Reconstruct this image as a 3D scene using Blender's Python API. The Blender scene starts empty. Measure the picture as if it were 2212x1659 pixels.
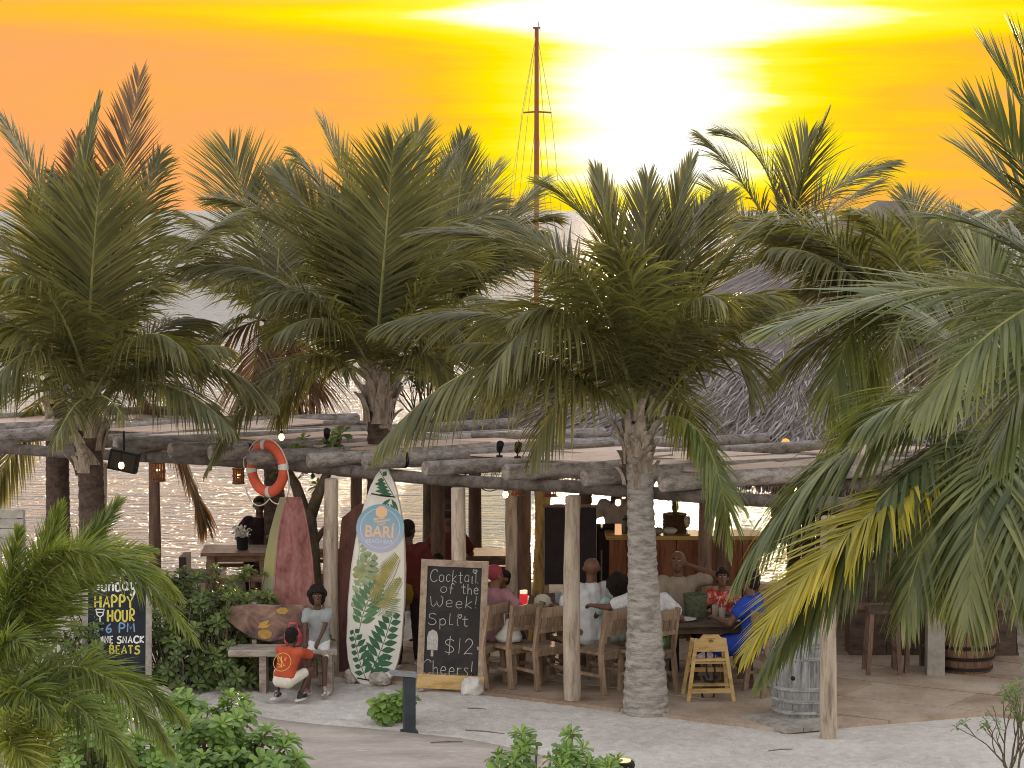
import bpy, bmesh, math, random
from math import sin, cos, pi, radians, sqrt, atan2, exp
from mathutils import Vector, Matrix, noise
random.seed(7)
SC = bpy.context.scene
COL = SC.collection

# ------------------------------------------------------------------ camera
CAM_H, F_PX, IMG_W, IMG_H, HORIZON = 5.3, 5400.0, 2212.0, 1659.0, 452.0
PITCH = math.atan((IMG_H / 2 - HORIZON) / F_PX)
cam_data = bpy.data.cameras.new("camera")
cam_data.sensor_width = 36.0
cam_data.lens = 36.0 * F_PX / IMG_W
cam_data.clip_start = 0.5
cam_data.clip_end = 20000
cam = bpy.data.objects.new("camera", cam_data)
cam.location = (0, 0, CAM_H)
cam.rotation_euler = (pi / 2 - PITCH, 0, 0)
COL.objects.link(cam)
SC.camera = cam

# ------------------------------------------------------------------ view
SC.view_settings.view_transform = 'Standard'
SC.view_settings.look = 'None'
SC.view_settings.exposure = 0.5
SC.view_settings.gamma = 1.0
SC.cycles.use_denoising = True
SC.cycles.filter_width = 1.0
SC.cycles.max_bounces = 6
SC.cycles.diffuse_bounces = 3
SC.cycles.glossy_bounces = 3
SC.cycles.transmission_bounces = 3
SC.cycles.transparent_max_bounces = 6
SC.cycles.sample_clamp_indirect = 6.0

SUN_AZ, SUN_EL = radians(2.6), radians(1.2)

# ------------------------------------------------------------------ node helpers
class E:
    """tiny expression wrapper round node sockets"""
    nt = None
    def __init__(self, s): self.s = s
    @staticmethod
    def put(node, i, v):
        if isinstance(v, E): E.nt.links.new(v.s, node.inputs[i])
        else: node.inputs[i].default_value = v
    @staticmethod
    def m(op, a, b=0.0, c=None):
        n = E.nt.nodes.new('ShaderNodeMath'); n.operation = op
        E.put(n, 0, a); E.put(n, 1, b)
        if c is not None: E.put(n, 2, c)
        return E(n.outputs[0])
    def __add__(a, b): return E.m('ADD', a, b)
    __radd__ = __add__
    def __sub__(a, b): return E.m('SUBTRACT', a, b)
    def __rsub__(a, b): return E.m('SUBTRACT', b, a)
    def __mul__(a, b): return E.m('MULTIPLY', a, b)
    __rmul__ = __mul__
    def __truediv__(a, b): return E.m('DIVIDE', a, b)
    def exp(a): return E.m('POWER', 2.718281828, a)
    def abs(a): return E.m('ABSOLUTE', a)
    def clamp(a):
        r = E.m('ADD', a, 0.0); r.s.node.use_clamp = True; return r
    def smooth(a, lo, hi):
        n = E.nt.nodes.new('ShaderNodeMapRange'); n.interpolation_type = 'SMOOTHSTEP'
        E.put(n, 0, a); n.inputs[1].default_value = lo; n.inputs[2].default_value = hi
        return E(n.outputs[0])
def ramp(fac, stops, interp='LINEAR'):
    n = E.nt.nodes.new('ShaderNodeValToRGB'); n.color_ramp.interpolation = interp
    E.put(n, 0, fac)
    el = n.color_ramp.elements
    while len(el) < len(stops): el.new(0.5)
    for e, (p, c) in zip(el, stops):
        e.position = p; e.color = (c[0], c[1], c[2], 1)
    return E(n.outputs[0])
def mixc(fac, a, b, mode='MIX'):
    n = E.nt.nodes.new('ShaderNodeMix'); n.data_type = 'RGBA'; n.blend_type = mode
    E.put(n, 0, fac)
    for i, v in ((6, a), (7, b)):
        if isinstance(v, E): E.nt.links.new(v.s, n.inputs[i])
        else: n.inputs[i].default_value = (v[0], v[1], v[2], 1)
    return E(n.outputs[2])
def combine(x, y, z):
    n = E.nt.nodes.new('ShaderNodeCombineXYZ')
    for i, v in enumerate((x, y, z)): E.put(n, i, v)
    return E(n.outputs[0])
def tnoise(vec, scale, detail=3.0, rough=0.55, dist=0.0):
    n = E.nt.nodes.new('ShaderNodeTexNoise')
    if vec is not None: E.nt.links.new(vec.s, n.inputs['Vector'])
    n.inputs['Scale'].default_value = scale; n.inputs['Detail'].default_value = detail
    n.inputs['Roughness'].default_value = rough; n.inputs['Distortion'].default_value = dist
    return E(n.outputs[0])

# ------------------------------------------------------------------ world: sunset sky
world = bpy.data.worlds.new("World"); SC.world = world
world.use_nodes = True
nt = world.node_tree; nt.nodes.clear(); E.nt = nt
tc = nt.nodes.new('ShaderNodeTexCoord')
sep = nt.nodes.new('ShaderNodeSeparateXYZ'); nt.links.new(tc.outputs['Generated'], sep.inputs[0])
sx, sy, sz = (E(sep.outputs[i]) for i in range(3))
az = E.m('ARCTAN2', sx, sy)
el = sz
daz = az - 0.054
# layered cloud streaks, long and thin as bands seen edge-on near the horizon
st1 = tnoise(combine(az * 5.0, el * 62.0, 0.3), 1.0, 4.0, 0.55, 0.25)
st2 = tnoise(combine(az * 16.0, el * 260.0, 4.1), 1.0, 3.0, 0.6, 0.2)
streak = (st1 - 0.5) * 1.5 + (st2 - 0.5) * 0.45
upper_band = E.exp((el - 0.076) * (el - 0.076) * (-1.0 / (0.0085 ** 2))) * 0.46
side = daz.abs()
core = E.exp(daz * daz * (-1.0 / (0.058 ** 2))) * E.exp((el - 0.042) * (el - 0.042) * (-1.0 / (0.048 ** 2)))
waz = az - 0.072
wide = E.exp(waz * waz * (-1.0 / (0.17 ** 2)))
v = core * 0.62 + wide * 0.44 + streak * (wide * 0.28 + 0.19) + upper_band * (wide * 0.25 + 0.62) + 0.07
v = v - E.exp(el * -85.0) * 0.10
glow = ramp(v, [(0.0, (0.98, 0.40, 0.15)), (0.22, (1.0, 0.43, 0.10)), (0.42, (1.0, 0.56, 0.02)), (0.60, (1.02, 0.82, 0.0)),
                (0.76, (1.05, 0.95, 0.05)), (0.90, (1.1, 1.08, 0.75)), (1.0, (1.2, 1.2, 1.15))])
# away from the sunset the dome turns to pale dusk blue with a faint pink belt opposite the sun
sky = nt.nodes.new('ShaderNodeTexSky'); sky.sky_type = 'NISHITA'; sky.sun_disc = False
sky.sun_elevation = SUN_EL; sky.sun_rotation = SUN_AZ
nish = mixc(1.0, E(sky.outputs[0]), (0.10, 0.10, 0.10), 'MULTIPLY')
dome = ramp(el, [(0.0, (0.85, 0.70, 0.58)), (0.10, (1.25, 1.10, 0.86)), (0.28, (1.20, 1.12, 1.0)), (0.6, (0.84, 0.84, 0.86)), (1.0, (0.70, 0.72, 0.78))])
dome = mixc(1.0, dome, nish, 'ADD')
glow = mixc(1.0, glow, (0.715, 0.715, 0.715), 'MULTIPLY')
fade = E.m('MAXIMUM', el.smooth(0.079, 0.112), side.smooth(0.35, 1.5))
colr = mixc(fade, glow, dome)
below = (el * -1.0).smooth(0.0, 0.02)
colr = mixc(below, colr, (0.45, 0.42, 0.40))
bg = nt.nodes.new('ShaderNodeBackground'); nt.links.new(colr.s, bg.inputs[0]); bg.inputs[1].default_value = 1.0
wo = nt.nodes.new('ShaderNodeOutputWorld'); nt.links.new(bg.outputs[0], wo.inputs[0])

# ------------------------------------------------------------------ low sun
sd = bpy.data.lights.new("sun", 'SUN'); sd.energy = 2.2; sd.angle = radians(0.6); sd.color = (1.0, 0.70, 0.42)
sun = bpy.data.objects.new("sun", sd)
sdir = Vector((sin(SUN_AZ) * cos(SUN_EL), cos(SUN_AZ) * cos(SUN_EL), sin(SUN_EL)))
sun.rotation_euler = (-sdir).to_track_quat('-Z', 'Y').to_euler()
sun.location = sdir * 60
COL.objects.link(sun)

# ------------------------------------------------------------------ pixel rays (2212 x 1659 grid of the photograph)
def ray(x, y):
    cx, cy = (x - IMG_W / 2) / F_PX, -(y - IMG_H / 2) / F_PX
    return Vector((cx, cos(PITCH) + cy * sin(PITCH), -sin(PITCH) + cy * cos(PITCH)))
def at(x, y, Y):
    d = ray(x, y); return Vector((0, 0, CAM_H)) + d * (Y / d.y)
def ground(x, y, z=0.0):
    d = ray(x, y); return Vector((0, 0, CAM_H)) + d * ((z - CAM_H) / d.z)

# ------------------------------------------------------------------ materials
def newmat(name):
    m = bpy.data.materials.new(name); m.use_nodes = True
    m.node_tree.nodes.clear(); E.nt = m.node_tree
    return m
def principled(m, color, rough=0.7, spec=0.3, bump=None, bump_strength=0.3, bump_dist=0.01, metallic=0.0, emit=None, emit_strength=0.0):
    b = E.nt.nodes.new('ShaderNodeBsdfPrincipled'); o = E.nt.nodes.new('ShaderNodeOutputMaterial')
    E.nt.links.new(b.outputs[0], o.inputs[0])
    if isinstance(color, E): E.nt.links.new(color.s, b.inputs['Base Color'])
    else: b.inputs['Base Color'].default_value = (*color, 1)
    if isinstance(rough, E): E.nt.links.new(rough.s, b.inputs['Roughness'])
    else: b.inputs['Roughness'].default_value = rough
    b.inputs['Specular IOR Level'].default_value = spec
    b.inputs['Metallic'].default_value = metallic
    if bump is not None:
        bn = E.nt.nodes.new('ShaderNodeBump'); bn.inputs['Strength'].default_value = bump_strength
        bn.inputs['Distance'].default_value = bump_dist
        E.nt.links.new(bump.s, bn.inputs['Height']); E.nt.links.new(bn.outputs[0], b.inputs['Normal'])
    if emit:
        b.inputs['Emission Color'].default_value = (*emit, 1); b.inputs['Emission Strength'].default_value = emit_strength
    return b
def objcoord(scale=(1, 1, 1), gen=False):
    t = E.nt.nodes.new('ShaderNodeTexCoord'); mp = E.nt.nodes.new('ShaderNodeMapping')
    E.nt.links.new(t.outputs['Generated' if gen else 'Object'], mp.inputs[0])
    mp.inputs['Scale'].default_value = scale
    return E(mp.outputs[0])
def poscoord(scale=(1, 1, 1)):
    t = E.nt.nodes.new('ShaderNodeNewGeometry'); mp = E.nt.nodes.new('ShaderNodeMapping')
    E.nt.links.new(t.outputs['Position'], mp.inputs[0]); mp.inputs['Scale'].default_value = scale
    return E(mp.outputs[0])
def obj_random():
    n = E.nt.nodes.new('ShaderNodeObjectInfo'); return E(n.outputs['Random'])
def attr(name):
    n = E.nt.nodes.new('ShaderNodeAttribute'); n.attribute_name = name; return E(n.outputs['Fac'])

MATS = {}
def mottled(name, c1, c2, scale=(6, 6, 6), nscale=1.0, rough=0.8, bump=0.3, c3=None, dist=0.01, spec=0.25, pos=False, vary=0.0):
    """two or three tone noise material; stretch with scale for wood grain"""
    if name in MATS: return MATS[name]
    m = newmat(name)
    co = poscoord(scale) if pos else objcoord(scale)
    n1 = tnoise(co, nscale, 5.0, 0.6, 0.3); n2 = tnoise(co, nscale * 4.3, 3.0, 0.6)
    f = ((n1 - 0.5) * 1.9 + (n2 - 0.5) * 0.8 + 0.5).clamp()
    if c3 is None: col = ramp(f, [(0.15, c1), (0.85, c2)])
    else: col = ramp(f, [(0.1, c1), (0.5, c2), (0.92, c3)])
    if vary > 0:
        r = obj_random() * (2 * vary) + (1 - vary)
        col = mixc(1.0, col, combine(r, r, r), 'MULTIPLY')
    principled(m, col, rough, spec, n2 + n1, bump, dist)
    MATS[name] = m; return m
def flat(name, c, rough=0.6, spec=0.3, metallic=0.0, vary=0.12, nscale=14.0, bump=0.12, emit=None, es=0.0):
    """near-plain material that still carries slight wear"""
    if name in MATS: return MATS[name]
    m = newmat(name); co = objcoord()
    n = tnoise(co, nscale, 4.0, 0.6)
    a = tuple(x * (1 - vary) for x in c); b = tuple(min(1, x * (1 + vary)) for x in c)
    principled(m, ramp(n, [(0.3, a), (0.7, b)]), rough, spec, n, bump, 0.004, metallic, emit, es)
    MATS[name] = m; return m
def leafmat(name, dark, mid, light, trans, trans_fac=0.4, rough=0.45):
    if name in MATS: return MATS[name]
    m = newmat(name)
    t = attr('tint'); n = tnoise(poscoord(), 1.6, 3.0)
    f = (t * 0.75 + (n - 0.5) * 0.7 + 0.12).clamp()
    col = ramp(f, [(0.05, dark), (0.5, mid), (0.95, light)])
    b = E.nt.nodes.new('ShaderNodeBsdfPrincipled'); b.inputs['Roughness'].default_value = rough
    b.inputs['Specular IOR Level'].default_value = 0.35
    E.nt.links.new(col.s, b.inputs['Base Color'])
    tr = E.nt.nodes.new('ShaderNodeBsdfTranslucent')
    tcol = mixc(1.0, col, trans, 'MULTIPLY')
    E.nt.links.new(tcol.s, tr.inputs[0])
    mx = E.nt.nodes.new('ShaderNodeMixShader'); mx.inputs[0].default_value = trans_fac
    E.nt.links.new(b.outputs[0], mx.inputs[1]); E.nt.links.new(tr.outputs[0], mx.inputs[2])
    o = E.nt.nodes.new('ShaderNodeOutputMaterial'); E.nt.links.new(mx.outputs[0], o.inputs[0])
    MATS[name] = m; return m

# ------------------------------------------------------------------ objects
def tag(o, label=None, cat=None, group=None, kind=None):
    if label: o['label'] = label
    if cat: o['category'] = cat
    if group: o['group'] = group
    if kind: o['kind'] = kind
    return o
def thing(name, label, cat, loc=(0, 0, 0), rotz=0.0, group=None):
    o = bpy.data.objects.new(name, None); COL.objects.link(o)
    o.empty_display_size = 0.2
    o.location = loc; o.rotation_euler = (0, 0, rotz)
    return tag(o, label, cat, group)
def world_basis(o):
    m = o.matrix_basis.copy()
    while o.parent:
        o = o.parent; m = o.matrix_basis @ m
    return m
def link_mesh(name, me, parent=None):
    o = bpy.data.objects.new(name, me); COL.objects.link(o)
    if parent is not None: o.parent = parent
    return o
def copy_tree(o, parent=None):
    c = o.copy(); COL.objects.link(c)
    if parent is not None: c.parent = parent
    for ch in list(o.children): copy_tree(ch, c)
    return c

class MB:
    def __init__(s): s.v = []; s.f = []; s.mi = []; s.t = []; s.cur = 0; s.tint = 0.5
    def add(s, vs, fs):
        b = len(s.v); s.v += [tuple(p) for p in vs]; s.t += [s.tint] * len(vs)
        s.f += [tuple(i + b for i in f) for f in fs]; s.mi += [s.cur] * len(fs)
        return s
    def box(s, c, size, rot=None, taper=1.0):
        c = Vector(c); hx, hy, hz = (d / 2 for d in size)
        vs = [Vector((sx_ * hx * (taper if sz_ > 0 else 1), sy_ * hy * (taper if sz_ > 0 else 1), sz_ * hz)) for sz_ in (-1, 1) for sy_ in (-1, 1) for sx_ in (-1, 1)]
        if rot is not None: vs = [rot @ p for p in vs]
        return s.add([p + c for p in vs], [(0, 2, 3, 1), (4, 5, 7, 6), (0, 1, 5, 4), (2, 6, 7, 3), (0, 4, 6, 2), (1, 3, 7, 5)])
    def bar(s, a, b, w, h, up=(0, 0, 1)):
        """rectangular bar from a to b, w across, h along up"""
        a, b = Vector(a), Vector(b); t = (b - a).normalized(); up = Vector(up)
        sd_ = t.cross(up)
        if sd_.length < 1e-4: sd_ = t.cross(Vector((0, 1, 0)))
        sd_.normalize(); n = sd_.cross(t).normalized()
        vs = [p + sd_ * (i * w / 2) + n * (j * h / 2) for p in (a, b) for i, j in ((-1, -1), (1, -1), (1, 1), (-1, 1))]
        return s.add(vs, [(3, 2, 1, 0), (4, 5, 6, 7), (0, 1, 5, 4), (1, 2, 6, 5), (2, 3, 7, 6), (3, 0, 4, 7)])
    def tube(s, pts, rad, sides=8, caps=True, wob=0.0, seed=0):
        pts = [Vector(p) for p in pts]; n = len(pts)
        if not hasattr(rad, '__len__'): rad = [rad] * n
        rn = random.Random(seed); vs = []; ref = None
        for i, p in enumerate(pts):
            t = (pts[min(i + 1, n - 1)] - pts[max(i - 1, 0)]).normalized()
            if ref is None: ref = Vector((0, 0, 1)) if abs(t.z) < 0.9 else Vector((1, 0, 0))
            a = (ref - t * ref.dot(t)).normalized(); ref = a; b = t.cross(a)
            for k in range(sides):
                th = 2 * pi * k / sides
                r = rad[i] * (1 + (rn.uniform(-wob, wob) if wob else 0))
                vs.append(p + a * (cos(th) * r) + b * (sin(th) * r))
        fs = [(i * sides + k, i * sides + (k + 1) % sides, (i + 1) * sides + (k + 1) % sides, (i + 1) * sides + k) for i in range(n - 1) for k in range(sides)]
        if caps: fs += [tuple(range(sides - 1, -1, -1)), tuple(range((n - 1) * sides, n * sides))]
        return s.add(vs, fs)
    def lathe(s, prof, sides=20, c=(0, 0, 0), cap=True):
        c = Vector(c)
        vs = [c + Vector((r * cos(2 * pi * k / sides), r * sin(2 * pi * k / sides), z)) for r, z in prof for k in range(sides)]
        n = len(prof)
        fs = [(i * sides + k, i * sides + (k + 1) % sides, (i + 1) * sides + (k + 1) % sides, (i + 1) * sides + k) for i in range(n - 1) for k in range(sides)]
        if cap: fs += [tuple(range(sides - 1, -1, -1)), tuple(range((n - 1) * sides, n * sides))]
        return s.add(vs, fs)
    def ball(s, c, r, seg=10, rings=7):
        c = Vector(c)
        if not hasattr(r, '__len__'): r = (r, r, r)
        vs = [c + Vector((0, 0, -r[2]))]
        for i in range(1, rings):
            ph = -pi / 2 + pi * i / rings
            vs += [c + Vector((r[0] * cos(ph) * cos(2 * pi * k / seg), r[1] * cos(ph) * sin(2 * pi * k / seg), r[2] * sin(ph))) for k in range(seg)]
        vs.append(c + Vector((0, 0, r[2]))); L = len(vs) - 1
        fs = [(0, 1 + (k + 1) % seg, 1 + k) for k in range(seg)]
        for i in range(rings - 2):
            o = 1 + i * seg
            fs += [(o + k, o + (k + 1) % seg, o + seg + (k + 1) % seg, o + seg + k) for k in range(seg)]
        o = 1 + (rings - 2) * seg
        fs += [(o + k, o + (k + 1) % seg, L) for k in range(seg)]
        return s.add(vs, fs)
    def capsule(s, p0, r0, p1, r1, sides=10):
        p0, p1 = Vector(p0), Vector(p1); t = p1 - p0
        if t.length < 1e-5: return s.ball(p0, r0)
        t.normalize(); pts = []; rr = []
        for a in (-80, -50, -20): pts.append(p0 + t * (r0 * sin(radians(a)))); rr.append(r0 * cos(radians(a)))
        for a in (20, 50, 80): pts.append(p1 + t * (r1 * sin(radians(a)))); rr.append(r1 * cos(radians(a)))
        return s.tube(pts, rr, sides)
    def prism(s, outline, thick, frame=None, bevel=0.0):
        """2D outline (x,z) extruded by thick along y; frame a Matrix placing it; centred on y"""
        n = len(outline); vs = []
        cx = sum(p[0] for p in outline) / n; cz = sum(p[1] for p in outline) / n
        layers = [(-thick / 2, 1.0), (thick / 2, 1.0)] if bevel <= 0 else [(-thick / 2, 0), (-thick / 2 + bevel, 1), (thick / 2 - bevel, 1), (thick / 2, 0)]
        for y, full in layers:
            for x, z in outline:
                if bevel > 0 and not full:
                    d = Vector((x - cx, z - cz)); L = max(d.length, 1e-6); k = max(0.0, (L - bevel) / L)
                    x, z = cx + d.x * k, cz + d.y * k
                vs.append(Vector((x, y, z)))
        m = len(layers)
        fs = [(i * n + k, i * n + (k + 1) % n, (i + 1) * n + (k + 1) % n, (i + 1) * n + k) for i in range(m - 1) for k in range(n)]
        fs += [tuple(range(n - 1, -1, -1)), tuple(range((m - 1) * n, m * n))]
        if frame is not None: vs = [frame @ p for p in vs]
        return s.add(vs, fs)
    def mesh(s, name, mats, smooth=False, inv=None, fix=True):
        me = bpy.data.meshes.new(name)
        vs = s.v if inv is None else [tuple(inv @ Vector(p)) for p in s.v]
        me.from_pydata(vs, [], s.f)
        for m in (mats if isinstance(mats, (list, tuple)) else [mats]): me.materials.append(m)
        if any(s.mi): me.polygons.foreach_set('material_index', s.mi)
        if smooth is True: me.polygons.foreach_set('use_smooth', [True] * len(me.polygons))
        a = me.attributes.new('tint', 'FLOAT', 'POINT'); a.data.foreach_set('value', s.t)
        if fix:
            bm = bmesh.new(); bm.from_mesh(me); bmesh.ops.recalc_face_normals(bm, faces=bm.faces); bm.to_mesh(me); bm.free()
        me.update()
        if smooth == 'auto':
            me.polygons.foreach_set('use_smooth', [True] * len(me.polygons))
            me.set_sharp_from_angle(angle=radians(40))
        return me
    def build(s, name, mats, parent=None, smooth=False, local=False, fix=True):
        inv = None
        if parent is not None and not local: inv = world_basis(parent).inverted()
        return link_mesh(name, s.mesh(name, mats, smooth, inv, fix), parent)

def lerp(a, b, t): return a + (b - a) * t
def bez(p0, p1, p2, t): return p0 * ((1 - t) ** 2) + p1 * (2 * t * (1 - t)) + p2 * (t * t)
def catmull(pts, k=6, closed=False):
    out = []; n = len(pts)
    rng = range(n if closed else n - 1)
    for i in rng:
        g = lambda j: Vector(pts[j % n]) if closed else Vector(pts[max(0, min(n - 1, j))])
        a, b, c, d = g(i - 1), g(i), g(i + 1), g(i + 2)
        for q in range(k):
            t = q / k
            out.append(0.5 * ((2 * b) + (c - a) * t + (2 * a - 5 * b + 4 * c - d) * t * t + (3 * b - a - 3 * c + d) * t ** 3))
    if not closed: out.append(Vector(pts[-1]))
    return out

# shared looks
M_LOG = mottled('weathered_log', (0.10, 0.085, 0.08), (0.25, 0.215, 0.20), (7, 7, 16), 1.0, 0.85, 0.6, c3=(0.38, 0.34, 0.315), pos=True, vary=0.15)
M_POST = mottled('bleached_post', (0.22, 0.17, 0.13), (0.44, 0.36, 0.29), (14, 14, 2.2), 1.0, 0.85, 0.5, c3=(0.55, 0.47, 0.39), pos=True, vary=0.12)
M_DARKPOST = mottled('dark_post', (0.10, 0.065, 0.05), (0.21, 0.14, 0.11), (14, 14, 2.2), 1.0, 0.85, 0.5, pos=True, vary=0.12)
M_WOOD = mottled('chair_wood', (0.17, 0.115, 0.08), (0.35, 0.25, 0.175), (12, 12, 3), 1.2, 0.7, 0.25, vary=0.15)
M_REDWOOD = mottled('red_brown_wood', (0.16, 0.06, 0.03), (0.34, 0.14, 0.07), (9, 9, 1.4), 1.2, 0.55, 0.2)
M_TABLE = mottled('table_wood', (0.11, 0.065, 0.045), (0.26, 0.16, 0.11), (3, 14, 14), 1.2, 0.6, 0.25)
M_BLACK = flat('black_metal', (0.013, 0.013, 0.014), 0.6, 0.2)
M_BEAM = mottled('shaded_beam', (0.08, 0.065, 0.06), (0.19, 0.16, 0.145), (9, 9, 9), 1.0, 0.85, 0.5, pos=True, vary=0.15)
M_WHITE = flat('white_paint', (0.72, 0.71, 0.68), 0.6)
# ================================================================== SETTING
A0 = Vector((0.655, 26.65, 0)); U = Vector((0.845, -0.535, 0)).normalized(); V = Vector((0.535, 0.845, 0)).normalized()
W = Vector((0.88, 0.47, 0)).normalized()
def ab(a, b, z=0.0): return A0 + U * a + V * b + Vector((0, 0, z))

# --- sand
def sand_h(x, y):
    d = Vector((x, y, 0)) - A0; b = d.dot(V)
    m = max(0.0, min(1.0, (-0.25 - b) / 0.3))
    h = m * (0.034 * noise.noise(Vector((x * 1.1, y * 1.1, 0))) + 0.042 * noise.noise(Vector((x * 4.2, y * 4.2, 3))) + 0.032 * noise.noise(Vector((x * 9, y * 9, 7))) - 0.014)
    if y > 35.5: h -= (y - 35.5) * 0.16
    if b > -0.2: h -= 0.01
    return h
def axis(lo, a, b, hi, fine, coarse):
    o = [lo]
    while o[-1] < hi: o.append(o[-1] + (fine if a <= o[-1] < b else coarse))
    return o
xs = axis(-80, -6.5, 6.5, 80, 0.10, 2.5); ys = axis(2, 22, 29, 52, 0.09, 0.7)
mb = MB()
mb.v = [(x, y, sand_h(x, y)) for y in ys for x in xs]; mb.t = [0.5] * len(mb.v)
nx = len(xs)
mb.f = [(j * nx + i, j * nx + i + 1, (j + 1) * nx + i + 1, (j + 1) * nx + i) for j in range(len(ys) - 1) for i in range(nx - 1)]; mb.mi = [0] * len(mb.f)
m = newmat('coral_sand')
co = poscoord()
n1 = tnoise(co, 0.7, 4.0); n2 = tnoise(co, 9.0, 6.0, 0.7); n3 = tnoise(co, 60.0, 3.0, 0.7); n4 = tnoise(poscoord((30, 55, 30)), 1.0, 2.0)
speck = n4.smooth(0.70, 0.78)
f = ((n1 - 0.5) * 1.0 + (n2 - 0.5) * 1.4 + (n3 - 0.5) * 0.7 + 0.5).clamp()
c = ramp(f, [(0.1, (0.44, 0.39, 0.355)), (0.55, (0.60, 0.555, 0.52)), (0.95, (0.71, 0.675, 0.64))])
c = mixc(speck * 0.55, c, (0.16, 0.12, 0.09))
principled(m, c, 0.95, 0.1, n2 + n3 * 0.5, 0.8, 0.035)
tag(mb.build('sand', m, fix=False, smooth=True), 'pale coral sand in front of the beach bar', kind='structure')

# --- trodden path at the lower left, a shallow step above the sand
edge_px = [(330, 1512), (480, 1537), (620, 1562), (760, 1576), (900, 1590), (1040, 1607), (1180, 1640), (1290, 1672), (1420, 1720)]
E1 = [ground(*p) for p in edge_px]
E2 = [Vector((p.x - 2.6 + 0.1 * i, p.y - 4.2, 0)) for i, p in enumerate(E1)]
mb = MB(); K = 14; rows = []
pts1 = catmull(E1, 6); pts2 = catmull(E2, 6)
vs = []
for i, (a, b) in enumerate(zip(pts1, pts2)):
    jit = 0.03 * noise.noise(Vector((i * 0.6, 0, 1)))
    for k in range(K + 1):
        p = a.lerp(b, k / K); p = Vector((p.x, p.y + jit, 0.026 + 0.006 * noise.noise(p * 2)))
        if k == 0: vs.append((p.x, p.y + 0.05, -0.03))
        vs.append(tuple(p))
n = K + 2
mb.add(vs, [(i * n + k, i * n + k + 1, (i + 1) * n + k + 1, (i + 1) * n + k) for i in range(len(pts1) - 1) for k in range(n - 1)])
m = newmat('trodden_path')
co = poscoord((1, 2.4, 1)); n1 = tnoise(co, 1.3, 5.0); n2 = tnoise(co, 14.0, 5.0, 0.7); n3 = tnoise(poscoord((3, 14, 3)), 1.0, 3.0)
f = ((n1 - 0.5) * 1.3 + (n2 - 0.5) * 0.9 + n3.smooth(0.62, 0.75) * 0.5 + 0.4).clamp()
c = ramp(f, [(0.1, (0.34, 0.285, 0.25)), (0.55, (0.45, 0.39, 0.35)), (0.95, (0.58, 0.53, 0.49))])
principled(m, c, 0.95, 0.1, n2, 0.5, 0.012)
tag(mb.build('path', m, smooth=True), 'brown trodden path edged with sand', kind='structure')

# --- boardwalk sheets inside the bar, flush with the sand
deck = thing('deck', 'sandy brown boarded floor of the beach bar', 'floor', ab(0, 0))
deck['kind'] = 'structure'; del deck['category']
M_DECK = newmat('deck_board')
co = poscoord((1, 1, 1)); n1 = tnoise(co, 1.7, 5.0); n2 = tnoise(co, 26.0, 4.0, 0.7); r = obj_random()
f = ((n1 - 0.5) * 1.6 + (n2 - 0.5) * 0.8 + (r - 0.5) * 0.5 + 0.5).clamp()
principled(M_DECK, ramp(f, [(0.1, (0.21, 0.15, 0.11)), (0.5, (0.34, 0.255, 0.19)), (0.95, (0.46, 0.38, 0.31))]), 0.9, 0.15, n2, 0.4, 0.01)
rows_b = [-0.18, 0.80, 1.72, 2.66, 3.6, 4.6, 5.6, 6.6, 7.6, 8.6]
rn = random.Random(3)
for j in range(len(rows_b) - 1):
    b0, b1 = rows_b[j] + 0.016, rows_b[j + 1] - 0.016
    e0, e1 = 2.6 + (b0 + 0.19) * 0.75, 2.6 + (b1 + 0.19) * 0.75
    if j > 3: e0 = e1 = 9.0
    elif j >= 2: e0 += 2.0; e1 += 2.4
    a = -4.4 + rn.uniform(0, 1.2)
    while a < min(e0, e1) - 0.3:
        L = rn.choice((1.2, 2.4, 2.4)); nxt = a + L
        last = nxt > min(e0, e1) - 0.5
        q0, q1 = (e0, e1) if last else (nxt - 0.012, nxt - 0.012)
        z = 0.030 + rn.uniform(-0.004, 0.004)
        mb = MB()
        p = [ab(a, b0), ab(q0, b0), ab(q1, b1), ab(a, b1)]
        mb.add([(q.x, q.y, z - 0.05) for q in p] + [(q.x, q.y, z) for q in p],
               [(3, 2, 1, 0), (4, 5, 6, 7), (0, 1, 5, 4), (1, 2, 6, 5), (2, 3, 7, 6), (3, 0, 4, 7)])
        mb.build('floor_sheet', M_DECK, deck)
        if last: break
        a = nxt

# --- sea to the horizon
mb = MB()
ysea = [36.5]
while ysea[-1] < 9000: ysea.append(ysea[-1] * 1.12)
vs = []; fs = []
for y in ysea:
    wd = max(90, y * 0.9)
    for k in range(9): vs.append((-wd + 2 * wd * k / 8, y, -0.55))
fs = [(j * 9 + i, j * 9 + i + 1, (j + 1) * 9 + i + 1, (j + 1) * 9 + i) for j in range(len(ysea) - 1) for i in range(8)]
mb.add(vs, fs)
m = newmat('sea_water')
n1 = tnoise(poscoord((0.55, 1.5, 1)), 1.0, 3.0, 0.6, 0.6); n2 = tnoise(poscoord((2.2, 5.5, 1)), 1.0, 3.0, 0.6, 0.4); n3 = tnoise(poscoord((0.05, 0.16, 1)), 1.0, 3.0)
gy = E.nt.nodes.new('ShaderNodeSeparateXYZ'); E.nt.links.new(poscoord().s, gy.inputs[0])
far_rough = E(gy.outputs[1]).smooth(40, 150) * 0.28 + 0.20
b = principled(m, (0.15, 0.17, 0.19), far_rough, 0.9, n1 * 1.0 + n2 * 0.55 + n3 * 2.0, 1.0, 1.0)
tag(mb.build('sea', m), 'calm sea reflecting the sunset out to the horizon', kind='structure')

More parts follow.
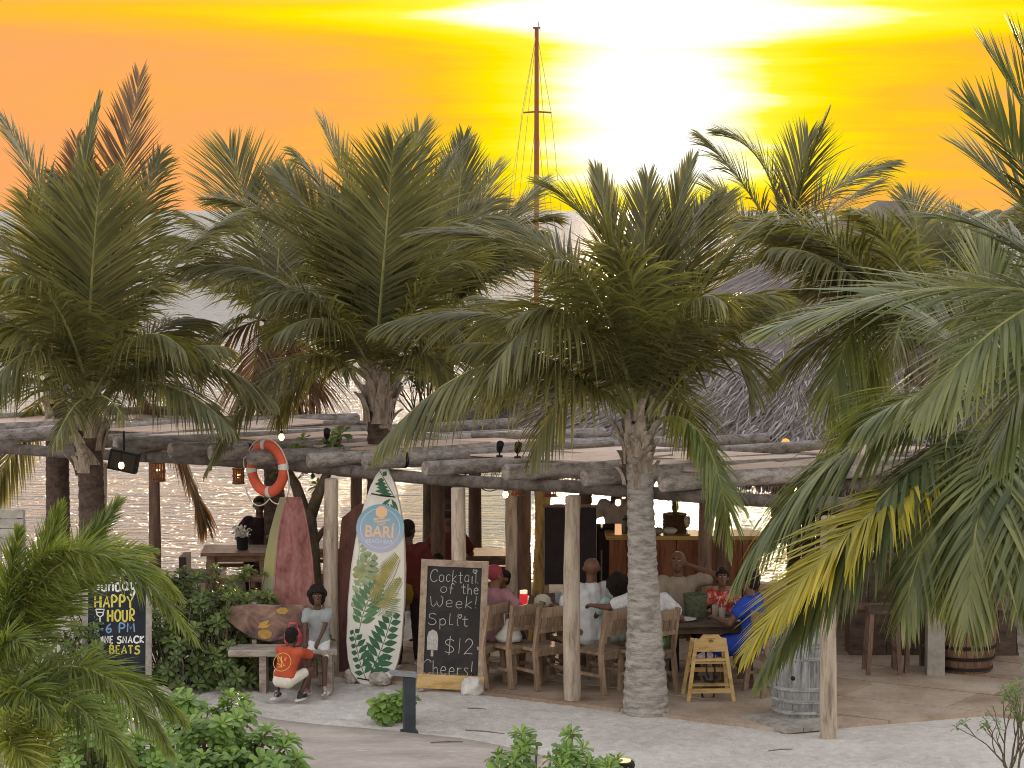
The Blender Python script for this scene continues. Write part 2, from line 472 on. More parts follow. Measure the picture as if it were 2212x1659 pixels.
# ================================================================== PERGOLA
perg = thing('pergola', 'open pergola of grey weathered logs with tan roof sheets on log posts', 'pergola', ab(0, 0))
def log_tube(a, b, r, wob=0.03, seg=7, seed=0, sides=12, bow=0.03):
    rn = random.Random(seed); a, b = Vector(a), Vector(b); pts = []; rr = []
    d = b - a; L = d.length; off = Vector((rn.uniform(-1, 1), rn.uniform(-1, 1), rn.uniform(-1, 1))) * bow
    for i in range(seg + 1):
        t = i / seg
        pts.append(a + d * t + off * sin(pi * t)); rr.append(r * (1 + rn.uniform(-wob, wob)) * lerp(1.06, 0.92, t))
    eps = d.normalized() * 0.012
    pts = [pts[0] - eps] + pts + [pts[-1] + eps]; rr = [rr[0] * 0.82] + rr + [rr[-1] * 0.82]
    return MB().tube(pts, rr, sides, True, 0.012, seed)
def on_end_line(px, off=0.27):
    """column px of the photograph meets the line of rafter ends, which runs with the posts"""
    a = 0.0
    for _ in range(30):
        p = ab(a, -off, 2.47); t = p.y * cos(PITCH) + (CAM_H - p.z) * sin(PITCH)
        x = IMG_W / 2 + p.x / t * F_PX; a += (px - x) / 165.0
    return a
raf_px = [(1430, 1038), (1262, 1030), (1092, 1018), (918, 1006), (788, 994), (668, 985), (560, 976), (455, 968), (368, 958), (250, 946), (120, 938), (-20, 926), (-170, 915), (-320, 905)]
raf = []
rn = random.Random(11)
for i, (px, py) in enumerate(raf_px):
    a = on_end_line(px); p0 = ab(a, -0.27); p0 = at(px, py, p0.y)
    p0.z = 2.47 + rn.uniform(-0.02, 0.02)
    if i == 6: p0 -= W * 0.12
    p1 = p0 + W * rn.uniform(4.7, 5.4) + Vector((0, 0, rn.uniform(-0.05, 0.05)))
    r = rn.uniform(0.078, 0.098)
    log_tube(p0, p1, r, seed=i).build('rafter', M_LOG, perg, smooth='auto')
    raf.append((p0, p1, r))
    # black lashing where the rafter crosses the front beam
    q = p0.lerp(p1, 0.09)
    if i % 3 == 1: MB().tube([q - W * 0.02, q + W * 0.02], r * 1.12, 12).build('lashing', M_BLACK, perg, smooth='auto')
# beams along the post rows, below the rafters
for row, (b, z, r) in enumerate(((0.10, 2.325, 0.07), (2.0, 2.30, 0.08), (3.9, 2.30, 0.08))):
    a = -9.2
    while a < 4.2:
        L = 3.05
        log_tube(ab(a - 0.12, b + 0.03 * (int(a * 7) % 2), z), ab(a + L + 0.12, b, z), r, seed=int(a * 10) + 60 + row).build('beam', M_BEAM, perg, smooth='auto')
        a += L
# posts of the front row, then thinner ones behind
def post(base, top, r, mat, seed, name='post'):
    return log_tube(base, top, r, 0.045, 9, seed, 14, 0.018).build(name, mat, perg, smooth='auto')
for i, (px, py, r) in enumerate([(222, 1395, 0.085), (718, 1455, 0.085), (990, 1487, 0.085), (1237, 1517, 0.088)]):
    b = ground(px, py)
    post((b.x, b.y, -0.05), (b.x, b.y, 2.23), r, M_POST, 200 + i)
b = ground(1790, 1593); post((b.x, b.y, -0.05), (b.x - 0.02, b.y, 2.23), 0.085, M_POST, 210)
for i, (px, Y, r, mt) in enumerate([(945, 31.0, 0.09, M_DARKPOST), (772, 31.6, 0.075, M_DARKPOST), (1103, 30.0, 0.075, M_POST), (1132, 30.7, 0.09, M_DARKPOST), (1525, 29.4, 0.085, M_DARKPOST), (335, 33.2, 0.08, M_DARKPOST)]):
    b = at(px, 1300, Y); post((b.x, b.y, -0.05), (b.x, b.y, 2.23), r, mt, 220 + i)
# yellowish debarked trunk post with dark knots
m = mottled('debarked_trunk', (0.07, 0.035, 0.02), (0.40, 0.26, 0.09), (10, 10, 1.3), 1.1, 0.7, 0.5, c3=(0.52, 0.36, 0.14), pos=True)
b = at(1160, 1300, 30.3)
log_tube((b.x, b.y, -0.05), (b.x + 0.06, b.y, 2.23), 0.10, 0.12, 12, 231, 14, 0.05).build('debarked_post', m, perg, smooth='auto')
# roof sheets laid between neighbouring rafters
M_SHEET = newmat('roof_sheet')
n1 = tnoise(poscoord((5, 40, 5)), 1.0, 3.0); n2 = tnoise(poscoord(), 3.0, 4.0); r = obj_random()
f = ((n1 - 0.5) * 1.0 + (n2 - 0.5) * 1.0 + (r - 0.5) * 0.5 + 0.5).clamp()
principled(M_SHEET, ramp(f, [(0.1, (0.44, 0.30, 0.23)), (0.5, (0.60, 0.44, 0.35)), (0.9, (0.70, 0.54, 0.45))]), 0.6, 0.3, n1, 0.3, 0.006)
for i in range(len(raf) - 1):
    (r0, r1, ra), (l0, l1, la) = raf[i], raf[i + 1]
    s = rn.uniform(1.1, 1.5)
    for k in range(4):
        e = s + rn.uniform(0.9, 1.25)
        if e > 4.8: break
        tilt = rn.uniform(-0.015, 0.05)
        zz = 2.47 + rn.uniform(0.01, 0.05)
        a0 = r0 + W * s - U * 0.10; a1 = r0 + W * e - U * 0.10; c0 = l0 + W * s + U * 0.10; c1 = l0 + W * e + U * 0.10
        q = [(a0, zz), (a1, zz + tilt), (c1, zz + tilt), (c0, zz)]
        mb = MB(); mb.add([(p.x, p.y, z) for p, z in q] + [(p.x, p.y, z + 0.018) for p, z in q],
                          [(3, 2, 1, 0), (4, 5, 6, 7), (0, 1, 5, 4), (1, 2, 6, 5), (2, 3, 7, 6), (3, 0, 4, 7)])
        mb.build('roof_sheet', M_SHEET, perg)
        s = e + rn.uniform(0.03, 0.5)
# a few loose bleached sticks lying across the sheets
for k, (x0, y0, x1, y1, Y) in enumerate([(1180, 957, 1325, 966, 28.6), (700, 905, 800, 918, 31.3), (1020, 948, 1200, 956, 29.6)]):
    p0, p1 = at(x0, y0, Y), at(x1, y1, Y); p0.z = p1.z = 2.62
    log_tube(p0, p1, 0.032, 0.1, 5, 300 + k, 8).build('loose_stick', M_LOG, perg, smooth='auto')

# ================================================================== THATCHED HUT BEHIND
HC = Vector((5.45, 36.4, 0)); HR, HE, HT = 6.9, 2.12, 5.42
hut = thing('thatched_hut', 'large round hut roof of grey-brown thatch rising behind the pergola', 'hut', HC)
M_THATCH = newmat('thatch')
t = attr('tint'); n = tnoise(poscoord((2, 2, 2)), 1.0, 4.0)
principled(M_THATCH, ramp((t * 0.8 + (n - 0.5) * 0.6 + 0.1).clamp(), [(0.0, (0.10, 0.08, 0.075)), (0.5, (0.26, 0.22, 0.205)), (1.0, (0.44, 0.39, 0.36))]), 0.9, 0.15)
mb = MB(); mb.tint = 0.15
prof = [(HR, HE), (HR * 0.66, lerp(HE, HT, 0.31)), (HR * 0.33, lerp(HE, HT, 0.65)), (0.15, HT)]
mb.lathe(prof, 48, HC, False)
mb.lathe([(HR - 0.05, HE - 0.16), (HR * 0.66, lerp(HE, HT, 0.31) - 0.2), (HR * 0.33, lerp(HE, HT, 0.65) - 0.2), (0.15, HT - 0.2)], 48, HC, False)
mb.build('roof_core', M_THATCH, hut)
mb = MB(); rn = random.Random(5)
def roof_pt(rr, th):
    r = rr * HR; z = lerp(HT, HE, rr) - 0.15 * sin(pi * rr)
    return HC + Vector((r * cos(th), r * sin(th), z))
for k in range(30000):
    rr = sqrt(rn.uniform(0.001, 1.02)); th = rn.uniform(-pi, 0.25) if rn.random() < 0.9 else rn.uniform(-pi, pi)
    p = roof_pt(rr, th); out = Vector((cos(th), sin(th), 0)); tan_ = Vector((-sin(th), cos(th), 0))
    down = (out * HR + Vector((0, 0, HE - HT))).normalized(); nrm = Vector((out.x * 0.45, out.y * 0.45, 0.9)).normalized()
    L = rn.uniform(0.25, 0.55); w = rn.uniform(0.008, 0.02)
    d = (down + tan_ * rn.uniform(-0.45, 0.45) + nrm * rn.uniform(0.02, 0.22)).normalized()
    p = p + nrm * rn.uniform(0.01, 0.06)
    q = p + d * L - Vector((0, 0, 0.05 * rn.random()))
    mb.tint = rn.random() ** 1.3
    mb.add([p - tan_ * w, p + tan_ * w, q], [(0, 1, 2)])
for k in range(5000):                       # ragged eave fringe
    th = rn.uniform(-pi, 0.3); p = roof_pt(0.99, th) + Vector((0, 0, rn.uniform(-0.1, 0.03))); tan_ = Vector((-sin(th), cos(th), 0)); out = Vector((cos(th), sin(th), 0))
    q = p + out * rn.uniform(0.02, 0.22) + tan_ * rn.uniform(-0.1, 0.1) - Vector((0, 0, rn.uniform(0.12, 0.4)))
    w = rn.uniform(0.008, 0.016); mb.tint = rn.random() * 0.8
    mb.add([p - tan_ * w, p + tan_ * w, q], [(0, 1, 2)])
o = mb.build('thatch', M_THATCH, hut, fix=False); o['kind'] = 'stuff'
for k in range(9):
    th = -pi + 0.25 + k * 0.42 + (0.08 if k % 2 else 0)
    p = HC + Vector((cos(th), sin(th), 0)) * (HR - 0.75)
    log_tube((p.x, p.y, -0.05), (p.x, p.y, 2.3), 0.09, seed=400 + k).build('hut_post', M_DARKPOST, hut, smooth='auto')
for k in range(22):
    th = -pi + k * 2 * pi / 22
    p = roof_pt(0.97, th) - Vector((0, 0, 0.25)); q = HC + Vector((0, 0, HT - 0.45))
    MB().tube([p, q], [0.05, 0.04], 7).build('roof_pole', M_DARKPOST, hut, smooth='auto')
# ================================================================== PALMS
L_OLIVE = leafmat('palm_leaf', (0.045, 0.049, 0.026), (0.115, 0.118, 0.054), (0.25, 0.245, 0.125), (2.0, 1.75, 0.55), 0.42, 0.36)
L_GREEN = leafmat('palm_leaf_green', (0.040, 0.058, 0.022), (0.105, 0.138, 0.046), (0.24, 0.26, 0.09), (2.0, 1.9, 0.5), 0.42, 0.36)
L_FRONT = leafmat('palm_leaf_broad', (0.040, 0.056, 0.024), (0.105, 0.128, 0.055), (0.25, 0.26, 0.11), (2.0, 1.9, 0.6), 0.34, 0.38)
L_YELLOW = leafmat('palm_leaf_yellowing', (0.10, 0.11, 0.015), (0.30, 0.27, 0.03), (0.52, 0.43, 0.05), (1.7, 1.5, 0.4), 0.42)
L_DRY = leafmat('palm_leaf_dry', (0.05, 0.032, 0.020), (0.13, 0.085, 0.050), (0.26, 0.19, 0.12), (1.8, 1.3, 0.7), 0.30, 0.7)
L_PLUME = leafmat('plume_leaf', (0.040, 0.060, 0.018), (0.115, 0.150, 0.042), (0.27, 0.29, 0.085), (1.8, 1.8, 0.5), 0.40, 0.42)
M_RACHIS = mottled('palm_rachis', (0.14, 0.15, 0.05), (0.30, 0.29, 0.12), (3, 3, 3), 1.0, 0.85, 0.1, spec=0.08, pos=True)
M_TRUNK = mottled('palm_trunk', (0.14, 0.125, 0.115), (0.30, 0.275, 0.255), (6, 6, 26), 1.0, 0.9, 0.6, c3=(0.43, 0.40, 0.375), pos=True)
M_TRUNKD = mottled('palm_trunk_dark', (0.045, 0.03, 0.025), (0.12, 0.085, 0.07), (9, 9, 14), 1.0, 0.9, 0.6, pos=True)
M_BOOT = mottled('leaf_base', (0.12, 0.09, 0.07), (0.29, 0.235, 0.19), (22, 22, 5), 1.0, 0.9, 0.4, c3=(0.42, 0.36, 0.30), pos=True)

def leaflet(mb, p, d, L, w, droop, wdir, rn, fold=False):
    """narrow tapering blade that sags under its own weight"""
    pts = []
    g = Vector((0, 0, -1)); q = Vector(p); dd = d.copy()
    k = 4
    for i in range(k + 1):
        pts.append(q.copy())
        dd = (dd + g * (droop * (1.05 if not fold or i != 1 else 2.2) / k)).normalized()
        q = q + dd * (L / k)
    ws = (0.45, 1.0, 0.95, 0.6, 0.05)
    vs = []
    for i, c in enumerate(pts):
        t = (pts[min(i + 1, k)] - pts[max(0, i - 1)])
        s = wdir - t * (wdir.dot(t) / max(t.length_squared, 1e-9))
        if s.length < 1e-4: s = Vector((0, 0, 1)).cross(t)
        s = s.normalized() * (w * 0.5 * ws[i])
        vs += [c - s, c + s]
    mb.add(vs, [(2 * i, 2 * i + 1, 2 * i + 3, 2 * i + 2) for i in range(k)])

LEAF_K = 1.4
def frond(parent, p0, p1, p2, seed, mat=None, nl=None, ll=0.62, lw=0.0270, droop=0.5, vee=0.25, gap=0.2, plume=False, thin=1.0, roll=0.0, spread=1.0, name='frond', r0=0.024, tint=0.0, wind=Vector((0, 0, 0)), fold=0.16):
    rn = random.Random(seed); mat = mat or L_OLIVE; ll *= LEAF_K
    tint += rn.uniform(-0.16, 0.22); roll += rn.uniform(-0.3, 0.3)
    n = 26; pts = [bez(p0, p1, p2, i / n) for i in range(n + 1)]
    Ls = [0.0]
    for i in range(n): Ls.append(Ls[-1] + (pts[i + 1] - pts[i]).length)
    tot = Ls[-1]
    mb = MB(); mb.cur = 1; mb.tint = 0.6
    mb.tube(pts[::2], [r0 * (1 - 0.88 * (i / 13)) for i in range(14)], 5, False)
    mb.cur = 0
    if nl is None: nl = int(tot / 0.026)
    hor = Vector((p2.x - p0.x, p2.y - p0.y, 0)); hor = hor.normalized() if hor.length > 1e-3 else Vector((1, 0, 0))
    for j in range(nl):
        f = gap + (1 - gap) * (j + rn.uniform(-0.3, 0.3)) / nl
        f = max(gap * 0.9, min(0.998, f)); L = f * tot
        i = 0
        while i < n - 1 and Ls[i + 1] < L: i += 1
        u = (L - Ls[i]) / max(Ls[i + 1] - Ls[i], 1e-6); p = pts[i].lerp(pts[i + 1], min(1, max(0, u)))
        T = (pts[i + 1] - pts[i]).normalized()
        up = Vector((0, 0, 1)) - hor * 0.35
        N = up - T * up.dot(T)
        if N.length < 1e-3: N = -hor
        N.normalize(); S = T.cross(N).normalized()
        if roll: S, N = S * cos(roll) + N * sin(roll), N * cos(roll) - S * sin(roll)
        prof = min(1.0, 0.45 + 2.4 * (f - gap)) * (1.0 - 0.74 * max(0, (f - 0.55) / 0.45) ** 1.5)
        ang = lerp(1.2, 0.34, f ** 1.2) * spread
        base_t = 0.35 + 0.3 * rn.random() + tint
        for sgn in (-1, 1):
            if rn.random() > thin: continue
            vv = vee + rn.uniform(-0.16, 0.16)
            if plume: vv = rn.uniform(-1.3, 1.3)
            a = ang + rn.uniform(-0.09, 0.09)
            d = T * cos(a) + (S * (sgn * cos(vv)) + N * sin(vv)) * sin(a) + wind * 0.3
            d.normalize()
            mb.tint = max(0.0, min(1.0, base_t + rn.uniform(-0.2, 0.25) + (0.15 if f > 0.85 else 0)))
            wd = T if not plume else Vector((rn.uniform(-1, 1), rn.uniform(-1, 1), rn.uniform(-1, 1)))
            leaflet(mb, p, d, ll * prof * rn.uniform(0.85, 1.1), lw * rn.uniform(0.8, 1.15), droop * rn.uniform(0.7, 1.35), wd, rn, rn.random() < fold)
    o = mb.build(name, [mat, M_RACHIS], parent, smooth=False, fix=False)
    return o

def palm_trunk(parent, pts, radii, mat, seed=0, rings=True):
    ctrl = catmull(pts, 12); n = len(ctrl); mb = MB(); P = []; R = []
    rn = random.Random(seed); tot = sum((ctrl[i + 1] - ctrl[i]).length for i in range(n - 1))
    m = max(16, int(tot / 0.035)); acc = [0.0]
    for i in range(n - 1): acc.append(acc[-1] + (ctrl[i + 1] - ctrl[i]).length)
    nextring = 0.0; bump = 0.0
    for k in range(m + 1):
        L = tot * k / m; i = 0
        while i < n - 2 and acc[i + 1] < L: i += 1
        p = ctrl[i].lerp(ctrl[i + 1], min(1, (L - acc[i]) / max(1e-6, acc[i + 1] - acc[i])))
        t = k / m; x = t * (len(radii) - 1); j = min(int(x), len(radii) - 2); r = lerp(radii[j], radii[j + 1], x - j)
        if rings:
            if L >= nextring: bump = 1.0; nextring = L + rn.uniform(0.05, 0.11)
            r *= 1 + 0.075 * bump; bump *= 0.45
        P.append(p); R.append(r * (1 + rn.uniform(-0.012, 0.012)))
    mb.tube(P, R, 18, True, 0.012, seed)
    return mb.build('trunk', mat, parent, smooth=True)

def boots(parent, c, r, n, seed, h0=-0.55, h1=0.15, L=(0.25, 0.5), wk=1.0):
    """old leaf bases wrapped round the top of the trunk"""
    rn = random.Random(seed)
    for k in range(n):
        th = rn.uniform(0, 2 * pi); z = lerp(h0, h1, (k + rn.random()) / n)
        out = Vector((cos(th), sin(th), 0)); tn = Vector((-sin(th), cos(th), 0)); b = c + out * r * 0.85 + Vector((0, 0, z))
        l = rn.uniform(*L); w = rn.uniform(0.06, 0.125) * wk; lean = rn.uniform(0.08, 0.5); skew = tn * rn.uniform(-0.12, 0.12)
        mb = MB(); vs = []
        for i in range(5):
            t = i / 4
            c_ = b + Vector((0, 0, l * t * (1 - 0.35 * lean * t))) + out * (lean * l * t * t + 0.015) + skew * t
            ww = w * (1.15 - 0.75 * t)
            vs += [c_ - tn * ww - out * 0.02, c_ - tn * ww * 0.3 + out * 0.022, c_ + tn * ww * 0.3 + out * 0.022, c_ + tn * ww - out * 0.02]
        fs = []
        for i in range(4):
            for q in range(3): fs.append((i * 4 + q, i * 4 + q + 1, i * 4 + q + 5, i * 4 + q + 4))
            fs.append((i * 4 + 3, i * 4, i * 4 + 4, i * 4 + 7))
        fs += [(0, 1, 2, 3), (19, 18, 17, 16)]
        mb.add(vs, fs); mb.build('leaf_base', M_BOOT, parent)

def palm(label, base, crown_px, Y, fronds, seed, mat, group, trunk_r=(0.2, 0.14, 0.125), trunk_mat=None, tmid=None, nboots=14, **kw):
    """fronds: (control px, tip px, depth of control, depth of tip, options)"""
    c = at(crown_px[0], crown_px[1], Y)
    root = thing('coconut_palm', label, 'palm tree', (base[0], base[1], 0), group=group)
    mid = tmid or Vector((lerp(base[0], c.x, 0.6), lerp(base[1], c.y, 0.6), c.z * 0.5))
    palm_trunk(root, [Vector((base[0], base[1], -0.05)), mid, c + Vector((0, 0, 0.05))], trunk_r, trunk_mat or M_TRUNK, seed)
    if nboots: boots(root, c, trunk_r[-1], nboots, seed + 1)
    for i, fr in enumerate(fronds):
        (cx, cy), (tx, ty), dc, dt = fr[:4]; opt = dict(kw); opt.update(fr[4] if len(fr) > 4 else {})
        mt = opt.pop('mat', mat)
        rn = random.Random(seed * 100 + i)
        p0 = c + Vector((rn.uniform(-0.06, 0.06), rn.uniform(-0.06, 0.06), rn.uniform(-0.05, 0.12)))
        frond(root, p0, at(cx, cy, Y + dc), at(tx, ty, Y + dt), seed * 1000 + i, mt, **opt)
    return root, c
def fill(root, c, n, seed, mat, L=(2.2, 3.2), elev=(10, 70), azr=(0, 360), **kw):
    rn = random.Random(seed)
    for k in range(n):
        a = radians(lerp(azr[0], azr[1], (k + rn.random()) / n)); e = radians(rn.uniform(*elev)); l = rn.uniform(*L)
        d = Vector((cos(a) * cos(e), sin(a) * cos(e), sin(e))); h = Vector((cos(a), sin(a), 0))
        p1 = c + d * l * 0.55
        p2 = p1 + h * l * 0.42 * (0.5 + 0.5 * cos(e)) + Vector((0, 0, l * (0.38 * sin(e) - 0.30)))
        frond(root, c.copy(), p1, p2, seed * 500 + k, mat, **kw)

G_PALM = 'coconut palms along the beach'
# --- palm in front of the pergola, thick ringed trunk
b = ground(1396, 1540)
P3, c3 = palm('coconut palm with thick grey ringed trunk standing in the sand before the tables', b, (1378, 925), 26.15, [
    ((1120, 606), (817, 962), -0.9, -1.3, dict(droop=1.1, vee=-0.1, ll=0.7)),
    ((1260, 470), (912, 500), -0.2, -0.2, dict(droop=0.45, ll=0.75)),
    ((1190, 590), (826, 700), 0.1, 0.2, dict(droop=0.75, ll=0.72)),
    ((1230, 500), (1060, 810), -1.0, -1.6, dict(droop=0.9, ll=0.7, roll=0.3)),
    ((1395, 540), (1190, 405), 0.2, 0.1, dict(droop=0.35, ll=0.8)),
    ((1350, 590), (1288, 372), 0.3, 0.5, dict(droop=0.15, ll=0.5, spread=0.6)),
    ((1386, 600), (1400, 390), 0.1, 0.3, dict(droop=0.2, ll=0.55, spread=0.8)),
    ((1420, 570), (1492, 352), 0.2, 0.4, dict(droop=0.2, ll=0.5, spread=0.75)),
    ((1470, 560), (1565, 425), 0.3, 0.6, dict(droop=0.3)),
    ((1480, 620), (1640, 478), -0.3, -0.4, dict(droop=0.5, ll=0.7)),
    ((1535, 610), (1672, 640), -0.5, -0.8, dict(droop=0.7, ll=0.7)),
    ((1570, 640), (1630, 850), -0.3, -0.5, dict(droop=0.8, ll=0.65)),
    ((1540, 805), (1580, 1190), -0.6, -1.0, dict(droop=1.0, ll=0.45, mat=L_GREEN, tint=0.25)),
    ((1235, 720), (1150, 985), -0.7, -1.0, dict(droop=1.0, ll=0.6)),
    ((1300, 560), (1090, 470), 0.8, 1.2, dict(droop=0.5, ll=0.7)),
    ((1440, 700), (1540, 1010), 0.9, 1.4, dict(droop=1.0)),
    ((1280, 700), (1040, 640), 0.9, 1.4, dict(droop=0.8)),
    ((1255, 590), (1110, 690), -0.8, -1.3, dict(droop=1.1, ll=0.6)),
    ((1300, 560), (1200, 560), -1.0, -1.7, dict(droop=1.1, ll=0.6)),
    ((1400, 600), (1330, 540), -0.7, -1.1, dict(droop=0.7, ll=0.75)),
    ((1480, 560), (1570, 660), -0.9, -1.5, dict(droop=1.1, ll=0.6)),
    ((1450, 480), (1530, 430), 0.5, 0.8, dict(droop=0.5, ll=0.65)),
], 3, L_OLIVE, G_PALM, trunk_r=(0.245, 0.185, 0.15, 0.135, 0.13), tmid=at(1390, 1280, 26.1), nboots=20)
# --- palm growing through the pergola behind the painted surfboard
c = at(818, 850, 29.6)
P2, c2 = palm('coconut palm rising through the log pergola behind the painted surfboard', (c.x, c.y), (818, 850), 29.6, [
    ((828, 560), (850, 318), -0.3, -0.8, dict(droop=0.35, ll=0.85, vee=0.1, r0=0.03)),
    ((800, 470), (698, 268), 0.1, 0.2, dict(droop=0.3, ll=0.7)),
    ((850, 440), (905, 283), 0.3, 0.6, dict(droop=0.35, ll=0.75)),
    ((640, 530), (415, 578), -0.4, -0.7, dict(droop=0.6, ll=0.8)),
    ((630, 630), (448, 1010), -0.9, -1.3, dict(droop=1.0, ll=0.46)),
    ((720, 470), (470, 432), 0.2, 0.4, dict(droop=0.4, ll=0.8)),
    ((935, 540), (1015, 570), -0.3, -0.6, dict(droop=0.6, ll=0.8)),
    ((900, 420), (1010, 305), 0.5, 0.9, dict(droop=0.2, ll=0.5, spread=0.7)),
    ((930, 680), (985, 860), -0.4, -0.8, dict(droop=0.8, ll=0.7)),
    ((760, 520), (600, 372), 0.4, 0.6, dict(droop=0.25, ll=0.7)),
    ((745, 620), (600, 720), -0.9, -1.6, dict(droop=0.8, ll=0.7)),
    ((780, 560), (735, 420), 0.6, 0.9, dict(droop=0.4)),
    ((690, 700), (600, 900), 0.3, 0.5, dict(droop=0.9, ll=0.6)),
    ((935, 520), (1070, 430), 0.8, 1.2, dict(droop=0.5, ll=0.7)),
    ((700, 560), (560, 650), -0.7, -1.1, dict(droop=1.1, ll=0.65)),
    ((900, 500), (960, 420), 0.2, 0.4, dict(droop=0.6, ll=0.7)),
    ((760, 450), (640, 330), 0.3, 0.4, dict(droop=0.6, ll=0.6)),
    ((900, 600), (1000, 720), -0.7, -1.2, dict(droop=1.1, ll=0.65)),
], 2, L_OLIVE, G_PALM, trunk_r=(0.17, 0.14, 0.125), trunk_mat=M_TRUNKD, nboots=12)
boots(P2, at(818, 905, 29.6), 0.17, 9, 77, -0.05, 0.1, (0.35, 0.6))
# --- left palm
c = at(196, 890, 28.6)
P1, c1 = palm('coconut palm with shaggy leaf bases beside the grey log roof and hanging bulb', (c.x + 0.05, c.y), (192, 890), 28.6, [
    ((192, 640), (215, 392), -0.4, -1.0, dict(droop=0.25, ll=0.85, vee=0.1, r0=0.03, tint=-0.15)),
    ((240, 520), (302, 165), 0.2, 0.5, dict(droop=0.15, ll=0.6, thin=0.7, mat=L_DRY)),
    ((140, 480), (215, 212), 0.3, 0.4, dict(droop=0.2, ll=0.35, spread=0.5)),
    ((140, 440), (-10, 235), 0.1, 0.3, dict(droop=0.4, ll=0.65)),
    ((90, 560), (-70, 470), -0.3, -0.6, dict(droop=0.6, ll=0.8)),
    ((70, 660), (-70, 700), -0.5, -0.9, dict(droop=0.8, ll=0.8)),
    ((85, 780), (-60, 830), -0.6, -1.2, dict(droop=0.9, ll=0.62)),
    ((300, 590), (505, 462), 0.2, 0.4, dict(droop=0.7, ll=0.8)),
    ((380, 690), (585, 860), -0.3, -0.5, dict(droop=1.0, ll=0.62)),
    ((340, 755), (500, 925), -0.9, -1.5, dict(droop=1.0, ll=0.6)),
    ((170, 830), (115, 960), -1.2, -1.6, dict(droop=0.9, ll=0.4)),
    ((225, 830), (270, 905), -1.3, -1.8, dict(droop=0.9, ll=0.4)),
    ((250, 590), (345, 335), 0.6, 1.0, dict(droop=0.6, ll=0.6, fold=0.3)),
    ((140, 640), (60, 430), 0.3, 0.6, dict(droop=0.5, ll=0.7)),
    ((170, 560), (165, 300), 0.7, 1.0, dict(droop=0.4, ll=0.5, mat=L_DRY, thin=0.8)),
    ((330, 660), (430, 690), 0.6, 1.0, dict(droop=0.9, ll=0.7)),
    ((120, 560), (20, 600), -0.8, -1.3, dict(droop=1.1, ll=0.7)),
    ((300, 640), (400, 760), -0.8, -1.3, dict(droop=1.1, ll=0.65)),
    ((80, 640), (-30, 860), -0.9, -1.5, dict(droop=1.1, ll=0.65)),
    ((200, 520), (120, 380), 0.4, 0.6, dict(droop=0.7, ll=0.6)),
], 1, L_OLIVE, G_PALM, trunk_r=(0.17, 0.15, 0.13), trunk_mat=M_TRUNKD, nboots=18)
# --- darker palm behind it
c = at(122, 840, 33)
P1b, c1b = palm('dark-trunked coconut palm at the water edge behind the grey log roof', (c.x, c.y), (122, 840), 33.0, [
    ((300, 700), (445, 1130), 0.5, 0.8, dict(droop=1.0, ll=0.8, mat=L_DRY)),
    ((60, 880), (-20, 1080), 0.2, 0.4, dict(droop=1.0)),
    ((60, 620), (-60, 560), 0.4, 0.6), ((180, 600), (260, 500), 0.4, 0.6), ((200, 700), (330, 760), 0.4, 0.6),
    ((130, 600), (110, 420), 0.4, 0.6), ((60, 720), (-60, 760), 0.4, 0.6), ((250, 650), (370, 600), 0.4, 0.6), ((330, 760), (430, 900), 0.6, 0.8),
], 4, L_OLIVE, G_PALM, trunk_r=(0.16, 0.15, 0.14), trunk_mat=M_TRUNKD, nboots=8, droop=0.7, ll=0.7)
# --- two palms between left and middle, further back
c = at(590, 690, 34)
P4, c4 = palm('coconut palm with brown dead fronds hanging between two nearer palms', (c.x, c.y), (590, 700), 34.0, [
    ((570, 560), (495, 322), 0.3, 0.6, dict(droop=0.25, ll=0.9)), ((600, 560), (615, 372), 0.3, 0.6, dict(droop=0.3, ll=0.7)),
    ((540, 560), (410, 470), 0, 0, dict(droop=0.6)), ((660, 580), (760, 520), 0, 0), ((620, 600), (700, 460), 0.4, 0.8),
    ((490, 640), (430, 800), -0.3, -0.6, dict(droop=0.8)), ((640, 660), (740, 780), -0.3, -0.6, dict(droop=0.8)),
    ((530, 700), (440, 740), -0.2, -0.4, dict(mat=L_DRY, droop=0.9)), ((640, 720), (690, 860), -0.2, -0.4, dict(mat=L_DRY, droop=0.9)),
    ((600, 720), (620, 880), -0.5, -0.9, dict(mat=L_DRY, droop=0.9)), ((540, 720), (550, 870), -0.5, -0.9, dict(mat=L_DRY, droop=0.9)),
    ((560, 600), (470, 600), -0.8, -1.4, dict(droop=0.7)), ((620, 600), (690, 620), -0.8, -1.4, dict(droop=0.7)),
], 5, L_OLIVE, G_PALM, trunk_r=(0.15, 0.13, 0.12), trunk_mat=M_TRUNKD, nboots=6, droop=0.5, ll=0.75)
c = at(960, 700, 34.5)
P5, c5 = palm('coconut palm whose fronds fan out behind the middle palm below the mast', (c.x, c.y), (960, 700), 34.5, [
    ((985, 520), (1002, 300), 0.2, 0.4, dict(droop=0.15, ll=0.6, spread=0.7)), ((1000, 520), (1062, 370), 0.4, 0.6, dict(droop=0.4, ll=0.8)),
    ((920, 520), (870, 400), 0.4, 0.6), ((1050, 560), (1120, 560), 0, 0), ((900, 580), (820, 620), 0, 0), ((1020, 620), (1090, 740), -0.4, -0.8),
    ((940, 620), (900, 780), -0.4, -0.8), ((960, 560), (950, 420), 0.5, 1.0), ((1020, 560), (1110, 450), 0.2, 0.4), ((1070, 470), (1190, 470), 0, 0), ((1090, 540), (1215, 560), -0.2, -0.4), ((1080, 610), (1200, 690), -0.3, -0.6, dict(droop=0.9)), ((1060, 520), (1160, 400), 0.3, 0.5), ((1040, 680), (1090, 860), -0.2, -0.4, dict(droop=0.9)),
], 6, L_OLIVE, G_PALM, trunk_r=(0.15, 0.13, 0.12), trunk_mat=M_TRUNKD, nboots=6, droop=0.55, ll=0.75)
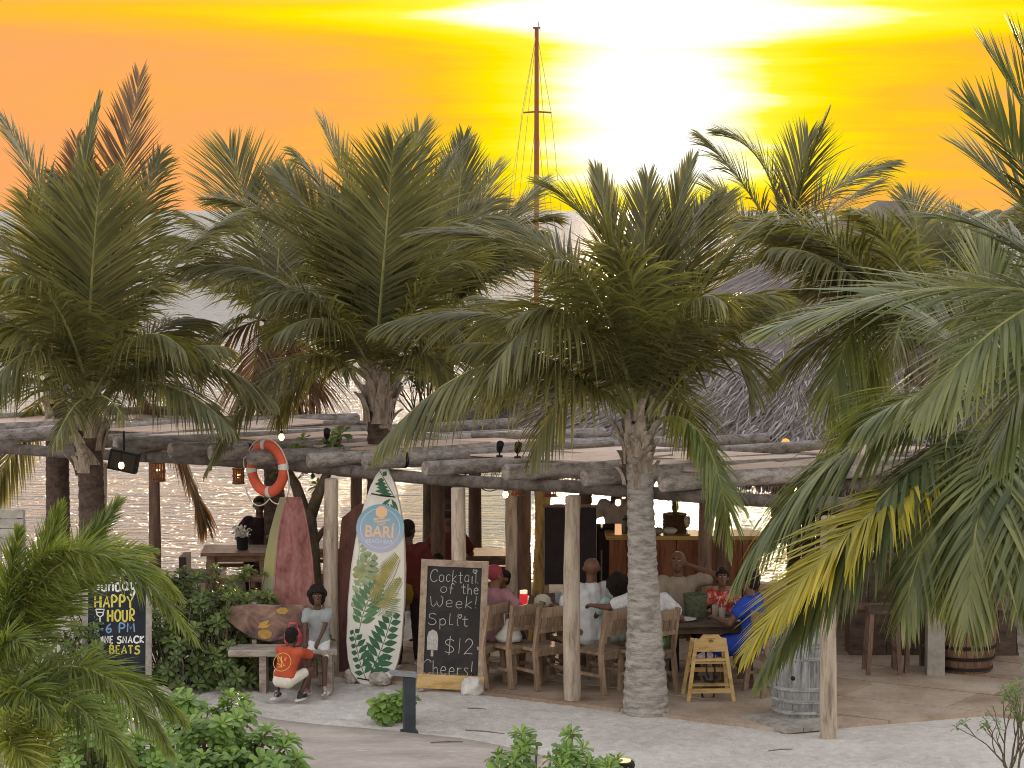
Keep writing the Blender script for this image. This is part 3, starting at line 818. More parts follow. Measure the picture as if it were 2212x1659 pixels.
# --- back right palm with upright fronds against the sun
c = at(1690, 560, 40)
P6, c6 = palm('coconut palm with stiff upright fronds standing beyond the thatched roof', (c.x, c.y), (1690, 560), 40.0, [
    ((1640, 420), (1522, 300), 0, 0, dict(droop=0.5)), ((1690, 330), (1562, 287), 0.2, 0.2, dict(droop=0.45, ll=0.8)),
    ((1720, 420), (1790, 242), 0, 0, dict(droop=0.1, ll=0.5, spread=0.55)), ((1720, 430), (1745, 300), 0.3, 0.4, dict(spread=0.6)),
    ((1770, 390), (1925, 350), 0, 0, dict(droop=0.45, ll=0.7)), ((1640, 480), (1560, 480), -0.5, -1), ((1760, 480), (1850, 470), -0.5, -1),
    ((1600, 480), (1545, 400), 0.3, 0.5), ((1770, 470), (1880, 400), 0.4, 0.6), ((1650, 500), (1600, 600), -0.6, -1), ((1740, 500), (1790, 590), -0.6, -1),
    ((1600, 540), (1560, 620), 0.3, 0.5),
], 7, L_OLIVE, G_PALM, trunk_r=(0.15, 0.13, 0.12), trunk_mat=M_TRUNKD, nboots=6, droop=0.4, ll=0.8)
# --- right middle palm in front of the thatch
c = at(1985, 760, 27.6)
P7, c7 = palm('coconut palm with yellow-green hanging fronds in front of the thatched roof', (c.x + 1.75, c.y + 0.2), (1985, 760), 27.6, [
    ((1740, 300), (1525, 600), -0.3, -0.5, dict(droop=0.8, ll=0.75)), ((1830, 470), (1600, 480), 0.3, 0.5, dict(droop=0.5, ll=0.75)),
    ((1800, 520), (1580, 700), 0, 0, dict(droop=0.9)), ((1840, 560), (1790, 890), -0.6, -1.0, dict(droop=1.0, mat=L_GREEN, tint=0.3)),
    ((1880, 560), (1700, 540), 0.5, 0.8), ((1950, 570), (1890, 470), 0.6, 0.9, dict(droop=0.6, ll=0.6)), ((2020, 570), (2075, 465), 0.6, 0.9, dict(droop=0.6, ll=0.6)),
    ((2060, 540), (2200, 480), 0.2, 0.4), ((1960, 520), (1850, 455), -0.4, -0.6, dict(droop=0.8, ll=0.6)), ((2000, 500), (1960, 420), 0.2, 0.3, dict(droop=0.5, ll=0.55)), ((2100, 620), (2260, 700), 0, 0), ((1880, 660), (1860, 900), -0.5, -0.9, dict(droop=1.0, mat=L_GREEN, tint=0.3)),
    ((2060, 700), (2120, 940), -0.5, -0.9), ((1930, 600), (1840, 520), 0.4, 0.7), ((1960, 600), (1930, 760), -1.2, -1.8, dict(droop=0.9)),
    ((1830, 640), (1680, 800), 0.3, 0.5, dict(droop=0.9)), ((1900, 600), (1790, 660), -0.8, -1.3, dict(droop=0.8)), ((2030, 560), (2090, 600), -0.8, -1.3, dict(droop=0.8)),
    ((1890, 580), (1760, 500), 0.8, 1.2, dict(droop=0.7)), ((2090, 540), (2200, 460), 0.5, 0.8, dict(droop=0.6)), ((1880, 760), (1820, 960), 0.1, 0.2, dict(droop=1.0)),
], 8, L_OLIVE, G_PALM, trunk_r=(0.17, 0.14, 0.13), nboots=10, droop=0.7, ll=0.72)
# --- near right palms with broad leaflets, trunks outside the frame
c = at(2195, 930, 21.0)
P8, c8 = palm('near coconut palm with long fronds drooping over the grey barrel', (c.x + 0.45, c.y - 0.1), (2195, 930), 21.0, [
    ((1830, 820), (1600, 1235), -0.3, -0.2, dict(droop=0.9, ll=0.75, lw=0.0328)),
    ((1990, 860), (1650, 1440), -0.9, -1.4, dict(droop=1.1, ll=0.72, lw=0.0390, r0=0.028)),
    ((1870, 1040), (1612, 1405), -1.2, -1.8, dict(mat=L_YELLOW, droop=0.4, ll=0.62, lw=0.0312, tint=0.1)),
    ((2060, 880), (1950, 1330), -1.1, -1.6, dict(droop=1.1, ll=0.7, lw=0.0390)),
    ((2120, 860), (2090, 1350), -1.3, -1.9, dict(droop=1.1, ll=0.7, lw=0.0390)),
    ((2210, 860), (2240, 1330), -1.3, -1.9, dict(droop=1.1, ll=0.7, lw=0.0390)),
    ((2040, 780), (1860, 920), -0.5, -0.9, dict(droop=0.7, ll=0.7, lw=0.0351)),
    ((2080, 700), (1930, 640), 0.1, 0.2, dict(droop=0.4, ll=0.75, lw=0.0351)),
    ((2160, 680), (2110, 540), 0.2, 0.3, dict(droop=0.3, ll=0.75, lw=0.0351)),
    ((2260, 700), (2320, 560), 0.1, 0.2, dict(droop=0.4, lw=0.0351)),
    ((2020, 960), (1790, 1210), 0.4, 0.7, dict(droop=0.9, ll=0.62, lw=0.0328)),
    ((2090, 980), (1960, 1230), 0.3, 0.5, dict(droop=1.0, ll=0.62, lw=0.0328)),
    ((2260, 900), (2380, 1250), -0.5, -0.9, dict(droop=1.0, ll=0.7, lw=0.0390)),
    ((2110, 1000), (2040, 1280), -0.4, -0.6, dict(droop=1.0, ll=0.65, lw=0.0390)),
], 9, L_FRONT, G_PALM, trunk_r=(0.19, 0.15, 0.14), nboots=12)
c = at(2345, 660, 16.5)
P9, c9 = palm('nearest coconut palm with stiff broad leaflets spreading across the sky and thatch', (c.x + 0.3, c.y), (2345, 660), 16.5, [
    ((2130, 560), (1665, 705), 0.1, 0.2, dict(droop=0.28, ll=0.62, lw=0.0328, spread=0.8)),
    ((2290, 330), (2130, 105), 0.1, 0.1, dict(droop=0.08, ll=0.5, lw=0.0265)),
    ((2310, 300), (2190, 75), 0.2, 0.3, dict(droop=0.08, ll=0.5, lw=0.027)),
    ((2270, 400), (2095, 225), 0.0, 0.0, dict(droop=0.1, ll=0.5, lw=0.027)),
    ((2250, 440), (2090, 330), 0.2, 0.3, dict(droop=0.2, ll=0.55, lw=0.0312)),
    ((2190, 620), (1990, 880), -0.4, -0.7, dict(droop=0.6, ll=0.6, lw=0.0351)),
    ((2240, 500), (2030, 470), 0.5, 0.8, dict(droop=0.3, ll=0.6, lw=0.0312)),
    ((2260, 700), (2150, 960), -0.2, -0.4, dict(droop=0.7, ll=0.6, lw=0.0351)),
    ((2240, 600), (2070, 680), 0.5, 0.9, dict(droop=0.4, ll=0.6, lw=0.0328)),
    ((2400, 450), (2420, 200), 0.1, 0.1, dict(lw=0.0312)), ((2480, 560), (2640, 560), 0, 0, dict(lw=0.0312)), ((2450, 660), (2560, 900), 0, 0, dict(lw=0.0312)),
], 10, L_FRONT, G_PALM, trunk_r=(0.19, 0.15, 0.14), nboots=10, droop=0.3, gap=0.1)
boots(P3, c3, 0.15, 26, 91, -0.66, -0.05, (0.16, 0.34), 0.9)
boots(P1, c1, 0.15, 20, 92, -0.75, -0.1, (0.18, 0.36), 0.9)
# more of the same crowns where the photo shows a thick mass of leaves
for k, (pp, cc, n_, L_) in enumerate([(P1, c1, 4, (2.2, 2.9)), (P2, c2, 3, (2.2, 2.9)), (P3, c3, 3, (2.2, 2.9)), (P4, c4, 5, (1.8, 2.6)), (P5, c5, 5, (1.8, 2.6)), (P7, c7, 6, (2.2, 3.0)), (P1b, c1b, 5, (1.8, 2.6))]):
    fill(pp, cc, n_, 31 + k, L_OLIVE, L_, (38, 72), (-30, 210), droop=1.1)
# ================================================================== NEAR PLUME PALM (lower left)
c = at(-30, 1530, 18.6)
plume = thing('plume_palm', 'bushy plume-leaved palm with bright green feathery fronds in front of the happy hour board', 'palm tree', (c.x, c.y, 0))
palm_trunk(plume, [Vector((c.x, c.y, -0.05)), Vector((c.x, c.y, c.z * 0.5)), c], (0.14, 0.12, 0.11), M_TRUNK, 60)
def pf(x, y, Y): return at(x, y, Y)
pl = [  # start, control, tip (px) and their distances
    ((-10, 1500, 18.6), (120, 960, 18.3), (425, 1385, 17.9), {}),
    ((0, 1500, 18.6), (140, 1240, 18.8), (255, 1085, 19.0), dict(droop=0.15)),
    ((0, 1500, 18.6), (90, 1230, 18.6), (130, 1095, 18.6), dict(droop=0.1)),
    ((-20, 1560, 18.3), (170, 1290, 17.9), (370, 1625, 17.4), dict(droop=0.6)),
    ((-20, 1560, 18.3), (120, 1390, 17.6), (300, 1680, 17.0), dict(droop=0.6)),
    ((-20, 1520, 18.5), (20, 1250, 18.4), (40, 1150, 18.3), dict(droop=0.2)),
    ((-30, 1560, 18.2), (40, 1420, 17.6), (120, 1560, 17.2), dict(droop=0.6)),
    ((-60, 1560, 18.2), (-20, 1330, 18.0), (60, 1400, 17.6), dict(droop=0.5)),
    ((-40, 1600, 18.0), (20, 1560, 17.3), (80, 1690, 17.0), dict(droop=0.5, tint=0.4)),
    ((0, 1500, 18.6), (170, 1180, 19.0), (330, 1190, 19.2), dict(droop=0.3)),
    ((-20, 1500, 18.6), (130, 1010, 18.5), (390, 1290, 18.2), dict(droop=0.5)),
    ((-20, 1500, 18.6), (60, 1120, 18.5), (175, 1200, 18.2), dict(droop=0.4)),
    ((-20, 1560, 18.3), (220, 1350, 18.1), (400, 1560, 17.8), dict(droop=0.6)),
]
for i, (a, b_, d_, o_) in enumerate(pl):
    kw = dict(droop=0.55, ll=0.25, lw=0.0135, plume=True, nl=230, gap=0.14, r0=0.016, fold=0.0); kw.update(o_)
    frond(plume, pf(*a), pf(*b_), pf(*d_), 7000 + i, L_PLUME, **kw)
# yellow-stemmed clump at the very corner
for i in range(7):
    x = 20 + i * 22
    frond(plume, pf(40 + i * 6, 1690, 17.6), pf(30 + i * 14, 1600, 17.5), pf(x - 20, 1535 + 12 * (i % 3), 17.3), 7100 + i, L_PLUME, tint=0.35, nl=26, ll=0.22, lw=0.016, plume=True, droop=0.3, r0=0.012)

# ================================================================== SHRUBS WITH LEAF ROSETTES
L_SHRUB = leafmat('shrub_leaf', (0.055, 0.105, 0.025), (0.15, 0.25, 0.055), (0.32, 0.43, 0.11), (1.5, 1.6, 0.5), 0.28, 0.36)
L_HEDGE = leafmat('hedge_leaf', (0.042, 0.066, 0.022), (0.108, 0.15, 0.048), (0.23, 0.27, 0.09), (1.6, 1.7, 0.5), 0.28, 0.45)
M_STEM = mottled('shrub_stem', (0.10, 0.085, 0.06), (0.24, 0.20, 0.14), (20, 20, 20), 1.0, 0.85, 0.3, pos=True)
def rosette_mesh(seed, L=0.13, n=13, w=0.40):
    rn = random.Random(seed); mb = MB()
    for k in range(n):
        th = k * 2.399963 + rn.uniform(-0.2, 0.2); e = lerp(0.2, 1.25, k / n) + rn.uniform(-0.12, 0.12)
        l = L * lerp(1.0, 0.62, k / n) * rn.uniform(0.85, 1.1)
        out = Vector((cos(th), sin(th), 0)); tn = Vector((-sin(th), cos(th), 0))
        mb.tint = max(0, min(1, lerp(0.3, 0.85, k / n) + rn.uniform(-0.18, 0.18)))
        vs = []
        for t, ww in ((0, 0.10), (0.4, 0.5), (0.75, 0.95), (0.93, 0.72), (1.0, 0.2)):
            ee = e - 0.75 * t
            c_ = out * (l * t * cos(e - 0.35 * t)) + Vector((0, 0, l * t * sin(e - 0.45 * t)))
            x = l * w * ww * 0.5
            vs += [c_ - tn * x + Vector((0, 0, 0.12 * x)), c_ + tn * x + Vector((0, 0, 0.12 * x))]
        mb.add(vs, [(2 * i, 2 * i + 1, 2 * i + 3, 2 * i + 2) for i in range(4)])
    return mb
ROS = {}
def rosettes(mat, key, L=0.13, n=13, w=0.4):
    if key not in ROS: ROS[key] = [rosette_mesh(s, L, n, w).mesh('leaf_rosette', mat, False, None, False) for s in range(4)]
    return ROS[key]
def shrub(name, label, cat, base, blobs, count, meshes, seed, sc=(0.8, 1.25), group=None, stems=True):
    """blobs: (centre, radii) the crown is spread over; rosettes sit near the surface, each on a twig"""
    root = thing(name, label, cat, base, group=group); rn = random.Random(seed); tw = MB()
    bv = Vector(base); tot = sum(r[0] * r[2] for _, r in blobs)
    for c_, r in blobs:
        k = int(count * r[0] * r[2] / tot) + 1
        for _ in range(k):
            while True:
                d = Vector((rn.uniform(-1, 1), rn.uniform(-1, 1), rn.uniform(-0.75, 1)))
                if 0.05 < d.length < 1: break
            d = d.normalized() * rn.uniform(0.62, 1.04)
            p = Vector((c_[0] + d.x * r[0], c_[1] + d.y * r[1], c_[2] + d.z * r[2]))
            if p.z < 0.05: p.z = rn.uniform(0.05, 0.25)
            o = bpy.data.objects.new('leaf_rosette', rn.choice(meshes)); COL.objects.link(o); o.parent = root
            o.location = p - bv
            nrm = (d * 0.8 + Vector((0, -0.25, 0.75))).normalized()
            o.rotation_euler = nrm.to_track_quat('Z', 'Y').to_euler(); s_ = rn.uniform(*sc); o.scale = (s_, s_, s_)
            if stems:
                inner = Vector((lerp(p.x, c_[0], 0.55), lerp(p.y, c_[1], 0.55), max(0.02, p.z - r[2] * rn.uniform(0.5, 0.9))))
                tw.tube([inner, inner.lerp(p, 0.5) + Vector((rn.uniform(-.03, .03), rn.uniform(-.03, .03), 0)), p], [0.010, 0.008, 0.005], 5, False)
    for c_, r in blobs:
        for _ in range(4):
            e = Vector((c_[0] + rn.uniform(-.5, .5) * r[0], c_[1] + rn.uniform(-.5, .5) * r[1], c_[2]))
            b0 = Vector((lerp(e.x, c_[0], 0.5), lerp(e.y, c_[1], 0.5), -0.03))
            tw.tube([b0, b0.lerp(e, 0.5), e], [0.018, 0.014, 0.009], 6, False)
    tw.build('stem', M_STEM, root, smooth=True, fix=False)
    return root
RS = rosettes(L_SHRUB, 'bright', 0.14, 14, 0.42); RH = rosettes(L_HEDGE, 'dark', 0.125, 12, 0.42); RN = rosettes(L_SHRUB, 'narrow', 0.15, 13, 0.30)
# hedge behind the bench and the happy hour board
def blob(x, y, Y, rx, rz, ry=0.4): p = at(x, y, Y); return ((p.x, p.y, p.z), (rx, ry, rz))
shrub('green_hedge', 'waist-high dark green leafy hedge behind the driftwood bench', 'hedge', ground(450, 1500), [
    blob(400, 1420, 27.5, 0.38, 0.62), blob(470, 1400, 27.7, 0.42, 0.72), blob(440, 1310, 28.0, 0.5, 0.45), blob(530, 1330, 28.2, 0.42, 0.55),
    blob(360, 1330, 27.9, 0.4, 0.5), blob(500, 1460, 27.5, 0.35, 0.4), blob(590, 1390, 28.3, 0.35, 0.6), blob(670, 1400, 28.4, 0.3, 0.5)], 470, RH, 41, (0.8, 1.3))
shrub('green_shrub', 'dark low shrub between the happy hour board and its stone', 'shrub', ground(200, 1500), [
    blob(120, 1420, 26.9, 0.6, 0.6), blob(240, 1360, 27.4, 0.5, 0.7), blob(40, 1400, 27.2, 0.6, 0.7)], 150, RH, 42, (0.8, 1.3))
# bright clumps lower left
shrub('bright_shrub', 'bright green rosette-leaved shrub overhanging the brown path', 'shrub', (at(560, 1700, 21.6).x, 21.6, 0), [
    blob(500, 1560, 22.2, 0.22, 0.28), blob(450, 1620, 21.8, 0.35, 0.3), blob(560, 1640, 21.6, 0.33, 0.24), blob(600, 1690, 21.2, 0.3, 0.25), blob(410, 1560, 22.3, 0.25, 0.25), blob(470, 1700, 21.2, 0.4, 0.3)], 170, RS, 43, (0.85, 1.3))
shrub('bright_shrub', 'bright green rosette-leaved shrub growing beneath the plume-leaved palm', 'shrub', (at(200, 1700, 20.5).x, 20.5, 0), [
    blob(130, 1590, 21.0, 0.3, 0.3), blob(220, 1560, 21.3, 0.25, 0.3), blob(200, 1650, 20.5, 0.45, 0.32), blob(310, 1640, 20.8, 0.3, 0.3)], 110, RS, 44, (0.85, 1.3))
shrub('bright_shrub', 'pale green rosette-leaved shrub with bare forked stems above a small ground lamp', 'shrub', (at(1190, 1760, 21.3).x, 21.3, 0), [
    blob(1240, 1580, 21.5, 0.07, 0.05, 0.1), blob(1140, 1600, 21.4, 0.16, 0.08, 0.15), blob(1210, 1620, 21.3, 0.22, 0.1, 0.2), blob(1100, 1650, 21.2, 0.25, 0.1, 0.2), blob(1250, 1660, 21.2, 0.25, 0.1, 0.2), blob(1340, 1660, 21.2, 0.2, 0.08, 0.2), blob(1170, 1700, 21.0, 0.5, 0.2, 0.3)], 62, RN, 45, (0.75, 1.15))
shrub('bollard_plant', 'young rosette-leaved plant growing against the dark lamp bollard', 'plant', ground(862, 1578), [
    blob(830, 1535, 25.6, 0.10, 0.12, 0.08), blob(862, 1515, 25.65, 0.09, 0.12, 0.08), blob(893, 1525, 25.75, 0.03, 0.08, 0.05)], 15, rosettes(L_SHRUB, 'big', 0.17, 11, 0.5), 46, (0.7, 1.05))
# thin twiggy bush, right corner
c = at(2160, 1760, 21.8)
tb = thing('twiggy_bush', 'sparse grey-stemmed twiggy bush with small leaf tips beside the boarded floor', 'bush', (c.x, c.y, 0))
rn = random.Random(48); tw = MB(); tips = []
def grow(p, d, L, r, lvl):
    q = p + d * L; m_ = p.lerp(q, 0.5) + Vector((rn.uniform(-1, 1), rn.uniform(-1, 1), rn.uniform(-0.3, 1))) * L * 0.1
    tw.tube([p, m_, q], [r, r * 0.85, r * 0.7], 5, False)
    if lvl == 0: tips.append((q, d)); return
    for _ in range(rn.choice((2, 2, 3))):
        dd = (d + Vector((rn.uniform(-1, 1), rn.uniform(-0.8, 0.8), rn.uniform(-0.1, 0.7))) * 0.55).normalized(); grow(q, dd, L * rn.uniform(0.6, 0.85), r * 0.65, lvl - 1)
for k in range(7):
    b0 = Vector((c.x + rn.uniform(-0.1, 0.25), c.y + rn.uniform(-0.15, 0.15), -0.02))
    grow(b0, Vector((rn.uniform(-0.5, 0.6), rn.uniform(-0.4, 0.4), 1)).normalized(), rn.uniform(0.34, 0.44), 0.016, 3)
tw.build('stem', M_STEM, tb, smooth=True, fix=False)
RT = rosettes(L_SHRUB, 'tiny', 0.075, 7, 0.32)
for q, d in tips:
    if rn.random() < 0.85:
        o = bpy.data.objects.new('leaf_tip', rn.choice(RT)); COL.objects.link(o); o.parent = tb; o.location = q - Vector((c.x, c.y, 0))
        o.rotation_euler = (d + Vector((0, 0, 0.5))).to_track_quat('Z', 'Y').to_euler(); s_ = rn.uniform(0.7, 1.3); o.scale = (s_, s_, s_)

# ================================================================== FORKED TREE behind the red boat, bare scrub tree behind the palms
M_BARK = mottled('tree_bark', (0.055, 0.045, 0.03), (0.16, 0.13, 0.085), (8, 8, 3), 1.0, 0.9, 0.6, pos=True)
b = at(668, 1440, 29.0)
ft = thing('forked_tree', 'forked brown-green tree trunk behind the upright red boat', 'tree', (b.x, b.y, 0))
mb = MB()
mb.tube([(b.x, b.y, -0.05), at(672, 1300, 29), at(668, 1180, 29), at(662, 1100, 29)], [0.17, 0.14, 0.12, 0.10], 12, True, 0.05, 2)
mb.tube([at(664, 1130, 29), at(690, 1060, 29), at(712, 1010, 29.1), at(735, 940, 29.2)], [0.085, 0.06, 0.05, 0.03], 10, True, 0.05, 3)
mb.tube([at(662, 1120, 29), at(640, 1050, 29.1), at(612, 1000, 29.2), at(590, 960, 29.3)], [0.08, 0.06, 0.045, 0.03], 10, True, 0.05, 4)
mb.tube([at(668, 1190, 29), at(695, 1150, 28.95), at(720, 1120, 28.9)], [0.05, 0.035, 0.02], 8, True, 0.05, 5)
mb.build('trunk', M_BARK, ft, smooth=True)
rn = random.Random(52)
for x, y in ((735, 940), (700, 985), (600, 975), (640, 1040), (660, 990), (690, 1050), (620, 1020), (655, 950), (715, 960), (580, 990), (640, 975), (675, 1020), (600, 1010), (725, 1000)):
    o = bpy.data.objects.new('leaf_rosette', rn.choice(RH)); COL.objects.link(o); o.parent = ft; p = at(x, y, 29.15)
    o.location = p - Vector((b.x, b.y, 0)); o.rotation_euler = (rn.uniform(-0.8, 0.8), rn.uniform(-0.8, 0.8), rn.uniform(0, 6)); s_ = rn.uniform(1.0, 1.5); o.scale = (s_, s_, s_)
b = at(925, 1200, 35)
sc_ = thing('scrub_tree', 'bare twiggy scrub tree at the shore behind the roof sheets', 'tree', (b.x, b.y, 0))
tw = MB(); tips = []
mb = MB(); mb.tube([(b.x, b.y, -0.3), at(925, 1000, 35), at(922, 930, 35)], [0.09, 0.07, 0.05], 8); mb.build('trunk', M_BARK, sc_, smooth=True)
for k in range(7): grow(at(922, 940, 35), Vector((rn.uniform(-0.8, 0.8), rn.uniform(-0.5, 0.5), 1)).normalized(), rn.uniform(0.3, 0.45), 0.022, 4)
tw.build('branches', M_BARK, sc_, smooth=True, fix=False)
for q, d in tips[::2]:
    o = bpy.data.objects.new('leaf_tip', rn.choice(RH)); COL.objects.link(o); o.parent = sc_; o.location = q - Vector((b.x, b.y, 0)); o.rotation_euler = (rn.uniform(-1, 1), rn.uniform(-1, 1), 0); o.scale = (0.8, 0.8, 0.8)
# ================================================================== LETTERING
GL = {  # hand-drawn capitals and small letters as strokes, baseline 0, capital height 1
 'C': (.8, [[(.78, .82), (.6, .98), (.3, .95), (.06, .6), (.1, .2), (.35, 0), (.6, .03), (.78, .15)]]),
 'o': (.6, [[(.3, .58), (.08, .45), (.06, .15), (.28, 0), (.52, .14), (.52, .45), (.3, .58)]]),
 'c': (.5, [[(.46, .5), (.26, .58), (.06, .4), (.08, .12), (.28, 0), (.48, .1)]]),
 'k': (.52, [[(.06, 1), (.06, 0)], [(.46, .58), (.08, .26), (.5, 0)]]),
 'n': (.5, [[(.05, .58), (.06, 0)], [(.06, .42), (.26, .58), (.42, .48), (.44, 0)]]),
 't': (.5, [[(.24, .9), (.24, .1), (.34, 0), (.46, .04)], [(.02, .6), (.48, .62)]]),
 'a': (.56, [[(.46, .48), (.25, .58), (.06, .4), (.08, .1), (.28, .02), (.46, .2), (.47, .55), (.48, .1), (.55, 0)]]),
 'i': (.3, [[(.12, .6), (.12, 0), (.24, 0)]]),
 'l': (.4, [[(.08, 1), (.08, 0), (.36, .02)]]),
 'f': (.44, [[(.42, .9), (.3, 1), (.18, .85), (.16, 0)], [(.02, .55), (.36, .55)]]),
 'h': (.52, [[(.06, 1), (.06, 0)], [(.06, .38), (.26, .56), (.42, .45), (.44, 0)]]),
 'e': (.56, [[(.08, .3), (.46, .34), (.42, .52), (.24, .58), (.06, .4), (.08, .12), (.28, 0), (.5, .1)]]),
 'W': (1.0, [[(.02, .9), (.1, .2), (.26, 0), (.44, .25), (.5, .5), (.56, .2), (.74, 0), (.92, .3), (.95, .75), (.8, .95)]]),
 '!': (.24, [[(.12, 1), (.1, .28)], [(.1, .06), (.11, .0)]]),
 'S': (.7, [[(.64, .88), (.4, 1), (.14, .86), (.16, .62), (.5, .48), (.64, .24), (.46, .02), (.18, .02), (.04, .16)]]),
 'p': (.54, [[(.07, .56), (.07, -.38)], [(.07, .4), (.28, .58), (.48, .42), (.46, .12), (.26, 0), (.08, .1)]]),
 '$': (.8, [[(.7, .8), (.44, .92), (.14, .8), (.16, .6), (.6, .42), (.72, .2), (.46, .04), (.14, .1)], [(.42, 1.12), (.42, -.12)]]),
 '1': (.3, [[(.14, 1), (.14, 0)]]),
 '2': (.66, [[(.06, .78), (.26, 1), (.52, .9), (.54, .6), (.06, .02), (.2, .06), (.64, .04)]]),
 'r': (.42, [[(.06, .58), (.06, 0)], [(.06, .38), (.2, .56), (.4, .54)]]),
 's': (.46, [[(.42, .5), (.22, .58), (.08, .45), (.36, .22), (.36, .05), (.18, -.02), (.03, .08)]]),
 'u': (.54, [[(.05, .58), (.06, .15), (.24, 0), (.44, .14), (.46, .58), (.47, .0)]]),
 'd': (.56, [[(.46, .46), (.24, .58), (.06, .4), (.08, .08), (.28, 0), (.47, .2), (.48, 1), (.48, 0)]]),
 'y': (.54, [[(.05, .58), (.1, .2), (.28, .1), (.46, .25)], [(.48, .58), (.44, -.15), (.26, -.38), (.06, -.25)]]),
 'H': (.7, [[(.06, 1), (.06, 0)], [(.6, 1), (.6, 0)], [(.06, .5), (.6, .5)]]),
 'A': (.7, [[(.02, 0), (.33, 1), (.64, 0)], [(.14, .36), (.54, .36)]]),
 'P': (.62, [[(.06, 0), (.06, 1), (.4, .98), (.54, .74), (.4, .5), (.08, .48)]]),
 'Y': (.66, [[(.02, 1), (.32, .5), (.62, 1)], [(.32, .5), (.32, 0)]]),
 'O': (.74, [[(.36, 1), (.08, .75), (.08, .25), (.36, 0), (.64, .25), (.64, .75), (.36, 1)]]),
 'U': (.7, [[(.06, 1), (.06, .25), (.32, 0), (.58, .25), (.58, 1)]]),
 'R': (.66, [[(.06, 0), (.06, 1), (.4, .98), (.52, .76), (.4, .54), (.08, .5), (.58, 0)]]),
 'M': (.8, [[(.05, 0), (.1, 1), (.38, .35), (.66, 1), (.72, 0)]]),
 'I': (.2, [[(.08, 1), (.08, 0)]]), 'N': (.7, [[(.06, 0), (.06, 1), (.58, 0), (.58, 1)]]),
 'E': (.56, [[(.5, 1), (.06, 1), (.06, 0), (.5, 0)], [(.06, .52), (.42, .52)]]),
 'K': (.62, [[(.06, 1), (.06, 0)], [(.56, 1), (.08, .45), (.58, 0)]]),
 'B': (.64, [[(.06, 0), (.06, 1), (.4, .96), (.46, .7), (.1, .54), (.5, .44), (.5, .1), (.06, 0)]]),
 'T': (.62, [[(.02, 1), (.6, 1)], [(.31, 1), (.31, 0)]]),
 '5': (.6, [[(.54, 1), (.14, 1), (.1, .58), (.36, .62), (.54, .4), (.44, .06), (.08, .04)]]),
 '6': (.6, [[(.48, .98), (.16, .66), (.06, .28), (.26, 0), (.52, .16), (.46, .46), (.12, .36)]]),
 '-': (.4, [[(.04, .45), (.34, .45)]]), ' ': (.45, []),
 'w': (1.0, [[(.02, .9), (.22, 0), (.46, .8), (.7, 0), (.92, .9)]]),
 'heart': (1, [[(.5, 0), (.05, .55), (.15, .95), (.4, .9), (.5, .65), (.6, .9), (.88, .95), (.95, .55), (.5, 0)]]),
}
CAPS = set('HAPYOURMINEKBTSCW56-')
def ribbon(mb, pts, w, y):
    pts = [Vector((p[0], p[1])) for p in pts]; vs = []
    for i, p in enumerate(pts):
        t = pts[min(i + 1, len(pts) - 1)] - pts[max(i - 1, 0)]
        if t.length < 1e-9: t = Vector((1, 0))
        t.normalize(); n = Vector((-t.y, t.x)) * (w / 2)
        vs += [(p.x - n.x, y, p.y - n.y), (p.x + n.x, y, p.y + n.y)]
    mb.add(vs, [(2 * i, 2 * i + 1, 2 * i + 3, 2 * i + 2) for i in range(len(pts) - 1)])
def strokes(mb, text, x0, x1, base, cap, w, y, seed=0, gap=.16):
    rn = random.Random(seed); tot = sum(GL[ch][0] + gap for ch in text) - gap; k = (x1 - x0) / tot; x = x0
    for ch in text:
        wd, ls = GL[ch]; dy = rn.uniform(-.05, .05) * cap; sh = rn.uniform(-.04, .06)
        for l in ls:
            q = [(x + (px + sh * pz) * k, base + pz * cap + dy) for px, pz in l]
            if len(q) > 3 and ch not in 'HAYMNEKTWw': q = [(p.x, p.y) for p in catmull([(a, b, 0) for a, b in q], 4)]
            ribbon(mb, q, w * rn.uniform(.85, 1.15), y)
        x += (wd + gap) * k
M_CHALK = flat('chalk', (0.42, 0.40, 0.385), 0.95, 0.05, vary=0.3, nscale=60)
M_CHALKW = flat('chalk_white', (0.74, 0.74, 0.72), 0.95, 0.05, vary=0.15, nscale=60)
M_CHALKY = flat('chalk_yellow', (0.62, 0.55, 0.12), 0.95, 0.05, vary=0.2, nscale=60)
M_CHALKB = flat('chalk_blue', (0.20, 0.34, 0.55), 0.95, 0.05, vary=0.2, nscale=60)
M_SLATE = mottled('chalkboard', (0.022, 0.021, 0.022), (0.040, 0.037, 0.038), (3, 3, 5), 1.0, 0.75, 0.05)
M_SLATEB = mottled('chalkboard_blue_black', (0.012, 0.015, 0.022), (0.026, 0.030, 0.042), (3, 3, 5), 1.0, 0.7, 0.05)
M_FRAME = mottled('board_frame', (0.22, 0.16, 0.12), (0.42, 0.33, 0.26), (6, 6, 6), 1.4, 0.75, 0.25)
M_FRAMEG = mottled('board_frame_grey', (0.22, 0.20, 0.18), (0.40, 0.37, 0.33), (6, 6, 6), 1.4, 0.85, 0.25)
M_PALEWOOD = mottled('pale_pine', (0.36, 0.22, 0.08), (0.54, 0.37, 0.16), (3, 10, 14), 1.0, 0.6, 0.15, c3=(0.58, 0.42, 0.20))

def tilt(o, back=0.0, roll=0.0, rz=0.0):
    o.rotation_mode = 'XYZ'; o.rotation_euler = Matrix.Rotation(rz, 3, 'Z').__matmul__(Matrix.Rotation(roll, 3, 'Y')).__matmul__(Matrix.Rotation(-back, 3, 'X')).to_euler()

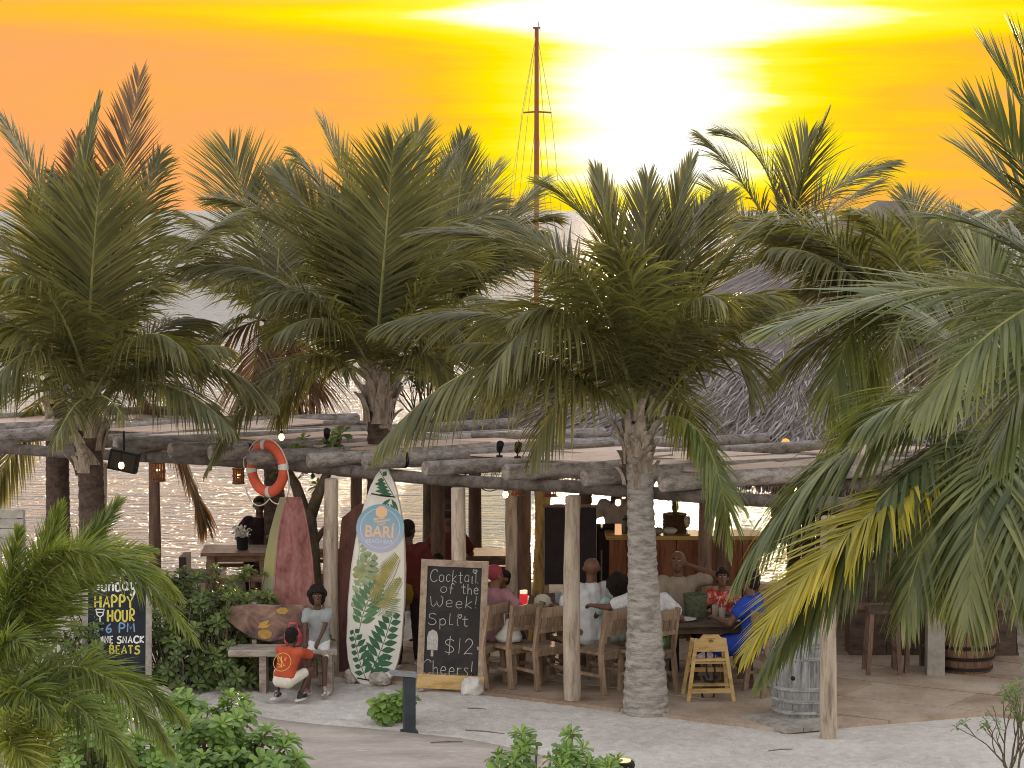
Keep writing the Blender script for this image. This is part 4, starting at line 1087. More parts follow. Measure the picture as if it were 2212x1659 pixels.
# --- cocktail board
g = ground(972, 1494)
cb = thing('chalkboard_sign', 'cocktail of the week chalkboard in a weathered wood frame with a pale base plank', 'chalkboard', (g.x, g.y, 0.0))
tilt(cb, radians(5), radians(2.0), radians(-3))
hw, ht = 0.372, 1.445
def bx(name, c_, sz, mat, par, **k): return MB().box(c_, sz).build(name, mat, par, local=True)
bx('slate', (0, 0.005, 0.80), (0.60, 0.020, 1.19), M_SLATE, cb)
bx('frame_stile', (-hw + 0.036, 0, 0.80), (0.072, 0.045, 1.29), M_FRAME, cb); bx('frame_stile', (hw - 0.036, 0, 0.80), (0.072, 0.045, 1.29), M_FRAME, cb)
bx('frame_rail', (0, 0, ht - 0.036), (0.60, 0.043, 0.072), M_FRAME, cb)
bx('base_plank', (0, -0.004, 0.105), (0.742, 0.05, 0.155), M_PALEWOOD, cb)
bx('foot', (-hw + 0.05, 0.0, 0.012), (0.06, 0.04, 0.03), M_FRAME, cb); bx('foot', (hw - 0.05, 0.0, 0.012), (0.06, 0.04, 0.03), M_FRAME, cb)
for s_ in (-1, 1):
    MB().bar((s_ * 0.34, 0.05, 1.38), (s_ * 0.34, 0.50, 0.08), 0.05, 0.035, (1, 0, 0)).build('rear_leg', M_FRAME, cb, local=True)
cx = lambda px: (px - 974) / 196.0; cz = lambda py: (1497 - py) / 198.0
yy = -0.0075
def word(txt, x0, x1, base, cap, w, seed, mat, par):
    mb = MB(); strokes(mb, txt, x0, x1, base, cap, w, yy, seed); mb.build('chalk_word', mat, par, local=True)
word('Cocktail', cx(921), cx(1027), cz(1258), 0.135, 0.0072, 1, M_CHALK, cb)
word('of', cx(944), cx(974), cz(1283), 0.115, 0.0072, 2, M_CHALK, cb); word('the', cx(990), cx(1028), cz(1283), 0.115, 0.0072, 22, M_CHALK, cb)
word('Week!', cx(923), cx(1026), cz(1313), 0.13, 0.0072, 3, M_CHALK, cb)
word('Split', cx(920), cx(1008), cz(1352), 0.125, 0.0072, 4, M_CHALK, cb)
word('$12', cx(956), cx(1020), cz(1414), 0.17, 0.0072, 5, M_CHALK, cb)
word('Cheers!', cx(911), cx(1022), cz(1462), 0.16, 0.0072, 6, M_CHALK, cb)
for hx, hy in ((1013, 1238), (984, 1337)):
    mb = MB(); ribbon(mb, [(cx(hx) + p[0] * 0.05, cz(hy) + p[1] * 0.045) for p in GL['heart'][1][0]], 0.009, yy); mb.build('chalk_heart', M_CHALK, cb, local=True)
mb = MB(); o_ = [(-.058, -.09), (.058, -.09), (.062, .05), (.045, .11), (0, .135), (-.045, .11), (-.062, .05)]
mb.prism([(cx(932) + a, cz(1390) + b) for a, b in o_], 0.002, Matrix.Translation((0, yy, 0)))
mb.prism([(cx(932) + a, cz(1410) + b) for a, b in ((-.014, -.06), (.014, -.06), (.014, .02), (-.014, .02))], 0.002, Matrix.Translation((0, yy, 0)))
mb.build('chalk_popsicle', M_CHALK, cb, local=True)

# --- happy hour board
g = ground(252, 1502)
hb = thing('chalkboard_sign', 'Sunday happy hour chalkboard in a grey frame half hidden by plume palm leaves', 'chalkboard', (g.x, g.y, 0.0))
tilt(hb, radians(5), radians(0.5), radians(4))
S2 = 201.0; hx_ = lambda px: (px - 252) / S2; hz_ = lambda py: (1502 - py) / S2
bx('slate', (0, 0.005, hz_(1360)), (0.63, 0.020, 1.20), M_SLATEB, hb)
bx('frame_stile', (-0.345, 0, hz_(1368)), (0.065, 0.045, 1.30), M_FRAMEG, hb); bx('frame_stile', (0.345, 0, hz_(1368)), (0.065, 0.045, 1.30), M_FRAMEG, hb)
bx('frame_rail', (0, 0, 1.34), (0.62, 0.043, 0.06), M_FRAMEG, hb); bx('frame_rail', (0, 0, 0.10), (0.62, 0.043, 0.07), M_FRAMEG, hb)
for s_ in (-1, 1): MB().bar((s_ * 0.32, 0.05, 1.3), (s_ * 0.32, 0.48, 0.04), 0.05, 0.035, (1, 0, 0)).build('rear_leg', M_FRAMEG, hb, local=True)
word('Sunday', hx_(198), hx_(292), hz_(1272), 0.15, 0.022, 7, M_CHALKW, hb)
word('WINE', hx_(205), hx_(244), hz_(1387), 0.072, 0.017, 8, M_CHALKW, hb); word('SNACK', hx_(252), hx_(311), hz_(1387), 0.072, 0.017, 18, M_CHALKW, hb)
mb = MB(); q = [(206, 1313), (209, 1326), (215, 1330), (221, 1326), (224, 1313), (206, 1313)]
ribbon(mb, [(hx_(a), hz_(b)) for a, b in q], 0.014, yy); ribbon(mb, [(hx_(215), hz_(1330)), (hx_(215), hz_(1343))], 0.014, yy); ribbon(mb, [(hx_(207), hz_(1344)), (hx_(223), hz_(1344))], 0.014, yy); ribbon(mb, [(hx_(208), hz_(1320)), (hx_(222), hz_(1320))], 0.012, yy)
mb.build('chalk_glass', M_CHALKW, hb, local=True)
word('HAPPY', hx_(203), hx_(288), hz_(1309), 0.125, 0.022, 9, M_CHALKY, hb); word('HOUR', hx_(231), hx_(291), hz_(1340), 0.125, 0.022, 10, M_CHALKY, hb)
word('BEATS', hx_(236), hx_(302), hz_(1410), 0.085, 0.016, 11, M_CHALKY, hb)
word('5-6', hx_(200), hx_(240), hz_(1364), 0.10, 0.016, 12, M_CHALKB, hb); word('PM', hx_(256), hx_(292), hz_(1364), 0.10, 0.016, 13, M_CHALKB, hb)

# ================================================================== PAINTED SURFBOARD
g = ground(803, 1478)
sb = thing('surfboard', 'tall white surfboard painted with green leaves and a round blue bar logo', 'surfboard', (g.x, g.y, 0.0))
tilt(sb, radians(9), radians(2.6), radians(-4))
prof = [(-0.02, .10), (0.02, .16), (0.10, .235), (0.25, .285), (0.45, .315), (0.9, .325), (1.3, .312), (1.6, .282), (1.85, .243), (2.05, .196), (2.22, .145), (2.34, .092), (2.41, .045), (2.44, .0)]
def half(z):
    for (z0, w0), (z1, w1) in zip(prof, prof[1:]):
        if z0 <= z <= z1: return lerp(w0, w1, (z - z0) / (z1 - z0))
    return 0.0
out = [(w, z) for z, w in prof] + [(-w, z) for z, w in reversed(prof[:-1])]
m = flat('surfboard_white', (0.66, 0.63, 0.58), 0.35, 0.4, vary=0.08, nscale=5)
MB().prism(out, 0.07, None, 0.02).build('board', m, sb, smooth='auto', local=True)
FY = -0.0372
def leafshape(mb, a, b, w, y, clip=True):
    a, b = Vector(a), Vector(b); d = b - a; n = Vector((-d.y, d.x)).normalized(); pts = []
    prf = ((0, .04), (.15, .5), (.38, 1), (.62, .85), (.85, .4), (1, .02))
    L = [a + d * t + n * (w * k / 2) for t, k in prf]; R_ = [a + d * t - n * (w * k / 2) for t, k in prf]
    allp = L + R_[::-1]
    if clip and any(abs(p.x) > half(p.y) - 0.03 for p in allp): return False
    nn = len(prf)
    mb.add([(p.x, y, p.y) for p in L + R_], [(i, i + 1, nn + i + 1, nn + i) for i in range(nn - 1)])
    return True
def painted_frond(a, b, L0, w, n, mat, y, ang=55, bend=0.0, stem=True):
    mb = MB(); a, b = Vector(a), Vector(b); d = (b - a); nrm = Vector((-d.y, d.x)).normalized(); pts = []
    for i in range(n + 1):
        t = i / n; p = a + d * t + nrm * (bend * sin(pi * t)); pts.append(p)
    if stem: ribbon(mb, [(p.x, p.y) for p in pts], 0.008, y)
    for i in range(n):
        p = pts[i + 1]; T = (pts[i + 1] - pts[i]).normalized(); l = L0 * (0.55 + 0.45 * sin(pi * min(1, (i + 1.2) / n))) * (1 - 0.3 * i / n)
        for s_ in (-1, 1):
            th = radians(ang) * s_; dd = Vector((T.x * cos(th) - T.y * sin(th), T.x * sin(th) + T.y * cos(th)))
            for k in (1.0, 0.75, 0.5):
                if leafshape(mb, p + dd * 0.008, p + dd * (l * k), w, y): break
    if mb.f: mb.build('painted_leaf', mat, sb, local=True)
G_D = flat('leaf_paint_dark', (0.035, 0.115, 0.060), 0.5, vary=0.3, nscale=10); G_M = flat('leaf_paint_mid', (0.10, 0.20, 0.10), 0.5, vary=0.3, nscale=10)
G_O = flat('leaf_paint_olive', (0.30, 0.26, 0.08), 0.5, vary=0.3, nscale=10); G_L = flat('leaf_paint_sage', (0.26, 0.32, 0.18), 0.5, vary=0.3, nscale=10)
sxp = lambda px: (px - 803 - (1478 - py_) * 0.045) / 195.0
def bp(px, py): return ((px - 803 - (1478 - py) * 0.0445) / 196.0, (1478 - py) / 194.0)
painted_frond(bp(848, 1072), bp(812, 1012), 0.207, 0.054, 8, G_D, FY, 62)
painted_frond(bp(842, 1062), bp(836, 1096), 0.171, 0.042, 3, G_D, FY - .0006, 40, stem=False)
painted_frond(bp(797, 1462), bp(846, 1330), 0.244, 0.072, 9, G_D, FY, 62, -0.02)
painted_frond(bp(792, 1470), bp(764, 1370), 0.183, 0.060, 7, G_D, FY - .0003, 60, 0.02)
painted_frond(bp(806, 1474), bp(834, 1420), 0.146, 0.054, 4, G_D, FY - .0006, 58)
painted_frond(bp(775, 1360), bp(812, 1265), 0.232, 0.066, 8, G_M, FY - .0009, 58, 0.03)
painted_frond(bp(760, 1330), bp(778, 1236), 0.183, 0.060, 6, G_L, FY - .0003, 55, -0.02)
painted_frond(bp(800, 1310), bp(862, 1205), 0.293, 0.019, 26, G_O, FY - .0012, 58, -0.05)
painted_frond(bp(815, 1330), bp(868, 1255), 0.220, 0.017, 20, G_L, FY - .0009, 55, -0.03)
painted_frond(bp(764, 1270), bp(796, 1205), 0.207, 0.090, 5, G_L, FY - .0012, 62, 0.01)
painted_frond(bp(768, 1225), bp(770, 1165), 0.134, 0.048, 6, G_L, FY - .0003, 55, -0.01)
# big split leaf
mb = MB(); c_ = bp(786, 1238); pts = []
for k in range(40):
    th = 2 * pi * k / 40; r = 0.135 * (1 + 0.12 * cos(th * 2)) * (0.72 if k % 5 == 0 else 1.0); pts.append((c_[0] + r * cos(th), c_[1] + r * sin(th) * 0.85))
mb.prism(pts, 0.0012, Matrix.Translation((0, FY - .0004, 0))); mb.build('painted_leaf', G_O, sb, local=True)
# round logo
def disc(r, c_, y, n=48, r_in=0.0):
    mb = MB(); c_ = Vector(c_)
    if r_in > 0:
        mb.add([(c_.x + q * cos(2 * pi * k / n), y, c_.y + q * sin(2 * pi * k / n)) for q in (r_in, r) for k in range(n)], [(k, (k + 1) % n, n + (k + 1) % n, n + k) for k in range(n)])
    else: mb.add([(c_.x + r * cos(2 * pi * k / n), y, c_.y + r * sin(2 * pi * k / n)) for k in range(n)], [tuple(range(n))])
    return mb
lc = bp(817, 1140)
mlogo = newmat('logo_blue'); s3 = E.nt.nodes.new('ShaderNodeSeparateXYZ'); t3 = E.nt.nodes.new('ShaderNodeTexCoord'); E.nt.links.new(t3.outputs['Object'], s3.inputs[0])
principled(mlogo, ramp(E(s3.outputs[2]).smooth(lc[1] - 0.27, lc[1] + 0.27), [(0.0, (0.42, 0.42, 0.55)), (0.45, (0.28, 0.40, 0.52)), (1.0, (0.20, 0.37, 0.47))]), 0.5, 0.3)
M_PEACH = flat('logo_peach', (0.80, 0.50, 0.29), 0.5, vary=0.05); M_LINE = flat('logo_pale', (0.55, 0.62, 0.70), 0.5, vary=0.05)
logo = disc(0.272, lc, FY - .0022).build('logo_disc', mlogo, sb, local=True)
disc(0.226, lc, FY - .0030, r_in=0.219).build('logo_ring', M_LINE, logo, local=True)
sc0 = (lc[0] + 0.004, lc[1] + 0.185)
mb = disc(0.067, sc0, FY - .0034)
for k, (dx, dz, w_) in enumerate([(-.015, -.075, .13), (.01, -.093, .17), (-.012, -.109, .15), (.006, -.125, .10), (-.07, -.085, .05), (.075, -.078, .06), (0, -.140, .06)]):
    ribbon(mb, [(sc0[0] + dx - w_ / 2, sc0[1] + dz), (sc0[0] + dx + w_ / 2, sc0[1] + dz)], 0.008, FY - .0037)
mb.build('logo_sun', M_PEACH, logo, local=True)
def text_mesh(txt, width, height, c_, y, mat, name, parent, bold=0.0):
    cu = bpy.data.curves.new('t', 'FONT'); cu.body = txt; cu.offset = bold; cu.align_x = 'CENTER'; cu.resolution_u = 3
    o = bpy.data.objects.new('t', cu); COL.objects.link(o)
    dg = bpy.context.evaluated_depsgraph_get(); me = bpy.data.meshes.new_from_object(o.evaluated_get(dg))
    bpy.data.objects.remove(o)
    xs_ = [v.co.x for v in me.vertices]; ys_ = [v.co.y for v in me.vertices]; x0, x1, y0, y1 = min(xs_), max(xs_), min(ys_), max(ys_)
    for v in me.vertices: v.co = Vector((c_[0] + ((v.co.x - x0) / (x1 - x0) - .5) * width, y, c_[1] + ((v.co.y - y0) / (y1 - y0) - .5) * height))
    me.materials.clear(); me.materials.append(mat); me.name = name
    return link_mesh(name, me, parent)
text_mesh('BAR\u00cd', 0.33, 0.165, (lc[0], lc[1] - 0.020), FY - .0034, M_PEACH, 'logo_lettering', logo, 0.018)
text_mesh('BEACH BAR', 0.30, 0.045, (lc[0], lc[1] - 0.145), FY - .0034, M_LINE, 'logo_lettering', logo, 0.012)
# straps holding the board
for py, w_ in ((1069, 0.30), (1470, 0.36)):
    z_ = bp(820, py)[1]; x_ = min(half(z_), w_ / 2)
    MB().tube([(-x_ * 0.9, -0.045, z_ + 0.02), (0, -0.047, z_), (x_ * 0.9, -0.045, z_ - 0.005)], 0.007, 6).build('strap', M_BLACK, sb, local=True)
for s_ in (-1, 1): MB().ball((s_ * 0.14, -0.045, bp(820, 1069)[1] + 0.012), (0.016, 0.012, 0.016)).build('strap_knob', M_WHITE, sb, smooth=True, local=True)

# --- upright red boat
g = at(636, 1450, 28.0)
rb = thing('upright_boat', 'old red wooden boat hull stood on end with a yellow and blue painted side', 'boat', (g.x, g.y, 0.0), radians(14))
tilt(rb, radians(6), radians(1), radians(14))
m_red = mottled('faded_red_paint', (0.15, 0.06, 0.055), (0.30, 0.125, 0.115), (5, 5, 2.4), 1.3, 0.8, 0.35, c3=(0.38, 0.22, 0.20))
m_side = newmat('striped_side_paint'); s3 = E.nt.nodes.new('ShaderNodeSeparateXYZ'); t3 = E.nt.nodes.new('ShaderNodeTexCoord'); E.nt.links.new(t3.outputs['Object'], s3.inputs[0])
nn_ = tnoise(objcoord((8, 8, 2)), 1.0, 4.0)
c_ = ramp((E(s3.outputs[2]) * 0.5 + (nn_ - 0.5) * 0.25).clamp(), [(0.1, (0.19, 0.25, 0.30)), (0.42, (0.22, 0.28, 0.30)), (0.6, (0.36, 0.34, 0.14)), (0.9, (0.28, 0.26, 0.16))])
principled(m_side, c_, 0.8, 0.2, nn_, 0.3, 0.01)
mb = MB(); secs = [(0, .235, .34), (.5, .235, .34), (1.0, .225, .32), (1.35, .20, .28), (1.65, .16, .22), (1.9, .115, .15), (2.05, .07, .10)]
vs = []
for z_, a_, b_ in secs: vs += [(-b_, .36, z_), (-a_, 0, z_), (a_, 0, z_), (b_, .36, z_)]
mb.add(vs, [])
ns = len(secs); b0 = 0
for i in range(ns - 1):
    for q, mi in ((0, 1), (1, 0), (2, 0), (3, 0)):
        mb.f.append((i * 4 + q, i * 4 + (q + 1) % 4, (i + 1) * 4 + (q + 1) % 4, (i + 1) * 4 + q)); mb.mi.append(mi)
mb.f.append(tuple(range((ns - 1) * 4, ns * 4))); mb.mi.append(0)
mb.build('hull', [m_red, m_side], rb, local=True)
for s_ in (-1, 1):
    MB().tube([(s_ * (a_ + .005), -.004, z_) for z_, a_, b_ in secs], 0.012, 6).build('chine_strip', m_red, rb, local=True)
# --- dark plank stood behind the surfboard
g = at(752, 1455, 28.3)
pk = thing('upright_plank', 'dark red-brown pointed plank leaning behind the painted surfboard', 'plank', (g.x, g.y, 0))
tilt(pk, radians(4), radians(1.5), 0)
MB().prism([(-.19, 0), (.2, 0), (.2, 1.95), (.08, 1.95), (-.12, 1.78), (-.15, 1.2)], 0.06, None, 0.012).build('plank', mottled('dark_red_plank', (0.07, 0.030, 0.025), (0.16, 0.070, 0.055), (6, 6, 1.5), 1.3, 0.7, 0.3), pk, local=True)
bx('foot_block', (0, 0.05, 0.06), (0.36, 0.14, 0.12), M_DARKPOST, pk)

# --- lifebuoy
le = raf[6][0] + W * 0.22
ctr = le - Vector((0, 0, 0.135)); nrm = Vector((-0.66, -0.75, 0.0)).normalized(); ex = Vector((0.75, -0.66, 0)).normalized(); ez = Vector((0, 0, 1))
lb = thing('lifebuoy', 'orange lifebuoy with white bands and rope hung on a log end', 'lifebuoy', ctr)
M_ORANGE = flat('lifebuoy_orange', (0.62, 0.10, 0.05), 0.55, vary=0.15, nscale=6); M_BAND = flat('reflective_band', (0.60, 0.59, 0.57), 0.5, vary=0.1)
def torus_part(R_, r_, t0, t1, n, flat_=1.0, sides=14, caps=False):
    mb = MB(); vs = []
    for i in range(n + 1):
        t = lerp(t0, t1, i / n); rd = ex * cos(t) + ez * sin(t)
        for k in range(sides):
            a = 2 * pi * k / sides; vs.append(ctr + rd * (R_ + r_ * cos(a)) + nrm * (r_ * flat_ * sin(a)))
    mb.add(vs, [(i * sides + k, i * sides + (k + 1) % sides, (i + 1) * sides + (k + 1) % sides, (i + 1) * sides + k) for i in range(n) for k in range(sides)])
    return mb
torus_part(0.268, 0.064, 0, 2 * pi, 56, 0.8).build('ring', M_ORANGE, lb, smooth=True)
for k in range(4):
    a = radians(8 + 90 * k); torus_part(0.268, 0.0665, a - 0.11, a + 0.11, 6, 0.82).build('reflective_band', M_BAND, lb, smooth=True)
rp = []
for k in range(49):
    t = radians(-150 + 330 * k / 48); sag = abs(sin((t - radians(8)) * 2)) ** 0.8; rd = ex * cos(t) + ez * sin(t)
    rp.append(ctr + rd * (0.337 + (0.075 * sag if sin(t) < 0.3 else 0.012)) + nrm * 0.02 - Vector((0, 0, 0.07 * sag if sin(t) < 0.2 else 0)))
MB().tube(rp, 0.008, 6).build('rope', flat('rope', (0.55, 0.52, 0.47), 0.9), lb, smooth=True)

# ================================================================== BENCH
g = ground(600, 1500)
bn = thing('driftwood_bench', 'driftwood plank bench with a carved painted backrest', 'bench', (g.x, g.y + 0.15, 0))
m_bs = mottled('bench_wood', (0.14, 0.11, 0.10), (0.32, 0.27, 0.23), (3, 12, 12), 1.0, 0.85, 0.4, c3=(0.44, 0.39, 0.35))
sp = lambda px, py, Y: at(px, py, Y)
Yb = 27.35
s0, s1 = at(493, 1424, Yb), at(724, 1424, Yb)
o_ = [(s0.x, -.17), (s0.x + .05, -.22), (s0.x + .4, -.20), (s0.x + .8, -.22), (s1.x, -.18), (s1.x + .03, .1), (s1.x - .1, .2), (s0.x + .5, .19), (s0.x + .02, .2)]
MB().prism(o_, 0.075, Matrix.Translation((0, Yb, 0.435)) @ Matrix.Rotation(radians(90), 4, 'X') @ Matrix.Identity(4), 0.012).build('seat', m_bs, bn)
for px in (570, 712):
    p = at(px, 1440, Yb); MB().box((p.x, Yb, 0.19), (0.075, 0.30, 0.42)).build('leg', m_bs, bn)
for px in (548, 690):
    p = at(px, 1400, Yb + 0.2); MB().bar((p.x, Yb + 0.30, 0.0), (p.x, Yb + 0.31, 0.92), 0.11, 0.05, (1, 0, 0)).build('back_support', m_bs, bn)
m_carve = newmat('carved_painted_wood')
co = objcoord(); n1 = tnoise(co, 4.0, 5.0, 0.6, 0.8); n2 = tnoise(co, 11.0, 4.0)
c_ = ramp(n1, [(0.36, (0.05, 0.045, 0.05)), (0.47, (0.17, 0.10, 0.085)), (0.6, (0.27, 0.17, 0.14)), (0.72, (0.40, 0.28, 0.12))])
principled(m_carve, c_, 0.8, 0.2, n1 + n2, 0.6, 0.02)
bk = [(490, 1320), (500, 1310), (545, 1304), (590, 1307), (640, 1306), (700, 1312), (716, 1322), (690, 1352), (640, 1375), (585, 1387), (540, 1377), (508, 1355), (492, 1340)]
pts = [at(px, py, Yb + 0.24) for px, py in bk]
p0_ = Vector((0, Yb + 0.23, 0))
MB().prism([(p.x, p.z) for p in pts], 0.06, Matrix.Translation((0, Yb + 0.235, 0)), 0.015).build('backrest', m_carve, bn)
m_y = flat('carving_yellow', (0.42, 0.26, 0.07), 0.7, vary=0.3)
for q, nm in (([(557, 1356), (561, 1346), (570, 1342), (582, 1339), (576, 1350), (586, 1348), (578, 1356), (568, 1358)], 'carved_motif'), ([(558, 1364), (566, 1360), (578, 1361), (588, 1367), (586, 1376), (574, 1381), (562, 1378), (557, 1371)], 'carved_motif'), ([(596, 1318), (606, 1312), (618, 1313), (624, 1320), (616, 1327), (602, 1326)], 'carved_motif')):
    MB().prism([(at(a, b, Yb + 0.2).x, at(a, b, Yb + 0.2).z) for a, b in q], 0.006, Matrix.Translation((0, Yb + 0.2025, 0))).build(nm, m_y, bn)
# child's pink-red bag on the bench
g = at(633, 1415, Yb); bg_ = thing('small_bag', 'red and pink child bag resting on the bench beside the girl', 'bag', (g.x, Yb + 0.06, 0.472))
m_bag = mottled('bag_fabric', (0.38, 0.03, 0.05), (0.58, 0.10, 0.13), (18, 18, 18), 1.0, 0.7, 0.3, c3=(0.68, 0.32, 0.34))
mb = MB(); mb.lathe([(0.02, 0.0), (0.10, 0.01), (0.13, 0.08), (0.125, 0.2), (0.09, 0.27), (0.02, 0.3)], 14); mb.v = [(x * .8, y * 0.5, z * .72) for x, y, z in mb.v]
mb.build('bag_body', m_bag, bg_, smooth=True, local=True)
MB().tube([(-.05, 0, .18), (-.04, 0, .26), (.04, 0, .26), (.05, 0, .18)], 0.010, 6).build('bag_handle', m_bag, bg_, smooth=True, local=True)

# ================================================================== ROCKS
M_ROCK = mottled('coral_rock', (0.28, 0.24, 0.21), (0.48, 0.43, 0.39), (9, 9, 9), 1.0, 0.95, 0.7, c3=(0.60, 0.56, 0.52)); M_ROCKW = mottled('white_coral_rock', (0.50, 0.47, 0.46), (0.68, 0.66, 0.64), (9, 9, 9), 1.0, 0.95, 0.6)
def rock(label, px, py, w, h, seed, mat, dpt=0.8):
    g = ground(px, py); bm = bmesh.new(); bmesh.ops.create_icosphere(bm, subdivisions=3, radius=1)
    for v in bm.verts:
        n_ = noise.noise(v.co * 1.3 + Vector((seed * 3.1, 0, 0))) * 0.35 + noise.noise(v.co * 3.5 + Vector((seed, 5, 0))) * 0.14 + noise.noise(v.co * 8 + Vector((seed, 9, 0))) * 0.05
        v.co *= 1 + n_; v.co = Vector((v.co.x * w / 2, v.co.y * w * dpt / 2, v.co.z * h / 2 + h * 0.36))
    me = bpy.data.meshes.new('rock'); bm.to_mesh(me); bm.free(); me.materials.append(mat); me.polygons.foreach_set('use_smooth', [True] * len(me.polygons)); me.set_sharp_from_angle(angle=radians(28))
    o = link_mesh('rock', me); o.location = (g.x, g.y, 0); o.rotation_euler.z = seed
    return tag(o, label, 'rock')
rock('beige rock wedged at the left foot of the painted surfboard', 762, 1474, 0.20, 0.22, 1, M_ROCK)
rock('low pale rock in front of the painted surfboard tail', 818, 1478, 0.30, 0.17, 2, M_ROCK)
rock('white rock holding the corner of the cocktail chalkboard', 1020, 1500, 0.25, 0.23, 3, M_ROCKW)
rock('beige stone at the foot of the happy hour chalkboard', 345, 1510, 0.24, 0.17, 4, M_ROCK)

# ================================================================== LAMP BOLLARD, GROUND LAMP
g = ground(884, 1583); bo = thing('lamp_bollard', 'dark square lamp bollard with slanted top plate at the path edge', 'bollard', (g.x, g.y, 0), radians(12))
m_bo = flat('bollard_paint', (0.035, 0.043, 0.055), 0.5, vary=0.25, nscale=8)
bx('post', (0, 0, 0.28), (0.115, 0.115, 0.60), m_bo, bo)
MB().box((-0.06, -0.01, 0.612), (0.27, 0.16, 0.035), Matrix.Rotation(radians(7), 3, 'Y')).build('top_plate', flat('bollard_top', (0.22, 0.23, 0.25), 0.35, 0.5, vary=0.2), bo, local=True)
bx('base_flange', (0, 0, 0.012), (0.16, 0.16, 0.03), m_bo, bo)
c = at(1345, 1652, 21.6); gl = thing('ground_lamp', 'small black ground lamp with a warm lit slot among the leaves', 'lamp', (c.x, c.y, 0))
MB().lathe([(0.05, 0), (0.05, c.z - 0.1), (0.09, c.z - 0.08), (0.11, c.z), (0.10, c.z + 0.03)], 16).build('lamp_body', M_BLACK, gl, smooth='auto', local=True)
MB().lathe([(0.07, c.z + 0.032), (0.075, c.z + 0.045), (0.02, c.z + 0.05)], 16).build('lamp_lens', flat('warm_lens', (0.8, 0.5, 0.25), 0.4, emit=(1, 0.55, 0.25), es=1.0), gl, smooth='auto', local=True)

# ================================================================== BARREL ON ITS BOARD, POST BARREL
def barrel(name, label, loc, r, h, wood, hoop, staves=22, group=None):
    t = thing(name, label, 'barrel', loc)
    def R(z): return r * (0.83 + 0.17 * (1 - ((z - h / 2) / (h / 2)) ** 2))
    for k in range(staves):
        a0, a1 = 2 * pi * k / staves + 0.006, 2 * pi * (k + 1) / staves - 0.006; mb = MB(); vs = []; n = 8
        rr = random.Random(k + int(loc[0] * 10)); jit = rr.uniform(-.004, .004)
        for i in range(n + 1):
            z = h * i / n; q = R(z) + jit
            vs += [(q * cos(a0), q * sin(a0), z), (q * cos(a1), q * sin(a1), z), ((q - .03) * cos(a1), (q - .03) * sin(a1), z), ((q - .03) * cos(a0), (q - .03) * sin(a0), z)]
        fs = [(i * 4 + e, i * 4 + (e + 1) % 4, i * 4 + 4 + (e + 1) % 4, i * 4 + 4 + e) for i in range(n) for e in range(4)] + [(3, 2, 1, 0), (n * 4, n * 4 + 1, n * 4 + 2, n * 4 + 3)]
        mb.add(vs, fs); mb.build('stave', wood, t, local=True)
    MB().lathe([(0.0, h - .04), (R(h) - .025, h - .04), (R(h) - .025, h - .06), (0, h - .06)], 24, cap=False).build('barrel_head', wood, t, local=True)
    for z0 in (0.05, 0.17, 0.30, h - .30, h - .17, h - .05):
        MB().lathe([(R(z0 - .02) + .004, z0 - .02), (R(z0) + .010, z0 - .018), (R(z0) + .010, z0 + .018), (R(z0 + .02) + .004, z0 + .02)], 28, cap=False).build('hoop', hoop, t, smooth='auto', local=True)
    return t
g = ground(1735, 1562)
M_GREYSTAVE = mottled('grey_stave', (0.12, 0.125, 0.13), (0.26, 0.265, 0.275), (20, 20, 3), 1.0, 0.85, 0.35, c3=(0.36, 0.36, 0.36), vary=0.15)
bl = barrel('wine_barrel', 'weathered grey wine barrel standing on a flat board behind the bleached post', (g.x + 0.02, g.y + 0.30, 0.05), 0.345, 0.92, M_GREYSTAVE, mottled('grey_hoop', (0.13, 0.13, 0.135), (0.38, 0.38, 0.38), (6, 6, 30), 1.0, 0.6, 0.3))
MB().ball((-0.13, -0.31, 0.42), (0.025, 0.02, 0.025)).build('bung', M_BLACK, bl, smooth=True, local=True)
bd = thing('barrel_board', 'weathered grey board under the wine barrel', 'board', (g.x, g.y + 0.28, 0))
tb_ = [ground(1600, 1556), ground(1697, 1586), ground(1812, 1575), ground(1750, 1540)]
for k in range(3):
    a0, a1 = k / 3 + .006, (k + 1) / 3 - .006
    q = [tb_[0].lerp(tb_[3], a0), tb_[1].lerp(tb_[2], a0), tb_[1].lerp(tb_[2], a1), tb_[0].lerp(tb_[3], a1)]
    mb = MB(); mb.add([(p.x, p.y, 0.005) for p in q] + [(p.x, p.y, 0.05) for p in q], [(3, 2, 1, 0), (4, 5, 6, 7), (0, 1, 5, 4), (1, 2, 6, 5), (2, 3, 7, 6), (3, 0, 4, 7)])
    mb.build('plank', M_FRAMEG, bd)
g = ground(2093, 1465); barrel('wine_barrel', 'brown wine barrel with dark hoops in the shade beside a square post', (g.x + 0.02, g.y + 0.35, 0.031), 0.35, 0.92, mottled('brown_stave', (0.10, 0.055, 0.035), (0.22, 0.13, 0.085), (20, 20, 3), 1.0, 0.75, 0.3, vary=0.15), M_BLACK)
g = ground(2022, 1465); sq = thing('square_post', 'thick square concrete post on the boarded floor beside the brown barrel', 'post', (g.x, g.y + 0.1, 0))
MB().box((0, 0, 1.1), (0.20, 0.20, 2.3), None, 0.9).build('shaft', mottled('concrete_post', (0.24, 0.22, 0.20), (0.36, 0.33, 0.30), (5, 5, 5), 1.0, 0.9, 0.3), sq, local=True)
